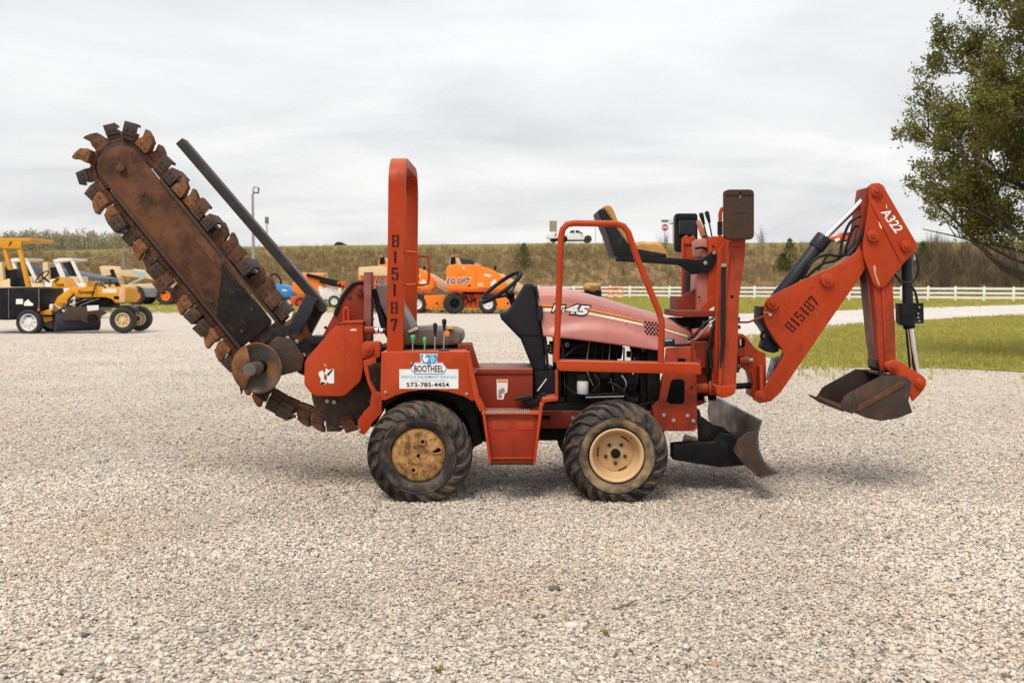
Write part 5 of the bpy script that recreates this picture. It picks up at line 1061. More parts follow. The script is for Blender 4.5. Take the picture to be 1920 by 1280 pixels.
fs = [(j * 16 + i, j * 16 + i + 1, (j + 1) * 16 + i + 1, (j + 1) * 16 + i) for j in range(nv - 1) for i in range(15)]
tc_.add(vs, fs); bz = W(1200, 478, 7.02).z
tc_.add([(vs[i][0], 7.02, vs[i][2]) for i in range(16)] + [(vs[i][0], 7.02, bz - .002 * i) for i in range(16)], [(i, i + 1, i + 17, i + 16) for i in range(15)])
part('seat_cushion', tc_, TORN, T, ang=60, label='torn tan foam seat cushion')
# hoses in front of the swing frame
for pts, r, m in (([(1290, 637, 6.93), (1302, 628, 6.9), (1322, 606, 6.88), (1338, 596, 6.88), (1348, 594, 6.9)], .008, CYLN), ([(1289, 642, 6.93), (1306, 634, 6.9), (1326, 612, 6.88), (1346, 590, 6.88), (1353, 560, 6.88)], .007, BARE), ([(1336, 640, 6.9), (1332, 656, 6.88), (1334, 690, 6.88)], .012, HOSE), ([(1344, 570, 6.93), (1340, 600, 6.9), (1335, 622, 6.88), (1331, 650, 6.88), (1334, 682, 6.9)], .013, HOSE), ([(1330, 640, 6.94), (1326, 660, 6.92), (1327, 700, 6.92)], .010, HOSE), ([(1320, 600, 7.0), (1316, 620, 6.98), (1312, 650, 6.98)], .009, HOSE), ([(1352, 520, 6.9), (1350, 560, 6.9), (1346, 590, 6.9)], .009, HOSE)):
    part('hydraulic_hose', MB().tpx(pts, r, 8, 6), m, T)
part('hose_cover', MB().pp([(1327, 640), (1334, 620), (1344, 630), (1346, 740), (1330, 740), (1326, 690)], 6.95, 6.99), GRIME, T, bevel=.004)
part('side_web', MB().pp([(1336, 622), (1341, 626), (1344, 640), (1341, 690), (1341, 732), (1334, 732), (1336, 690)], 6.90, 6.94), ORANGEW, T, bevel=.004)
# swing casting and boom
cast = part('swing_casting', MB().pp([(1380, 628), (1394, 626), (1404, 636), (1414, 650), (1424, 658), (1436, 662), (1437, 690), (1437, 742), (1424, 752), (1408, 742), (1412, 716), (1408, 700), (1398, 690), (1382, 690)], 7.16, 7.34), ORANGE, T, bevel=.008)
part('casting_rib', MB().pp([(1424, 686), (1431, 686), (1432, 732), (1425, 736)], 7.09, 7.165), ORANGE, cast, bevel=.006); part('casting_slot', MB().pp(rrect(1385, 633, 1397, 651, 5), 7.152, 7.165), INK, cast); part('painted_slot_light', MB().pp(rrect(1387, 635, 1390, 648, 1.5), 7.148, 7.154), CREAM, cast)  # cream strip in the slot is painted light, no lamp
part('swing_pin', MB().tpx([(1386, 676, 7.14), (1404, 675, 7.14)], .028, 14), ORANGEW, cast, bevel=.003); part('grease_cap', MB().tpx([(1404, 675, 7.14), (1411, 675, 7.14)], .018, 12), BARE, cast)
part('swing_ram_rod', MB().tpx([(1378, 724, 7.25), (1412, 722, 7.25)], .022, 14), HOSE, T); part('swing_eye', MB().pp([(1382, 655, ), (1394, 655), (1396, 668), (1383, 668)], 7.12, 7.3), ORANGEW, T, bevel=.004)
bpoly = [(1432, 574), (1440, 558), (1448, 554), (1501, 527), (1583, 491), (1602, 477), (1612, 463), (1620, 480), (1622, 503), (1610, 524), (1540, 624), (1476, 718), (1464, 735), (1446, 752), (1424, 756), (1412, 748), (1436, 722), (1470, 666), (1466, 654), (1452, 636), (1434, 606), (1431, 596)]
bm_ = part('backhoe_boom', MB().pp(bpoly, YB, YB + .022), ORANGE, T, bevel=.004, label='orange backhoe boom with stencilled number')
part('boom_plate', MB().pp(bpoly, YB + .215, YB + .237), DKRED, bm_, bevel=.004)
part('boom_web', MB().pp([(1500, 532), (1583, 495), (1612, 470), (1616, 503), (1606, 522), (1470, 718), (1462, 708), (1480, 660), (1520, 580)], YB + .022, YB + .215), ORANGEW, bm_, bevel=.004)
part('edge_band', MB().pp([(1431, 574), (1428, 576), (1427, 606), (1432, 612), (1450, 640), (1466, 656), (1468, 654), (1434, 606), (1431, 597)], YB + .01, YB + .23), BLACKP, bm_, bevel=.002)
pin(bm_, 1449.5, 568, YB, 12, None, .03); pin(bm_, 1552.5, 525, YB, 12, None, .03, True); pin(bm_, 1426, 743, YB - .01, 11, None, .025)
bolts(bm_, [(1444, 590)], YB, 3.6); bolts(bm_, [(1434, 586), (1440, 586)], YB, 2, BARE); 
ang = atan2(620 - 557, 1532 - 1472 + 4) ; ang = radians(50)
for i, chh in enumerate('815187'):
    stencil(chh, bm_, 1482 + i * 8.75, 613 - i * 9.9, YB, 10.5 if chh != '1' else 11, 22, radians(50))
part('signal_rod', MB().tpx([(1384, 604, 7.0), (1403, 604, 7.0), (1435, 592, 7.08)], .007, 8), DKRED, T)
part('valve_block', MB().pp([(1432, 640), (1440, 630), (1450, 642), (1462, 658), (1452, 662), (1440, 660), (1428, 652)], YB + .05, YB + .17), BLACKP, T, bevel=.006); part('valve_fitting', MB().tpx([(1438, 642, 7.2), (1428, 634, 7.2), (1429, 624, 7.2), (1436, 622, 7.2)], .009, 8, 3), HOSE, T)
for i in range(4):
    part('hose_bundle', MB().tpx([(1439 + i * 2, 713 - i * 5, 7.13), (1442 + i * 3.6, 696 - i * 3, 7.13 + .01 * i), (1449 + i * 5, 670 - i, 7.14)], .011, 10, 4), mat('grey_hose_sleeve', (.20, .23, .25), .45, c2=(.05, .055, .06), ns=22) if i == 0 else bpy.data.materials['grey_hose_sleeve'], T)
# boom cylinder
cyl_ = part('boom_cylinder', MB().tube([W(1452, 566, 7.2), W(1532, 462, 7.2)], .048, 22).tube([W(1529, 466, 7.2), W(1546, 444, 7.2)], .058, 22), CYLN, T, bevel=.004); part('ram_rod', MB().tube([W(1540, 452, 7.2), W(1634, 360, 7.2)], .022, 16), CHROME, cyl_)
for pts, r in (([(1504, 524, 7.15), (1524, 490, 7.12), (1548, 478, 7.12), (1572, 480, 7.14), (1592, 476, 7.15)], .010), ([(1510, 522, 7.2), (1540, 496, 7.2), (1570, 486, 7.2), (1604, 456, 7.2)], .010), ([(1575, 480, 7.12), (1580, 450, 7.12), (1592, 420, 7.12), (1606, 408, 7.12), (1620, 404, 7.14)], .010), ([(1584, 474, 7.16), (1592, 446, 7.16), (1600, 428, 7.16), (1608, 424, 7.16), (1618, 434, 7.14)], .009), ([(1570, 485, 7.2), (1600, 462, 7.18), (1610, 430, 7.18), (1616, 410, 7.18)], .013), ([(1534, 506, 7.2), (1548, 484, 7.2), (1556, 474, 7.2)], .009), ([(1590, 478, 7.13), (1606, 460, 7.13), (1616, 440, 7.12), (1624, 420, 7.12)], .014)):
    part('hydraulic_hose', MB().tpx(pts, r, 8, 6), HOSE, T)
part('hose_clamp', MB().tpx([(1566, 454, 7.15), (1574, 450, 7.15)], .022, 12), BARE, T)
# dipper
YD = YB - .04
dpoly = [(1631, 350), (1638, 344), (1649, 343), (1657, 348), (1662, 358), (1719, 456), (1720, 464), (1714, 474), (1696, 492), (1664, 531), (1656, 539), (1646, 540), (1638, 532), (1619, 480), (1618, 462), (1620, 448), (1630, 380)]
dip = part('dipper_head', MB().pp(dpoly, YD, YD + .022), ORANGE, T, bevel=.005, label='orange dipper head plate with white number')
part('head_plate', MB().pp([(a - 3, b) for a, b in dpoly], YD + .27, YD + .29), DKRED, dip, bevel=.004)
part('head_fold', MB().pp([(1632, 380), (1640, 376), (1698, 484), (1690, 494)], YD - .010, YD + .002), ORANGE, dip, bevel=.008)
part('head_web', MB().pp([(1624, 352), (1634, 350), (1628, 384), (1614, 470), (1606, 470), (1616, 400)], YD + .06, YD + .26), DKRED, dip, bevel=.004)
for a, b in ((1645.5, 358), (1638, 442), (1701, 461)): pin(dip, a, b, YD, 10.5, None, .028)
text('lettering', 'A322', WHITE, dip, 1672, 413, YD, 50, 18, radians(-53), .15, .02)
sticker('scratch', [(1662, 382), (1664, 392), (1661, 388)], YD, CREAM, dip); sticker('scratch', [(1637, 500), (1640, 496), (1643, 502), (1642, 512), (1648, 528), (1650, 536), (1646, 532), (1639, 512)], YD, mat('worn_pink_paint', (.60, .32, .26), .6), dip)
sticker('scratch', [(1647, 414), (1654, 426), (1653, 430), (1649, 424)], YD, CREAM, dip)
arm_ = part('dipper_arm', MB().pp([(1630, 470), (1676, 470), (1674, 530), (1678, 600), (1680, 676), (1674, 694), (1652, 696), (1649, 680), (1640, 560)], YD + .03, YD + .26), ORANGEW, T, bevel=.006)
part('arm_rib', MB().pp([(1652, 520), (1657, 520), (1664, 680), (1660, 684)], YD + .018, YD + .032), ORANGEW, arm_, bevel=.003); part('arm_side', MB().pp([(1622, 500), (1632, 500), (1640, 560), (1650, 690), (1646, 694), (1636, 640)], YD + .10, YD + .24), mat('shadow_side_paint', (.20, .075, .05), .6, c2=(.12, .06, .045), ns=5), arm_, bevel=.004)  # left face of the arm painted darker as its shadow side
part('arm_tip', MB().pp([(1643, 676), (1652, 672), (1680, 672), (1676, 694), (1664, 699), (1650, 697), (1643, 690)], YD + .06, YD + .24), BLKPLATE, arm_, bevel=.006)
# bucket cylinder
bc = part('bucket_cylinder', MB().tube([W(1700, 470, YD + .14), W(1702, 570, YD + .14)], .036, 20), CYLN, T, bevel=.004)
part('cylinder_collar', MB().pp([(1690, 569), (1732, 568), (1733, 606), (1712, 607), (1712, 611), (1696, 611), (1691, 605)], YD + .08, YD + .20), BLACKP, bc, bevel=.006); part('gland', MB().tube([W(1703, 600, YD + .14), W(1705, 616, YD + .14)], .040, 20), BLACKP, bc, bevel=.004)
bolts(bc, [(1724, 576), (1722, 588), (1722, 595), (1724, 602)], YD + .08, 2, BARE, .006); part('ram_rod', MB().tube([W(1706, 610, YD + .14), W(1720, 712, YD + .14)], .021, 16), CHROME, bc); part('rod_shade_strip', MB().tube([W(1699, 612, YD + .2), W(1706, 690, YD + .2)], .008, 8), BLACKP, bc)  # thin black tube beside the rod stands in for its shade
for pts, r in (([(1714, 474, 7.1), (1722, 500, 7.08), (1718, 520, 7.08), (1706, 530, 7.08), (1690, 528, 7.08), (1678, 514, 7.1)], .009), ([(1708, 536, 7.1), (1716, 548, 7.1), (1721, 570, 7.12)], .009)): part('hydraulic_hose', MB().tpx(pts, r, 8, 6), HOSE, T)
part('hose_fitting', MB().tpx([(1713, 476, 7.1), (1715, 488, 7.09)], .011, 8), BARE, T)
# bucket
Y0b, Y1b = 6.90, 7.44
side = [(1577, 757), (1586, 742), (1593, 737), (1654, 704), (1700, 706), (1710, 716), (1704, 752), (1711, 773), (1684, 784), (1652, 789), (1626, 784), (1602, 774), (1577, 768)]
bk = part('bucket', MB().pp(side, Y0b, Y0b + .018), BUCKET, T, bevel=.003, label='worn dark steel backhoe bucket')
part('side_plate', MB().pp(side, Y0b, Y0b + .018), BUCKET, bk, bevel=.003); bpy.data.objects.remove(bk.children[0])
far_side = MB().pp(side, Y0b, Y0b + .018); far_side.v = [Vector((v.x, v.y + (Y1b - Y0b) - .018, v.z)) for v in far_side.v]; part('side_plate', far_side, BUCKET, bk, bevel=.003)
sh = [W(a, b, Y0b) for a, b in ((1577, 766), (1602, 772), (1626, 782), (1652, 787), (1684, 782), (1708, 772), (1702, 752), (1707, 718), (1698, 708), (1672, 706))]
sh = catmull(sh, 3); mb = MB(); n = len(sh); vs = [(p.x, Y0b + .012, p.z) for p in sh] + [(p.x, Y1b - .012, p.z) for p in sh]; mb.add(vs, [(i, i + 1, n + i + 1, n + i) for i in range(n - 1)]); so = part('bucket_shell', mb, BUCKET, bk, ang=50); sm = so.modifiers.new('thickness', 'SOLIDIFY'); sm.thickness = .012
lp = [W(a, b, Y0b) for a, b in ((1604, 771), (1576, 757), (1572, 764), (1598, 776))]
part('cutting_lip', MB().prism([(p.x, p.z) for p in lp], Y0b - .004, Y1b + .004), RUST, bk, bevel=.003)
lip = MB(); a = W(1582, 764, Y0b)
lip.add([(a.x, Y0b, a.z), (a.x, Y1b, a.z), (a.x - .080, Y1b + .01, a.z + .034), (a.x - .045, Y0b, a.z + .010), (a.x, Y0b, a.z - .030), (a.x, Y1b, a.z - .030), (a.x - .074, Y1b + .01, a.z + .018), (a.x - .040, Y0b, a.z - .006)], [(0, 1, 2, 3), (7, 6, 5, 4), (0, 3, 7, 4), (1, 5, 6, 2), (3, 2, 6, 7), (0, 4, 5, 1)])
part('lip_plate', lip, RUST, bk, bevel=.003)
part('wear_strip', MB().pp([(1606, 771), (1612, 758), (1690, 714), (1700, 716), (1696, 724), (1622, 764), (1612, 772)], Y0b - .008, Y0b + .002), RUST, bk, bevel=.004); part('side_cutter', MB().pp([(1577, 757), (1586, 742), (1593, 737), (1600, 746), (1594, 772), (1580, 768)], Y0b - .012, Y0b - .001), BUCKET, bk, bevel=.003)
part('bucket_link', MB().pp([(1668, 678), (1676, 674), (1688, 678), (1730, 704), (1737, 712), (1736, 724), (1726, 738), (1712, 752), (1706, 740), (1704, 716), (1690, 706), (1668, 700)], Y0b + .12, Y0b + .145), ORANGE, T, bevel=.004); part('bucket_link', MB().pp([(1668, 678), (1688, 678), (1730, 704), (1737, 712), (1726, 738), (1712, 752), (1704, 716), (1668, 700)], Y0b + .40, Y0b + .425), DKRED, T, bevel=.004)
pin(T, 1674, 688, Y0b + .12, 9.5, None, .02, True, Y0b + .42); pin(T, 1727, 719, Y0b + .12, 10, None, .02, True, Y0b + .42)

# ================================================================== things in the background
YEL = mat('yellow_machine_paint', (.66, .30, .012), .45, c2=(.58, .25, .012), ns=1.5, dirt=(.25, .12, .03), ds=4, dlo=.58, dhi=.8, damt=.6, spec=.3)
LORG = mat('lift_orange_paint', (.80, .20, .010), .42, c2=(.74, .18, .012), ns=1.2, dirt=(.4, .13, .03), ds=3, dlo=.6, dhi=.8, damt=.5, spec=.3)
LRED = mat('lift_red_orange_paint', (.68, .085, .010), .45, c2=(.58, .075, .012), ns=1.2, spec=.3)
CRM = mat('cream_machine_paint', (.66, .50, .28), .5, c2=(.58, .43, .24), ns=1.2, dirt=(.35, .25, .15), ds=3, dlo=.6, dhi=.8, damt=.5)
TWHITE = mat('truck_white', (.80, .80, .79), .3, c2=(.74, .74, .73), ns=1)
LBL = mat('lift_blue_paint', (.02, .23, .56), .42, c2=(.03, .20, .48), ns=1.2)
GLASSD = mat('dark_glazing', (.02, .028, .035), .12, rv=.04); GREYM = mat('grey_machine_paint', (.16, .17, .18), .5, c2=(.11, .115, .12), ns=2)
SLAB = mat('dark_blue_grey_sheet', (.055, .065, .085), .5, c2=(.08, .09, .11), ns=1.2)
BTYRE = mat('black_machine_tyre', (.022, .022, .024), .8, c2=(.04, .038, .036), ns=5, spec=.3)
BROOM = mat('broom_bristle', (.020, .026, .05), .8, c2=(.035, .04, .07), ns=30, bump=.4, bs=50, stretch=(.2, 1, 1))
GALV = mat('galvanised_pole', (.36, .35, .34), .55, metal=.3, c2=(.28, .27, .26), ns=3)
def bwheel(root, px, py, Y, rpx, wd, rimm, ratio=.55, lugs=0, far=None, spokes=0, turn=0.):
    k = m_per_px(Y); r = rpx * k
    for yy in ([Y] if far is None else [Y, far]):
        c = W(px, py, Y); c.y = yy + (wd / 2 if yy == Y else 0)
        wn = bpy.data.objects.new('wheel', None); COL.objects.link(wn); at_local(wn, root, c); wn.rotation_euler.z = turn
        h = wd / 2; t = MB().lathe([(r * ratio, -h * .8), (r * (ratio + .08), -h * .95), (r * .86, -h), (r * .97, -h * .75), (r, -h * .3), (r, h * .3), (r * .97, h * .75), (r * .86, h), (r * ratio, h * .8)], c, (0, 1, 0), 34, closed=True)
        for i in range(lugs):
            for sd_ in (-1, 1):
                a = 2 * pi * (i + (.5 if sd_ > 0 else 0)) / lugs; u = Vector((sin(a), 0, cos(a))); a2 = a + .22; u2 = Vector((sin(a2), 0, cos(a2)))
                t.bar(c + u * r * 1.0 + Vector((0, sd_ * h * .12, 0)), c + u2 * r * .97 + Vector((0, sd_ * h * .98, 0)), r * .11, r * .09, u)
        part('tyre', t, BTYRE, wn, ang=32, origin=c)
        part('rim', MB().lathe([(r * ratio, -h * .85), (r * (ratio - .05), -h * .88), (r * (ratio - .09), -h * .5), (r * ratio * .45, -h * .45), (r * ratio * .3, -h * .7), (0, -h * .72)], c, (0, 1, 0), 26, caps=False), rimm, wn, ang=40, origin=c)
        for i in range(spokes):
            a = 2 * pi * i / spokes; d = Vector((cos(a), 0, sin(a))) * r * ratio * .66; part('rim_hole', MB().cyl(c + d + Vector((0, -h * .56, 0)), c + d + Vector((0, -h * .4, 0)), r * .045, n=8), INK, wn, origin=c)

# ---- yellow broom sweeper at the left edge
YS = 29.0; g = W(130, 600, YS); sw_ = thing('broom_sweeper', (g.x, YS + .8, 0), 'yellow ride-on broom sweeper with black rear body and canopy at the left edge', 'sweeper')
rb = part('rear_body', MB().pp([(-46, 540), (72, 538), (76, 543), (74, 575), (66, 594), (26, 594), (20, 600), (-46, 600)], YS + .05, YS + 1.6), BLACKP, sw_, bevel=.05)
sticker('label_patch', [(30, 560.5), (43, 560.5), (43, 570), (30, 570)], YS + .05, WHITE, rb, .006); sticker('label_patch', [(46, 566), (53, 561), (57, 566), (62, 569), (62, 573), (45, 573)], YS + .05, WHITE, rb, .006)
part('panel_seam', MB().rect(15.5, 541, 16.6, 597, YS + .042, YS + .052), GREYM, rb); part('panel_seam', MB().rect(72, 541, 73.4, 580, YS + .042, YS + .052), GREYM, rb)
cn = part('canopy', MB().pp([(-120, 446.5), (56, 446.5), (57.5, 449), (56, 453.5), (-120, 454)], YS + .1, YS + 1.55), YEL, sw_, bevel=.03)
part('canopy_side', MB().pp([(-20, 452), (40, 452), (38, 466), (4, 466), (-4, 458)], YS + .09, YS + .2), YEL, cn, bevel=.02)
part('canopy_mark', MB().pp([(16, 461), (19, 453), (23, 453), (22, 455), (20, 456), (18, 461)], YS + .08, YS + .095), INK, cn)
for yy in (YS + .12, YS + 1.4):
    part('canopy_post', MB().pp([(31, 464), (38, 464), (56, 538), (48, 538)], yy, yy + .12), YEL, sw_, bevel=.015); part('canopy_post', MB().pp([(4, 464), (10, 464), (22, 506), (14, 506)], yy, yy + .12), YEL, sw_, bevel=.015)
part('seat', MB().pp([(17, 505), (25, 503), (31, 515), (34, 538), (18, 538)], YS + .5, YS + 1.1), PLASTIC, sw_, bevel=.05)
c = W(79, 519, YS + .8); a = W(69, 530, YS + .8) - c; u = Vector((0, .22, 0)); ring = [c + a * cos(2 * pi * i / 20) + u * sin(2 * pi * i / 20) for i in range(20)]
so = part('steering_wheel', MB().tube(ring, .018, 6, closed=True), PLASTIC, sw_); part('steering_column', MB().tube([c, W(93, 529, YS + .8)], .03, 8), PLASTIC, so)
da = part('dash', MB().pp([(96, 527), (108, 519), (113, 522), (127, 540), (96, 540)], YS + .35, YS + 1.2), YEL, sw_, bevel=.03); text('lettering', 'TSS38', INK, da, 112, 534.5, YS + .35, 15, 5, bold=.02, eps=.006); part('dash_pad', MB().pp([(100, 528), (108, 520), (111, 522), (103, 530)], YS + .33, YS + .352), RUSTD, da)
fr_ = part('frame_beam', MB().pp([(127, 543), (134, 538), (160, 538), (161, 527), (164, 527), (165, 538), (232, 537), (236, 541), (236, 566), (231, 568), (216, 568), (210, 561), (198, 557), (140, 558)], YS + .3, YS + 1.25), YEL, sw_, bevel=.04)
text('lettering', 'Terramite', INK, fr_, 162, 547.5, YS + .3, 31, 7, 0, .35, .015, eps=.008); sticker('label_patch', [(192, 541), (219, 541), (219, 549), (192, 549)], YS + .3, CREAM, fr_, .006); sticker('label_patch', [(222, 539), (233, 539), (233, 566), (224, 566)], YS + .3, mat('faded_label', (.7, .42, .3), .6), fr_, .006)
part('oval_hole', MB().pp(rrect(213, 555, 224, 561, 2.8), YS + .294, YS + .302), INK, fr_)
part('frame_arm', MB().pp([(127, 543), (141, 548), (128, 560), (110, 586), (98, 592), (96, 578), (108, 556)], YS + .3, YS + .55), YEL, sw_, bevel=.03); part('rear_frame', MB().pp([(64, 588), (96, 578), (98, 600), (76, 606)], YS + .2, YS + 1.4), YEL, sw_, bevel=.02); part('lower_yellow_guard', MB().rect(112, 565, 131, 569, YS + .28, YS + .5), YEL, sw_, bevel=.02)
bh = part('broom_head', MB().tube([W(102, 603, YS + .2), W(184, 601, YS + .9)], .28, 26), BROOM, sw_); part('broom_cover', MB().pp([(112, 590), (128, 578), (150, 574), (186, 577), (200, 587), (190, 592), (184, 604), (160, 604), (150, 600), (116, 602)], YS + .05, YS + .12), RUSTD, bh, bevel=.02); part('broom_motor', MB().ycyl(172, 597, YS - .02, YS + .06, 9, 16), GRIME, bh); sticker('label_patch', [(163, 573), (185, 572), (185, 581), (164, 583)], YS + .05, WPAINT, bh, .01)
part('drive_hose', MB().tpx([(100, 590, YS + .1), (112, 580, YS + .1), (124, 576, YS + .1), (130, 562, YS + .2), (140, 550, YS + .25)], .02, 6, 4), HOSE, sw_); part('drive_hose', MB().tpx([(172, 557, YS + .2), (176, 545, YS + .2), (180, 532, YS + .3), (192, 534, YS + .3), (198, 540, YS + .3)], .02, 6, 4), HOSE, sw_); part('filter_canister', MB().rect(92, 570, 99, 582, YS + .2, YS + .35), WPAINT, sw_, bevel=.03)
for q_ in range(5): part('drive_hose', MB().tpx([(118 + q_ * 7, 585 - q_ * 2, YS + .15), (124 + q_ * 8, 570 - (q_ % 2) * 4, YS + .2), (138 + q_ * 12, 560, YS + .28)], .014 + .004 * (q_ % 2), 6, 4), HOSE if q_ % 2 else GREYM, sw_)
for q_ in range(3): part('control_lever', MB().tpx([(181 + q_ * 5, 538, YS + .5), (183 + q_ * 5, 528 + q_, YS + .5)], .014, 6), GRIME, sw_)
part('exhaust_stack', MB().tpx([(206, 538, YS + .8), (206, 524, YS + .8)], .035, 8), RUSTD, sw_); part('step_plate', MB().rect(78, 590, 98, 594, YS + .02, YS + .3), GRIME, sw_, bevel=.01); part('brush_ram', MB().tpx([(104, 572, YS + .2), (128, 590, YS + .1)], .035, 8), CHROME, sw_)
part('tail_lamp', MB().rect(70, 578, 74, 583, YS + .02, YS + .06), LRED, sw_); part('seat_arm', MB().tpx([(30, 524, YS + .45), (44, 522, YS + .45)], .03, 6), PLASTIC, sw_)
part('front_fender', MB().pp([(204, 577), (212, 573), (240, 573), (250, 578), (253, 586), (249, 586), (240, 578), (212, 577)], YS + .1, YS + .5), BLACKP, sw_, bevel=.01); part('engine_bay', MB().rect(140, 557, 206, 576, YS + .4, YS + 1.2), GRIME, sw_, bevel=.05)
bwheel(sw_, 52.5, 604.5, YS, 24.5, .28, WPAINT, .66, 0, YS + 1.6, 8); bwheel(sw_, 228, 600, YS, 24.5, .30, CRM, .56, 0, YS + 1.4, 8, .12)
part('rear_axle', MB().tube([W(52.5, 604, YS + .2), Vector((W(52.5, 604, YS).x, YS + 1.6, W(52.5, 604, YS).z))], .07, 10), GRIME, sw_); part('front_axle', MB().tube([W(228, 600, YS + .2), Vector((W(228, 600, YS).x, YS + 1.4, W(228, 600, YS).z))], .06, 10), GRIME, sw_)

# ---- two white open carts behind the sweeper
def cart(dx, label):
    Y = 41.0; p = W(125 + dx, 560, Y); t = thing('utility_cart', (p.x, Y + .7, 0), label, 'cart', 'white carts parked behind the sweeper')
    part('body', MB().pp([(84 + dx, 528), (100 + dx, 522), (120 + dx, 528), (158 + dx, 532), (166 + dx, 538), (166 + dx, 572), (84 + dx, 572)], Y, Y + 1.4), CRM if dx else WPAINT, t, bevel=.06)
    part('seat_back', MB().pp([(79 + dx, 492), (89 + dx, 491), (92 + dx, 528), (82 + dx, 530)], Y + .1, Y + 1.3), CRM, t, bevel=.03)
    for yy in (Y + .02, Y + 1.3):
        part('roll_post', MB().pp([(101 + dx, 491), (110 + dx, 488), (128 + dx, 534), (119 + dx, 534)], yy, yy + .08), WPAINT, t, bevel=.01); part('roll_post', MB().pp([(130 + dx, 486), (135.5 + dx, 485), (159 + dx, 533), (152 + dx, 533)], yy, yy + .08), WPAINT, t, bevel=.01)
    part('roof_bar', MB().pp([(98 + dx, 488), (110 + dx, 484), (136 + dx, 484), (136 + dx, 488), (104 + dx, 492)], Y, Y + 1.42), WPAINT, t, bevel=.01)
    part('windscreen', MB().pp([(116 + dx, 491), (131 + dx, 488), (137 + dx, 502), (148 + dx, 524), (134 + dx, 524)], Y + .7, Y + .74), GLASSD, t); part('dash', MB().pp([(128 + dx, 518), (146 + dx, 518), (148 + dx, 534), (126 + dx, 534)], Y + .2, Y + 1.2), CRM, t, bevel=.04)
    part('engine_cowl', MB().pp([(88 + dx, 505), (98 + dx, 500), (100 + dx, 522), (90 + dx, 526)], Y + .3, Y + 1.1), PLASTIC, t, bevel=.04)
    bwheel(t, 100 + dx, 577, Y, 10.5, .22, WPAINT, .55, 0, Y + 1.3); bwheel(t, 152 + dx, 577, Y, 10.5, .22, WPAINT, .55, 0, Y + 1.3)
cart(0, 'white open cart with sloped roll posts right behind the sweeper steering wheel'); cart(-85, 'white open cart seen between the sweeper canopy posts')
p = W(120, 510, 50); o = part('sloping_panel', MB().pp([(56, 499), (70, 499), (186, 521), (188, 529), (150, 526), (56, 514)], 50, 52.4), SLAB, None, .03); tag(o, 'dark blue-grey sloping panel behind the white carts', 'panel')
for q_ in (70, 176): part('panel_leg', MB().box((W(q_, 500, 50).x, 51, .6), (.12, 1.8, 1.3 if q_ == 70 else 1.1)), GREYM, o)

# ---- cream telehandler
Yt = 63.0; p = W(270, 560, Yt); t = thing('telehandler', (p.x, Yt + 1, 0), 'cream telehandler with orange wheel rims behind the digging chain', 'telehandler')
bwheel(t, 254, 554.5, Yt, 17.5, .42, LORG, .52, 14, Yt + 2.0); bwheel(t, 310, 554.5, Yt, 17.5, .42, LORG, .52, 14, Yt + 2.0)
part('chassis', MB().pp([(196, 536), (262, 532), (300, 531), (318, 536), (318, 548), (240, 552), (196, 550)], Yt + .3, Yt + 2.0), CRM, t, bevel=.05); part('tank_box', MB().rect(268, 540, 299, 557, Yt + .05, Yt + .5), GREYM, t, bevel=.04); part('axle', MB().rect(252, 550, 312, 560, Yt + .7, Yt + 1.6), GRIME, t, bevel=.05)
part('boom', MB().pp([(186, 500), (192, 498.5), (208, 498.5), (275, 507), (328, 524), (328, 533), (274, 522), (212, 516), (190, 515)], Yt + .9, Yt + 1.35), CRM, t, bevel=.03); sticker('label_patch', [(250, 508), (272, 511), (272, 516), (250, 513)], Yt + .9, LBLUE, t, .01); part('boom_cap', MB().rect(226, 500, 248, 504, Yt + .85, Yt + 1.3), GREYM, t, bevel=.02)
cb_ = part('cab', MB().pp([(190, 515), (212, 512), (222, 520), (226, 538), (192, 538)], Yt + .2, Yt + 1.0), CRM, t, bevel=.03); part('window', MB().pp([(193, 517), (210, 515), (218, 521), (220, 533), (194, 533)], Yt + .185, Yt + .21), GLASSD, cb_); part('lift_ram', MB().tpx([(242, 534, Yt + .8), (272, 520, Yt + .8)], .09, 10), mat('pale_green_ram', (.35, .42, .33), .5), t); part('rear_guard', MB().pp([(205, 506), (212, 504), (226, 540), (218, 542)], Yt + .1, Yt + .2), BLACKP, t, bevel=.02)

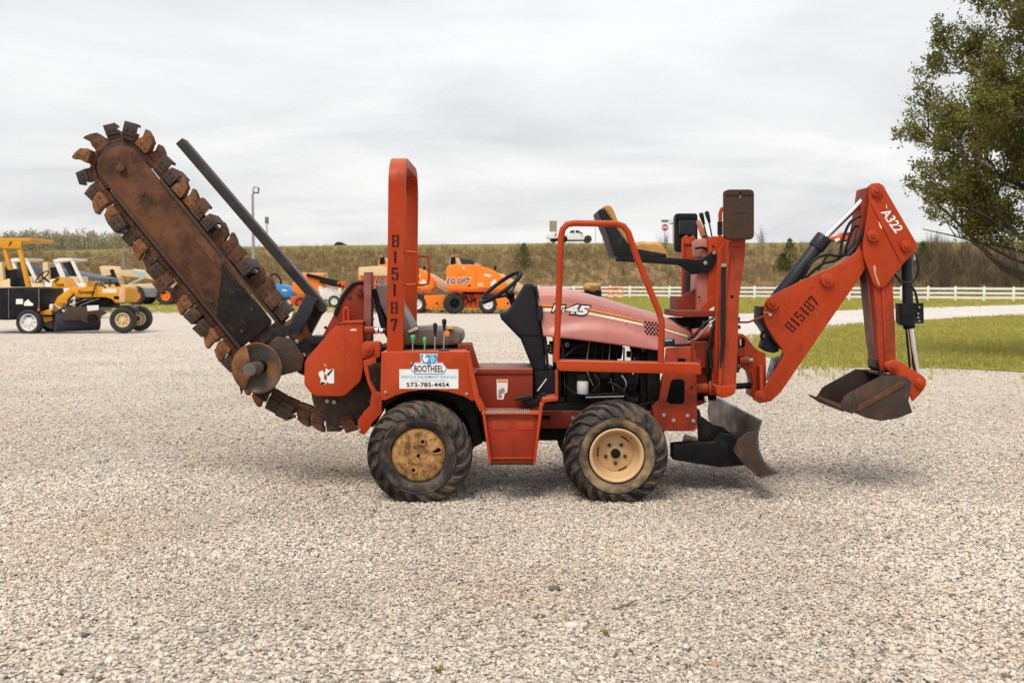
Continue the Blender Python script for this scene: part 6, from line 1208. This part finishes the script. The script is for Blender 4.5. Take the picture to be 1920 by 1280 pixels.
# ---- orange boom lifts
def boom_lift(dx, Y, label, crate=False):
    p = W(895 + dx, 570, Y); t = thing('boom_lift', (p.x, Y + 1.1, 0), label, 'boom lift', 'orange boom lifts parked at the back of the yard')
    P = lambda l: [(a + dx, b) for a, b in l]
    bd = part('turntable_body', MB().pp(P([(836, 503), (841, 497), (852, 495.5), (893, 496), (922, 505), (938, 515), (947, 528), (949, 539), (941, 546), (903, 547.5), (843, 546.5), (836, 541)]), Y, Y + 2.3), LORG, t, bevel=.14, seg=3)
    part('body_seam', MB().pp(P([(892, 507), (893, 507), (893, 546), (892, 546)]), Y - .004, Y + .02), LRED, bd); part('body_seam', MB().pp(P([(858, 500), (868, 500), (868, 512), (862, 516), (856, 514)]), Y - .02, Y + .02), LORG, bd, bevel=.02)
    for o_, c_ in ((0, INK), ): text('lettering', 'LG LIFT', WHITE, bd, 860 + dx, 526.3, Y, 49, 12.5, 0, .3, .07, eps=.006); text('lettering', 'LG LIFT', mat('navy_print', (.02, .045, .10), .5) if 'navy_print' not in bpy.data.materials else bpy.data.materials['navy_print'], bd, 860 + dx, 526.3, Y, 46, 10.5, 0, .3, .025, eps=.016)
    sticker('label_patch', P([(908, 513), (922, 516), (920, 520), (908, 517)]), Y, CREAM, bd, .01); sticker('label_patch', P([(927, 523), (934, 531), (934, 537), (920, 536), (920, 530)]), Y, WPAINT, bd, .01); sticker('label_patch', P([(895, 530), (906, 530), (906, 537), (895, 537)]), Y, mat('peach_label', (.8, .45, .22), .5) if 'peach_label' not in bpy.data.materials else bpy.data.materials['peach_label'], bd, .01); sticker('label_patch', P([(864, 504), (869, 499), (873, 505)]), Y, CREAM, bd, .01)
    part('upper_riser', MB().pp(P([(844, 484), (850, 482.5), (858, 484), (890, 493), (905, 497), (842, 498)]), Y + .5, Y + 1.5), CRM, t, bevel=.05); part('dark_screen', MB().pp(P([(861, 484), (886, 487), (891, 495.5), (866, 495.5)]), Y + .44, Y + .5), GLASSD, t); part('knuckle', MB().pp(P([(845, 483), (853, 481), (854, 494), (844, 496)]), Y + .3, Y + .6), GRIME, t, bevel=.03)
    part('main_boom', MB().pp(P([(930, 511), (944, 514), (990, 540), (992, 547), (984, 552), (938, 530)]), Y + .9, Y + 1.4), CRM, t, bevel=.03); part('boom_under', MB().pp(P([(868, 546), (910, 546), (880, 552)]), Y + .5, Y + 1.6), CRM, t, bevel=.02); part('exhaust_stub', MB().tpx([(928 + dx, 506, Y + .5), (929 + dx, 499, Y + .5)], .05, 8), GRIME, t)
    part('turret', MB().rect(868 + dx, 546, 912 + dx, 554, Y + .5, Y + 1.8), GRIME, t, bevel=.04); ch_ = part('chassis', MB().pp(P([(852, 556), (862, 551), (900, 551), (966, 553), (966, 574), (940, 579), (868, 577), (852, 572)]), Y + .35, Y + 2.0), LRED, t, bevel=.06); part('chassis_front', MB().pp(P([(928, 553), (968, 553), (968, 577), (929, 580)]), Y + .05, Y + .4), LORG, t, bevel=.04); sticker('label_patch', P([(951, 566), (955, 569), (952, 573), (949, 570)]), Y + .05, WHITE, ch_, .01)
    for q_ in range(5): part('vent_slot', MB().rect(898 + dx + q_ * 5, 540, 901 + dx + q_ * 5, 543.5, Y - .006, Y + .01), GRIME, bd)
    part('lower_band', MB().pp(P([(838, 541), (945, 542), (940, 546.5), (843, 546.5)]), Y - .01, Y + .03), LRED, bd, bevel=.008); part('latch', MB().rect(878 + dx, 534, 882 + dx, 537, Y - .02, Y + .01), GRIME, bd); part('beacon', MB().tpx([(848 + dx, 482, Y + .4), (848 + dx, 478, Y + .4)], .06, 8), YEL, t)
    for q_ in range(4): part('hydraulic_line', MB().tpx([(866 + dx + q_ * 6, 550, Y + .3), (870 + dx + q_ * 7, 560 + (q_ % 2) * 4, Y + .25), (864 + dx + q_ * 9, 572, Y + .3)], .022, 6, 4), GRIME, t)
    part('boom_ram', MB().tpx([(934 + dx, 528, Y + .85), (972 + dx, 548, Y + .85)], .05, 8), BARE, t); part('tie_down', MB().ycyl(952 + dx, 569, Y + .03, Y + .06, 2.4, 10), GRIME, t)
    part('hose_loop', MB().tpx([(872 + dx, 556, Y + .3), (880 + dx, 566, Y + .25), (892 + dx, 560, Y + .3)], .03, 6, 4), GRIME, t)
    bwheel(t, 850 + dx, 569, Y, 18.5, .42, GRIME, .5, 16, Y + 2.2, 0, .35); bwheel(t, 915 + dx, 570.5, Y, 17, .42, WPAINT, .55, 14, Y + 2.2)
    if crate: part('counter_box', MB().pp(P([(838, 500), (893, 498), (893, 518), (838, 518)]), Y - .3, Y + .4), CRM, t, bevel=.04)
    return t
boom_lift(0, 47.5, 'orange boom lift left of the steering wheel, nearest the black dash')
l1 = boom_lift(-133, 48.5, 'orange boom lift partly hidden behind the upright rollover bar')
part('cream_counter_box', MB().pp([(672, 501), (700, 499), (726, 500), (726, 517), (672, 517)], 48.0, 49.2), CRM, l1, bevel=.05); part('rear_body', MB().pp([(670, 517), (712, 512), (712, 545), (676, 543)], 48.53, 50.4), LORG, l1, bevel=.1)
# ---- small orange and blue lifts further left
p = W(590, 560, 59); t = thing('scissor_boom_lift', (p.x, 60, 0), 'small orange and white lift seen under the crumber bar', 'boom lift')
part('body', MB().pp([(547, 532), (556, 522), (568, 514), (604, 514), (611, 540), (613, 552), (560, 553), (548, 546)], 59, 60.8), LORG, t, bevel=.1); part('top_cover', MB().pp([(565, 511.5), (608, 511.5), (608, 516), (570, 516)], 59.2, 60.4), CRM, t, bevel=.03); part('jib_arm', MB().tube([W(575, 515, 58.9), W(640, 531, 58.9)], .10, 8), GRIME, t); part('jib_arm', MB().tube([W(600, 526, 58.8), W(646, 538, 58.8)], .12, 8), GRIME, t); part('jib_end', MB().rect(632, 528, 648, 541, 58.7, 59.1), LRED, t, bevel=.05)
part('white_chassis', MB().pp([(598, 541), (612, 538), (644, 540), (644, 560), (600, 562)], 58.9, 60.2), WPAINT, t, bevel=.06); part('mast', MB().rect(634, 530, 640, 552, 58.7, 58.95), WPAINT, t, bevel=.03); part('red_chassis', MB().pp([(544, 556), (604, 553), (604, 572), (546, 572)], 59.1, 60.6), LRED, t, bevel=.05); sticker('label_patch', [(597, 536), (606, 536), (606, 546), (597, 546)], 59, WPAINT, t, .02)
bwheel(t, 626, 565, 58.8, 11, .3, WPAINT, .6, 0, 60.4); bwheel(t, 562, 567, 58.8, 9.5, .3, LRED, .55, 0, 60.4)
p = W(520, 555, 61); t = thing('small_blue_lift', (p.x, 61.6, 0), 'blue machine with a black hoop guard beside the chain teeth', 'lift')
part('body', MB().pp([(494, 540), (502, 533), (518, 532), (538, 536), (547, 545), (549, 558), (496, 560)], 61, 62.6), LBL, t, bevel=.1); part('hoop_guard', MB().tpx([(507, 534, 61.4), (506, 520, 61.4), (511, 514, 61.4), (519, 515, 61.4), (526, 525, 61.4), (527, 536, 61.4)], .06, 6, 3), BLACKP, t); text('lettering', 'Genie', WHITE, t, 534, 544, 61, 9, 3.6, 0, .2, .02, eps=.02) if 0 else sticker('label_patch', [(529, 542), (538, 543.5), (538, 546), (529, 545)], 61, WHITE, t, .02); part('chassis', MB().rect(500, 558, 548, 568, 61.2, 62.4), GREYM, t, bevel=.05)
bwheel(t, 508, 566, 60.9, 8.5, .3, WPAINT, .55, 0, 62.3); bwheel(t, 541, 566, 60.9, 8.5, .3, WPAINT, .55, 0, 62.3)
# ---- covered machine and traffic barrels by the fence
p = W(1110, 550, 82); t = thing('covered_machine', (p.x, 82.6, 0), 'low dark machine under a crumpled tan cover in front of the fence', 'machine')
cv = MB(); c = W(1110, 536, 82.4); cv.ball(c, (.72, .6, .52), 14, 10); r = random.Random(4); cv.v = [v + Vector((r.uniform(-.05, .05), r.uniform(-.05, .05), r.uniform(-.05, .05))) if v.z < c.z + .15 else Vector((v.x, v.y, c.z + .15 + (v.z - c.z - .15) * .25)) for v in cv.v]
part('cover', cv, mat('tan_tarp', (.50, .30, .13), .8, c2=(.40, .22, .09), ns=3), t, ang=20); part('base', MB().rect(1096, 544, 1128, 556, 82.1, 83.0), GRIME, t, bevel=.05); part('tow_frame', MB().tube([W(1075, 546, 82.3), W(1100, 548, 82.3)], .06, 8), LRED, t); part('tow_frame', MB().tube([W(1126, 542, 82.3), W(1158, 540, 82.4)], .05, 8), LRED, t); bwheel(t, 1112, 560, 82.0, 7, .2, BTYRE, .5)
for px, lb in ((1146, 'orange and white traffic barrel nearer the tan covered machine'), (1163, 'orange and white traffic barrel farther from the tan covered machine')):
    p = W(px, 562, 84); p.z = 0; t = thing('traffic_barrel', p, lb, 'barrel', 'traffic barrels by the fence'); part('base', MB().lathe([(0, 0), (.36, 0), (.36, .06), (.26, .08), (0, .08)], p, (0, 0, 1), 20), BTYRE, t)
    for i in range(5): part('band', MB().lathe([(.27 - .015 * i, .08 + .19 * i), (.27 - .015 * i - .012, .08 + .19 * i + .189)], p, (0, 0, 1), 20), LORG if i % 2 == 0 else WPAINT, t)
# ---- lamp poles
p = W(476, 540, 76); p.z = 0; t = thing('floodlight_pole', p, 'tall grey pole with one floodlight beside the crumber bar', 'light pole'); top = W(476, 364, 76)
part('pole', MB().cyl(p, (p.x, 76, top.z), .13, .085, 14), GALV, t); hd = W(480, 356.5, 76); part('lamp_head', MB().box(hd, (.42, .34, .46), Matrix.Rotation(.15, 3, 'Y')), GREYM, t, bevel=.03); part('lamp_glass', MB().box(hd + Vector((.03, -.18, -.0)), (.30, .03, .32)), WPAINT, t); part('lamp_arm', MB().cyl((p.x, 76, top.z - .1), hd, .05, n=8), GREYM, t)
p = W(501.5, 500, 205); p.z = 0; t = thing('floodlight_pole', p, 'thin distant lamp pole rising beyond the bank', 'light pole'); top = W(501.5, 414, 205); part('pole', MB().cyl(p, (p.x, 205, top.z), .16, .10, 10), GALV, t); part('lamp_head', MB().box((p.x, 205, top.z + .1), (.7, .5, 1.3)), GREYM, t, bevel=.05)
# ---- things on the highway bank
ZB = 6.85
def on_bank(px, Y): q = W(px, 455, Y); return Vector((q.x, Y, bank_line(q.x)[1] + .06))
b0 = on_bank(1246.5, 140); t = thing('stop_sign', b0, 'red octagonal stop sign on the bank left of the far stabilizer pad', 'sign'); cz = W(1246.5, 426.5, 140).z
part('post', MB().cyl(b0, (b0.x, 140, cz), .05, n=8), GALV, t); o = part('sign_face', MB().prism([(b0.x + .47 * cos(pi / 8 + i * pi / 4), cz + .47 * sin(pi / 8 + i * pi / 4)) for i in range(8)], 139.9, 139.93), mat('sign_red', (.52, .02, .03), .45), t); part('sign_border', MB().prism([(b0.x + .51 * cos(pi / 8 + i * pi / 4), cz + .51 * sin(pi / 8 + i * pi / 4)) for i in range(8)], 139.935, 139.95), WHITE, t)
text('lettering', 'STOP', WHITE, t, 1246.5, 426.5, 139.9, 10.5, 4.6, bold=.04, eps=.02)
b0 = on_bank(1261, 141); t = thing('street_name_sign', b0, 'street name signs on a thin post beside the stop sign', 'sign'); part('post', MB().cyl(b0, (b0.x, 141, W(1261, 411, 141).z), .045, n=8), GALV, t)
for x0, x1, y0, y1, m_ in ((1240, 1253.5, 412, 417, GREYM), (1255, 1265.5, 411.5, 416, WPAINT), (1255, 1264, 418, 420.5, GREYM)): part('sign_blade', MB().rect(x0, y0, x1, y1, 140.9, 140.94), m_, t)
for px, lb in ((1116.5, 'left one of two thin sign posts behind the backhoe seat'), (1130, 'right one of two thin sign posts behind the backhoe seat')):
    b0 = on_bank(px, 146); t = thing('sign_post', b0, lb, 'post', 'thin posts on the bank'); part('post', MB().cyl(b0, (b0.x, 146, W(px, 416, 146).z), .04, n=6), GALV, t); part('sign_plate', MB().rect(px - 5, 412, px + 3, 414.5, 145.9, 145.94), GREYM, t)
b0 = on_bank(232, 150); q = W(232, 489, 132); t = thing('marker_post', (q.x, 132, q.z - 1), 'short grey post on the slope left of the digging chain', 'post'); part('post', MB().cyl((q.x, 132, q.z - 1), W(232, 464, 132), .09, n=8), GALV, t); part('cap', MB().ball(W(232, 464, 132), .11), GALV, t)
# white pickup
Yp = 143.5; b0 = on_bank(1067, Yp); t = thing('pickup_truck', (b0.x, Yp + 1, b0.z), 'white pickup with a tall board in its bed driving along the bank', 'pickup'); KX = m_per_px(Yp)
def pk(l, m_): return [(a, b) for a, b in l]
z0 = b0.z + .1
bd = part('body', MB().pp([(1063, 443), (1064, 438), (1067, 431.5), (1071, 429.5), (1086, 429.8), (1092, 436.5), (1104, 438.5), (1108, 441), (1109, 449), (1106, 451), (1063, 451)], Yp, Yp + 1.9), TWHITE, t, bevel=.1); part('side_window', MB().pp([(1068, 437), (1070, 432), (1077, 431.5), (1077, 437)], Yp - .01, Yp + .02), GLASSD, bd); part('side_window', MB().pp([(1079, 437), (1079, 431.5), (1085, 431.8), (1090, 437)], Yp - .01, Yp + .02), GLASSD, bd); part('door_handle', MB().rect(1075, 440, 1077, 440.8, Yp - .02, Yp + .01), GREYM, bd)
part('flat_bed', MB().pp([(1025, 437), (1030, 434.5), (1063, 436), (1063, 446), (1028, 447.5), (1025, 445)], Yp - .05, Yp + 1.95), TWHITE, t, bevel=.06); part('tail_light', MB().rect(1040.5, 437, 1043.5, 443, Yp - .08, Yp - .04), LRED, t); part('sill_trim', MB().rect(1063, 449.5, 1100, 451.5, Yp - .03, Yp + .02), GRIME, bd); part('wheel_arch', MB().ycyl(1102.5, 448.5, Yp - .015, Yp + .02, 7.2, 18), GRIME, bd); part('wheel_arch', MB().ycyl(1057, 448.5, Yp - .06, Yp, 7.0, 18), GRIME, bd); part('mirror', MB().rect(1089.5, 435, 1091.5, 438, Yp - .25, Yp - .02), GRIME, bd); part('under_frame', MB().rect(1032, 446, 1104, 452, Yp + .3, Yp + 1.6), GRIME, t, bevel=.05); part('load_board', MB().rect(1030.5, 414, 1044, 436, Yp + .6, Yp + .9), mat('weathered_board', (.30, .25, .17), .7, c2=(.22, .18, .13), ns=2, stretch=(3, 1, .3)), t, bevel=.03)
bwheel(t, 1102.5, 449.5, Yp - .05, 6, .3, BARE, .6, 0, Yp + 1.9); bwheel(t, 1057, 449.5, Yp - .05, 6, .3, BARE, .6, 0, Yp + 1.9); bwheel(t, 1038, 450.5, Yp + .2, 5, .3, GRIME, .5)
Yr = 143.5; b0 = on_bank(1586, Yr); t = thing('red_pickup', (b0.x, Yr + 1, b0.z), 'red pickup on the bank glimpsed behind the backhoe hoses', 'pickup'); bd = part('body', MB().pp([(1558, 447), (1562, 443), (1574, 441.5), (1582, 435), (1598, 435), (1602, 442), (1618, 443), (1618, 450.5), (1560, 450.5)], Yr, Yr + 1.8), LRED, t, bevel=.1); part('side_window', MB().pp([(1578, 441), (1584, 436.5), (1597, 436.5), (1599, 441)], Yr - .01, Yr + .02), GLASSD, bd); part('under_frame', MB().rect(1562, 449, 1616, 453, Yr + .3, Yr + 1.5), GRIME, t)
bwheel(t, 1571, 451, Yr - .05, 5.5, .3, BARE, .6, 0, Yr + 1.8); bwheel(t, 1606, 451, Yr - .05, 5.5, .3, BARE, .6, 0, Yr + 1.8)
Yk = 152.0; b0 = on_bank(635, Yk); t = thing('dark_car', (b0.x, Yk + 1, b0.z), 'tiny dark car on the skyline right of the crumber bar', 'car'); bd = part('body', MB().pp([(625, 459), (628, 456.5), (631, 453.5), (639, 453.5), (643, 456.5), (647, 457.5), (647, 461), (625, 461)], Yk, Yk + 1.7), BLACKP, t, bevel=.1); part('side_window', MB().pp([(630, 456.5), (632, 454.3), (638, 454.3), (641, 456.5)], Yk - .01, Yk + .02), GLASSD, bd); bwheel(t, 629.5, 461, Yk - .02, 3.6, .25, GRIME, .5); bwheel(t, 642.5, 461, Yk - .02, 3.6, .25, GRIME, .5)

# ================================================================== vegetation
def leafcloud(pts, size, m, name, parent, seed=0, droop=0., asp=.55):
    r = random.Random(seed); vs = []; fs = []; tn = []
    for p, d in pts:
        a = Vector((r.gauss(0, 1), r.gauss(0, 1), r.gauss(0, 1))); a = (a + d * 1.2).normalized() if a.length > 0 else d
        b = a.cross(Vector((r.gauss(0, 1), r.gauss(0, 1), r.gauss(0, 1)))).normalized(); s = size * r.uniform(.6, 1.25); k = len(vs); n = a.cross(b); t = r.random() * .999
        vs += [p, p + a * s * .5 + b * s * asp * .5 + n * s * .10, p + a * s, p + a * s * .5 - b * s * asp * .5 + n * s * .10]; tn += [t] * 4; fs += [(k, k + 1, k + 2), (k, k + 2, k + 3)]
    me = bpy.data.meshes.new(name); me.from_pydata(vs, [], fs); tone_attr(me, tn); me.materials.append(m); o = bpy.data.objects.new(name, me); COL.objects.link(o)
    if parent is not None: o.parent = parent; o.location = -WL[parent.name]
    WL[o.name] = Vector(); return o
BARK = mat('dark_bark', (.055, .042, .034), .9, c2=(.085, .066, .052), ns=8, bump=.3, bs=40, stretch=(1, 1, .25))
LEAFM = leafmat('young_pear_leaf', [(.10, .12, .018), (.18, .20, .03), (.29, .29, .055), (.13, .15, .026), (.24, .18, .055), (.08, .095, .018)], .5, .5)
def pear_tree():
    r = random.Random(21); base = Vector((9.95, 18.6, 0)); t = thing('leafy_tree', base, 'spring tree with small dark green leaves and low spreading branches at the right edge', 'tree')
    tr = MB(); leaves = []; cc = base + Vector((-.3, 0, 4.9))
    tr.tube([base - Vector((0, 0, .1)), base + Vector((.03, 0, .6)), base + Vector((0, .05, 1.3)), base + Vector((.05, .0, 2.4)), base + Vector((0, .1, 4.0)), base + Vector((.1, 0, 6.4))], [.24, .20, .18, .13, .09, .03], 12)
    def inside(p):
        q = p - cc; zz = abs(q.z / 4.0) ** 2.6 if q.z > 0 else (q.z / 3.1) ** 2; rr = sqrt((q.x / 3.15) ** 2 + (q.y / 2.9) ** 2 + zz); return rr + .20 * mnoise.noise(p * 1.3) < .96
    def grow(p, d, ln, rad, lv):
        n = 5 if lv < 2 else 4; path = [p]; dd = d.copy()
        for i in range(n):
            wob = Vector((r.gauss(0, 1), r.gauss(0, 1), r.gauss(0, 1))) * (.13 if lv < 2 else .2); dd = (dd + wob + Vector((0, 0, .07 if lv < 3 else .02))).normalized(); path.append(path[-1] + dd * ln / n)
        tr.tube(path, [rad * (1 - .75 * i / n) for i in range(n + 1)], 7 if lv < 2 else 4)
        if lv >= 2:
            for i in range(1, n + 1):
                for _ in range(2):
                    q = path[i - 1].lerp(path[i], r.random()); 
                    if inside(q): leaves.append((q + Vector((r.gauss(0, .05), r.gauss(0, .05), r.gauss(0, .05))), dd))
            if lv == 3 and inside(path[-1]):
                for _ in range(6): leaves.append((path[-1] + Vector((r.gauss(0, .045), r.gauss(0, .045), r.gauss(0, .045))), dd))
        if lv < 3:
            k = {0: 9, 1: 8, 2: 6}[lv]
            for j in range(k):
                f = .22 + .78 * (j + r.random()) / k; i = min(n - 1, int(f * n)); q = path[i].lerp(path[i + 1], f * n - i); ax = dd.orthogonal().normalized(); a = r.uniform(0, 2 * pi); v = dd.cross(ax)
                nd = (dd * .75 + (ax * cos(a) + v * sin(a)) * r.uniform(.6, 1.0)).normalized(); L2 = ln * {0: .52, 1: .50, 2: .55}[lv] * r.uniform(.7, 1.15) * (1.1 - .45 * f)
                if inside(q + nd * L2 * .6): grow(q, nd, L2, max(.005, rad * .45 * (1 - .4 * f)), lv + 1)
    for i in range(23):
        z = 1.1 + 4.3 * (i / 23) ** 1.05; a = i * 2.4 + r.uniform(-.3, .3); el = .22 + .75 * (i / 23) + r.uniform(-.08, .12)
        d = Vector((cos(a) * cos(el), sin(a) * cos(el), sin(el))); grow(base + Vector((0, 0, z)), d, r.uniform(2.7, 3.3) * (1 - .02 * i / 23), .075 * (1 - .5 * i / 19), 0)
    for a_ in (pi - .25, pi + .2, pi + .6, pi - .7): grow(base + Vector((0, 0, 1.3 + r.random() * .6)), Vector((cos(a_), sin(a_), .12)).normalized(), 2.6, .032, 0)
    part('trunk', tr, BARK, t, ang=60, origin=base); leafcloud(leaves, .066, LEAFM, 'crown', t, 5); return len(leaves)
NLEAF = pear_tree(); print('leaves', NLEAF)
CONM = leafmat('cedar_foliage', [(.06, .085, .02), (.10, .125, .03), (.15, .16, .045), (.08, .085, .028)], .25)
def cedar(px, dyb, h, wd, label, seed):
    x = (px - 960) / FPX * 124; y0, hb = bank_line(x); y = y0 + dyb; x = (px - 960) / FPX * y; z = interp([(a, b) for a, b in prof], dyb) * hb / 6.7 - .1; base = Vector((x, y, z)); t = thing('cedar_tree', base, label, 'tree', 'small cedars on the bank')
    r = random.Random(seed); pts = []
    for i in range(800):
        f = r.random() ** 1.1; rad = wd / 2 * min(1, (1.02 - f) * 1.7) ** .8 * (1 + .6 * mnoise.noise(Vector((f * 4, r.random() * 3, seed)))) * sqrt(r.random()); a = r.uniform(0, 2 * pi); pts.append((base + Vector((cos(a) * rad, sin(a) * rad, .1 + f * h)), Vector((cos(a) * .6, sin(a) * .6, .6))))
    part('trunk', MB().cyl(base, base + Vector((0, 0, h * .85)), .09, .02, 8), BARK, t, origin=base); leafcloud(pts, .26, CONM, 'crown', t, seed, asp=.5)
cedar(982, -18, 2.9, 2.0, 'small dark cedar on the slope above the steering wheel', 1); cedar(1479, -20, 3.8, 1.9, 'taller cedar on the slope left of the boom cylinder', 2); cedar(1466, -20.5, 2.2, 1.8, 'low cedar at the foot of the taller cedar', 3); cedar(1728, -17, 2.8, 2.0, 'small cedar on the slope beside the dipper', 4)
# far wood on the left horizon
r = random.Random(3); pts = []; trn = MB()
WOODM = leafmat('hazy_spring_wood', [(.32, .30, .17), (.40, .34, .22), (.27, .29, .12), (.38, .31, .21), (.44, .39, .26)], .3)
for i in range(420):
    x = -138 + 62 * i / 420 + r.uniform(-.6, .6); y = 262 + r.uniform(-10, 20); h = r.uniform(12.0, 14.4) * (1 if x < -90 else .95); trn.tube([(x, y, 0), (x + r.uniform(-.3, .3), y, h * .6), (x + r.uniform(-.6, .6), y, h)], [.16, .03], 4)
    for _ in range(85):
        f = r.uniform(.55, 1.0); w_ = 2.2 * (1.12 - f); pts.append((Vector((x + r.gauss(0, w_), y + r.gauss(0, w_), h * f)), Vector((0, 0, .8))))
wood = leafcloud(pts, .8, WOODM, 'far_wood', None, 8, asp=.3); tag(wood, 'hazy strip of budding trees on the left horizon', 'wood', kind='stuff'); tw = part('trunks', trn, mat('far_bark', (.22, .19, .16), .9), wood, origin=(0, 0, 0)); tw['kind'] = 'stuff'
# bare brush at the foot of the bank on the right
vs = []; den = []; bx = [10 + i * 2.0 for i in range(34)]; rows = prof[1:9]
for x in bx:
    y0, h = bank_line(x)
    for dy_, z in rows:
        vs.append((x, y0 + dy_, z * h / 6.7)); q = max(0., mnoise.noise(Vector((x * .16, dy_ * .2, 8))) + .12); right = max(0., min(1., (x - 36) / 10)); den.append((.10 * q + right * .55 * max(0., min(1., (-8 - dy_) / 8))))
me = bpy.data.meshes.new('bank_brush'); n = len(rows); me.from_pydata(vs, [], [(i * n + j, (i + 1) * n + j, (i + 1) * n + j + 1, i * n + j + 1) for i in range(len(bx) - 1) for j in range(n - 1)])
a = me.attributes.new('den', 'FLOAT', 'POINT'); a.data.foreach_set('value', den)
scatter('bank_brush', me, [tuft('brush', 60, 2.4, .7, .014, BRUSHM, 200 + i, .55) for i in range(4)], 'bare brown brush thicket at the foot of the bank on the right', 'brush', (.6, 1.2), .15, seed=4)

# ================================================================== small things on the gravel
p = G(1170, 1143); tw = MB().tube([p + Vector((-.055, -.03, .018)), p + Vector((-.03, -.02, .014)), p + Vector((0, 0, .022)), p + Vector((.02, .012, .02)), p + Vector((.06, .05, .03))], [.006, .004, .006, .004, .002], 6); tw.tube([p + Vector((-.005, 0, .02)), p + Vector((-.02, .03, .03))], [.003, .001], 5)
o = part('dry_twig', tw, mat('grey_twig', (.17, .13, .11), .85, c2=(.10, .08, .07), ns=20), None); tag(o, 'short dry grey twig lying on the gravel in the foreground', 'twig')
def rock(px, py, s, m_, label, seed):
    p = G(px, py); bm = bmesh.new(); bmesh.ops.create_icosphere(bm, subdivisions=2, radius=s)
    for v in bm.verts: v.co = Vector((v.co.x * 1.25, v.co.y * .9, v.co.z * .62)) * (1 + .22 * mnoise.noise(v.co * 22 + Vector((seed, 0, 0))))
    me = finish(bm, 'loose_stone', 50); me.materials.append(m_); o = bpy.data.objects.new('loose_stone', me); COL.objects.link(o); o.location = p + Vector((0, 0, s * .45)); tag(o, label, 'stone')
DST = mat('dark_stone', (.11, .095, .08), .85, c2=(.16, .14, .12), ns=30, bump=.15, bs=120); PST = mat('pale_stone', (.62, .57, .52), .85, c2=(.5, .46, .42), ns=25, bump=.15, bs=120); BST = mat('brown_stone', (.30, .20, .13), .85, c2=(.38, .27, .19), ns=25, bump=.15, bs=120)
rock(1041, 1106, .024, DST, 'dark grey pebble on the gravel below the step', 1); rock(900, 1144, .015, BST, 'small rusty brown pebble left of the dark grey one', 2); rock(1071, 1177, .026, PST, 'rounded pale pebble left of the dry twig', 3); rock(380, 1184, .022, BARE if 0 else mat('grey_stone', (.36, .33, .30), .85, c2=(.28, .26, .24), ns=25, bump=.15, bs=120), 'rounded grey stone on the gravel at lower left', 4)
WEED = leafmat('gravel_weed', [(.20, .22, .05), (.32, .28, .08), (.26, .25, .07)], .3)
for i, (px, py, s) in enumerate(((822, 1262, .55), (1135, 1190, .3), (1290, 1255, .3))):
    o = tuft('weed_sprig', 26, .05 * s + .01, .03 * s, .002, WEED, 300 + i, .8); COL.objects.link(o); o.location = G(px, py) + Vector((0, 0, .005)); tag(o, ('green weed sprig in the gravel at the bottom edge', 'tiny weed sprig left of the dry twig end', 'tiny weed sprig right of centre at the bottom edge')[i], 'weed')
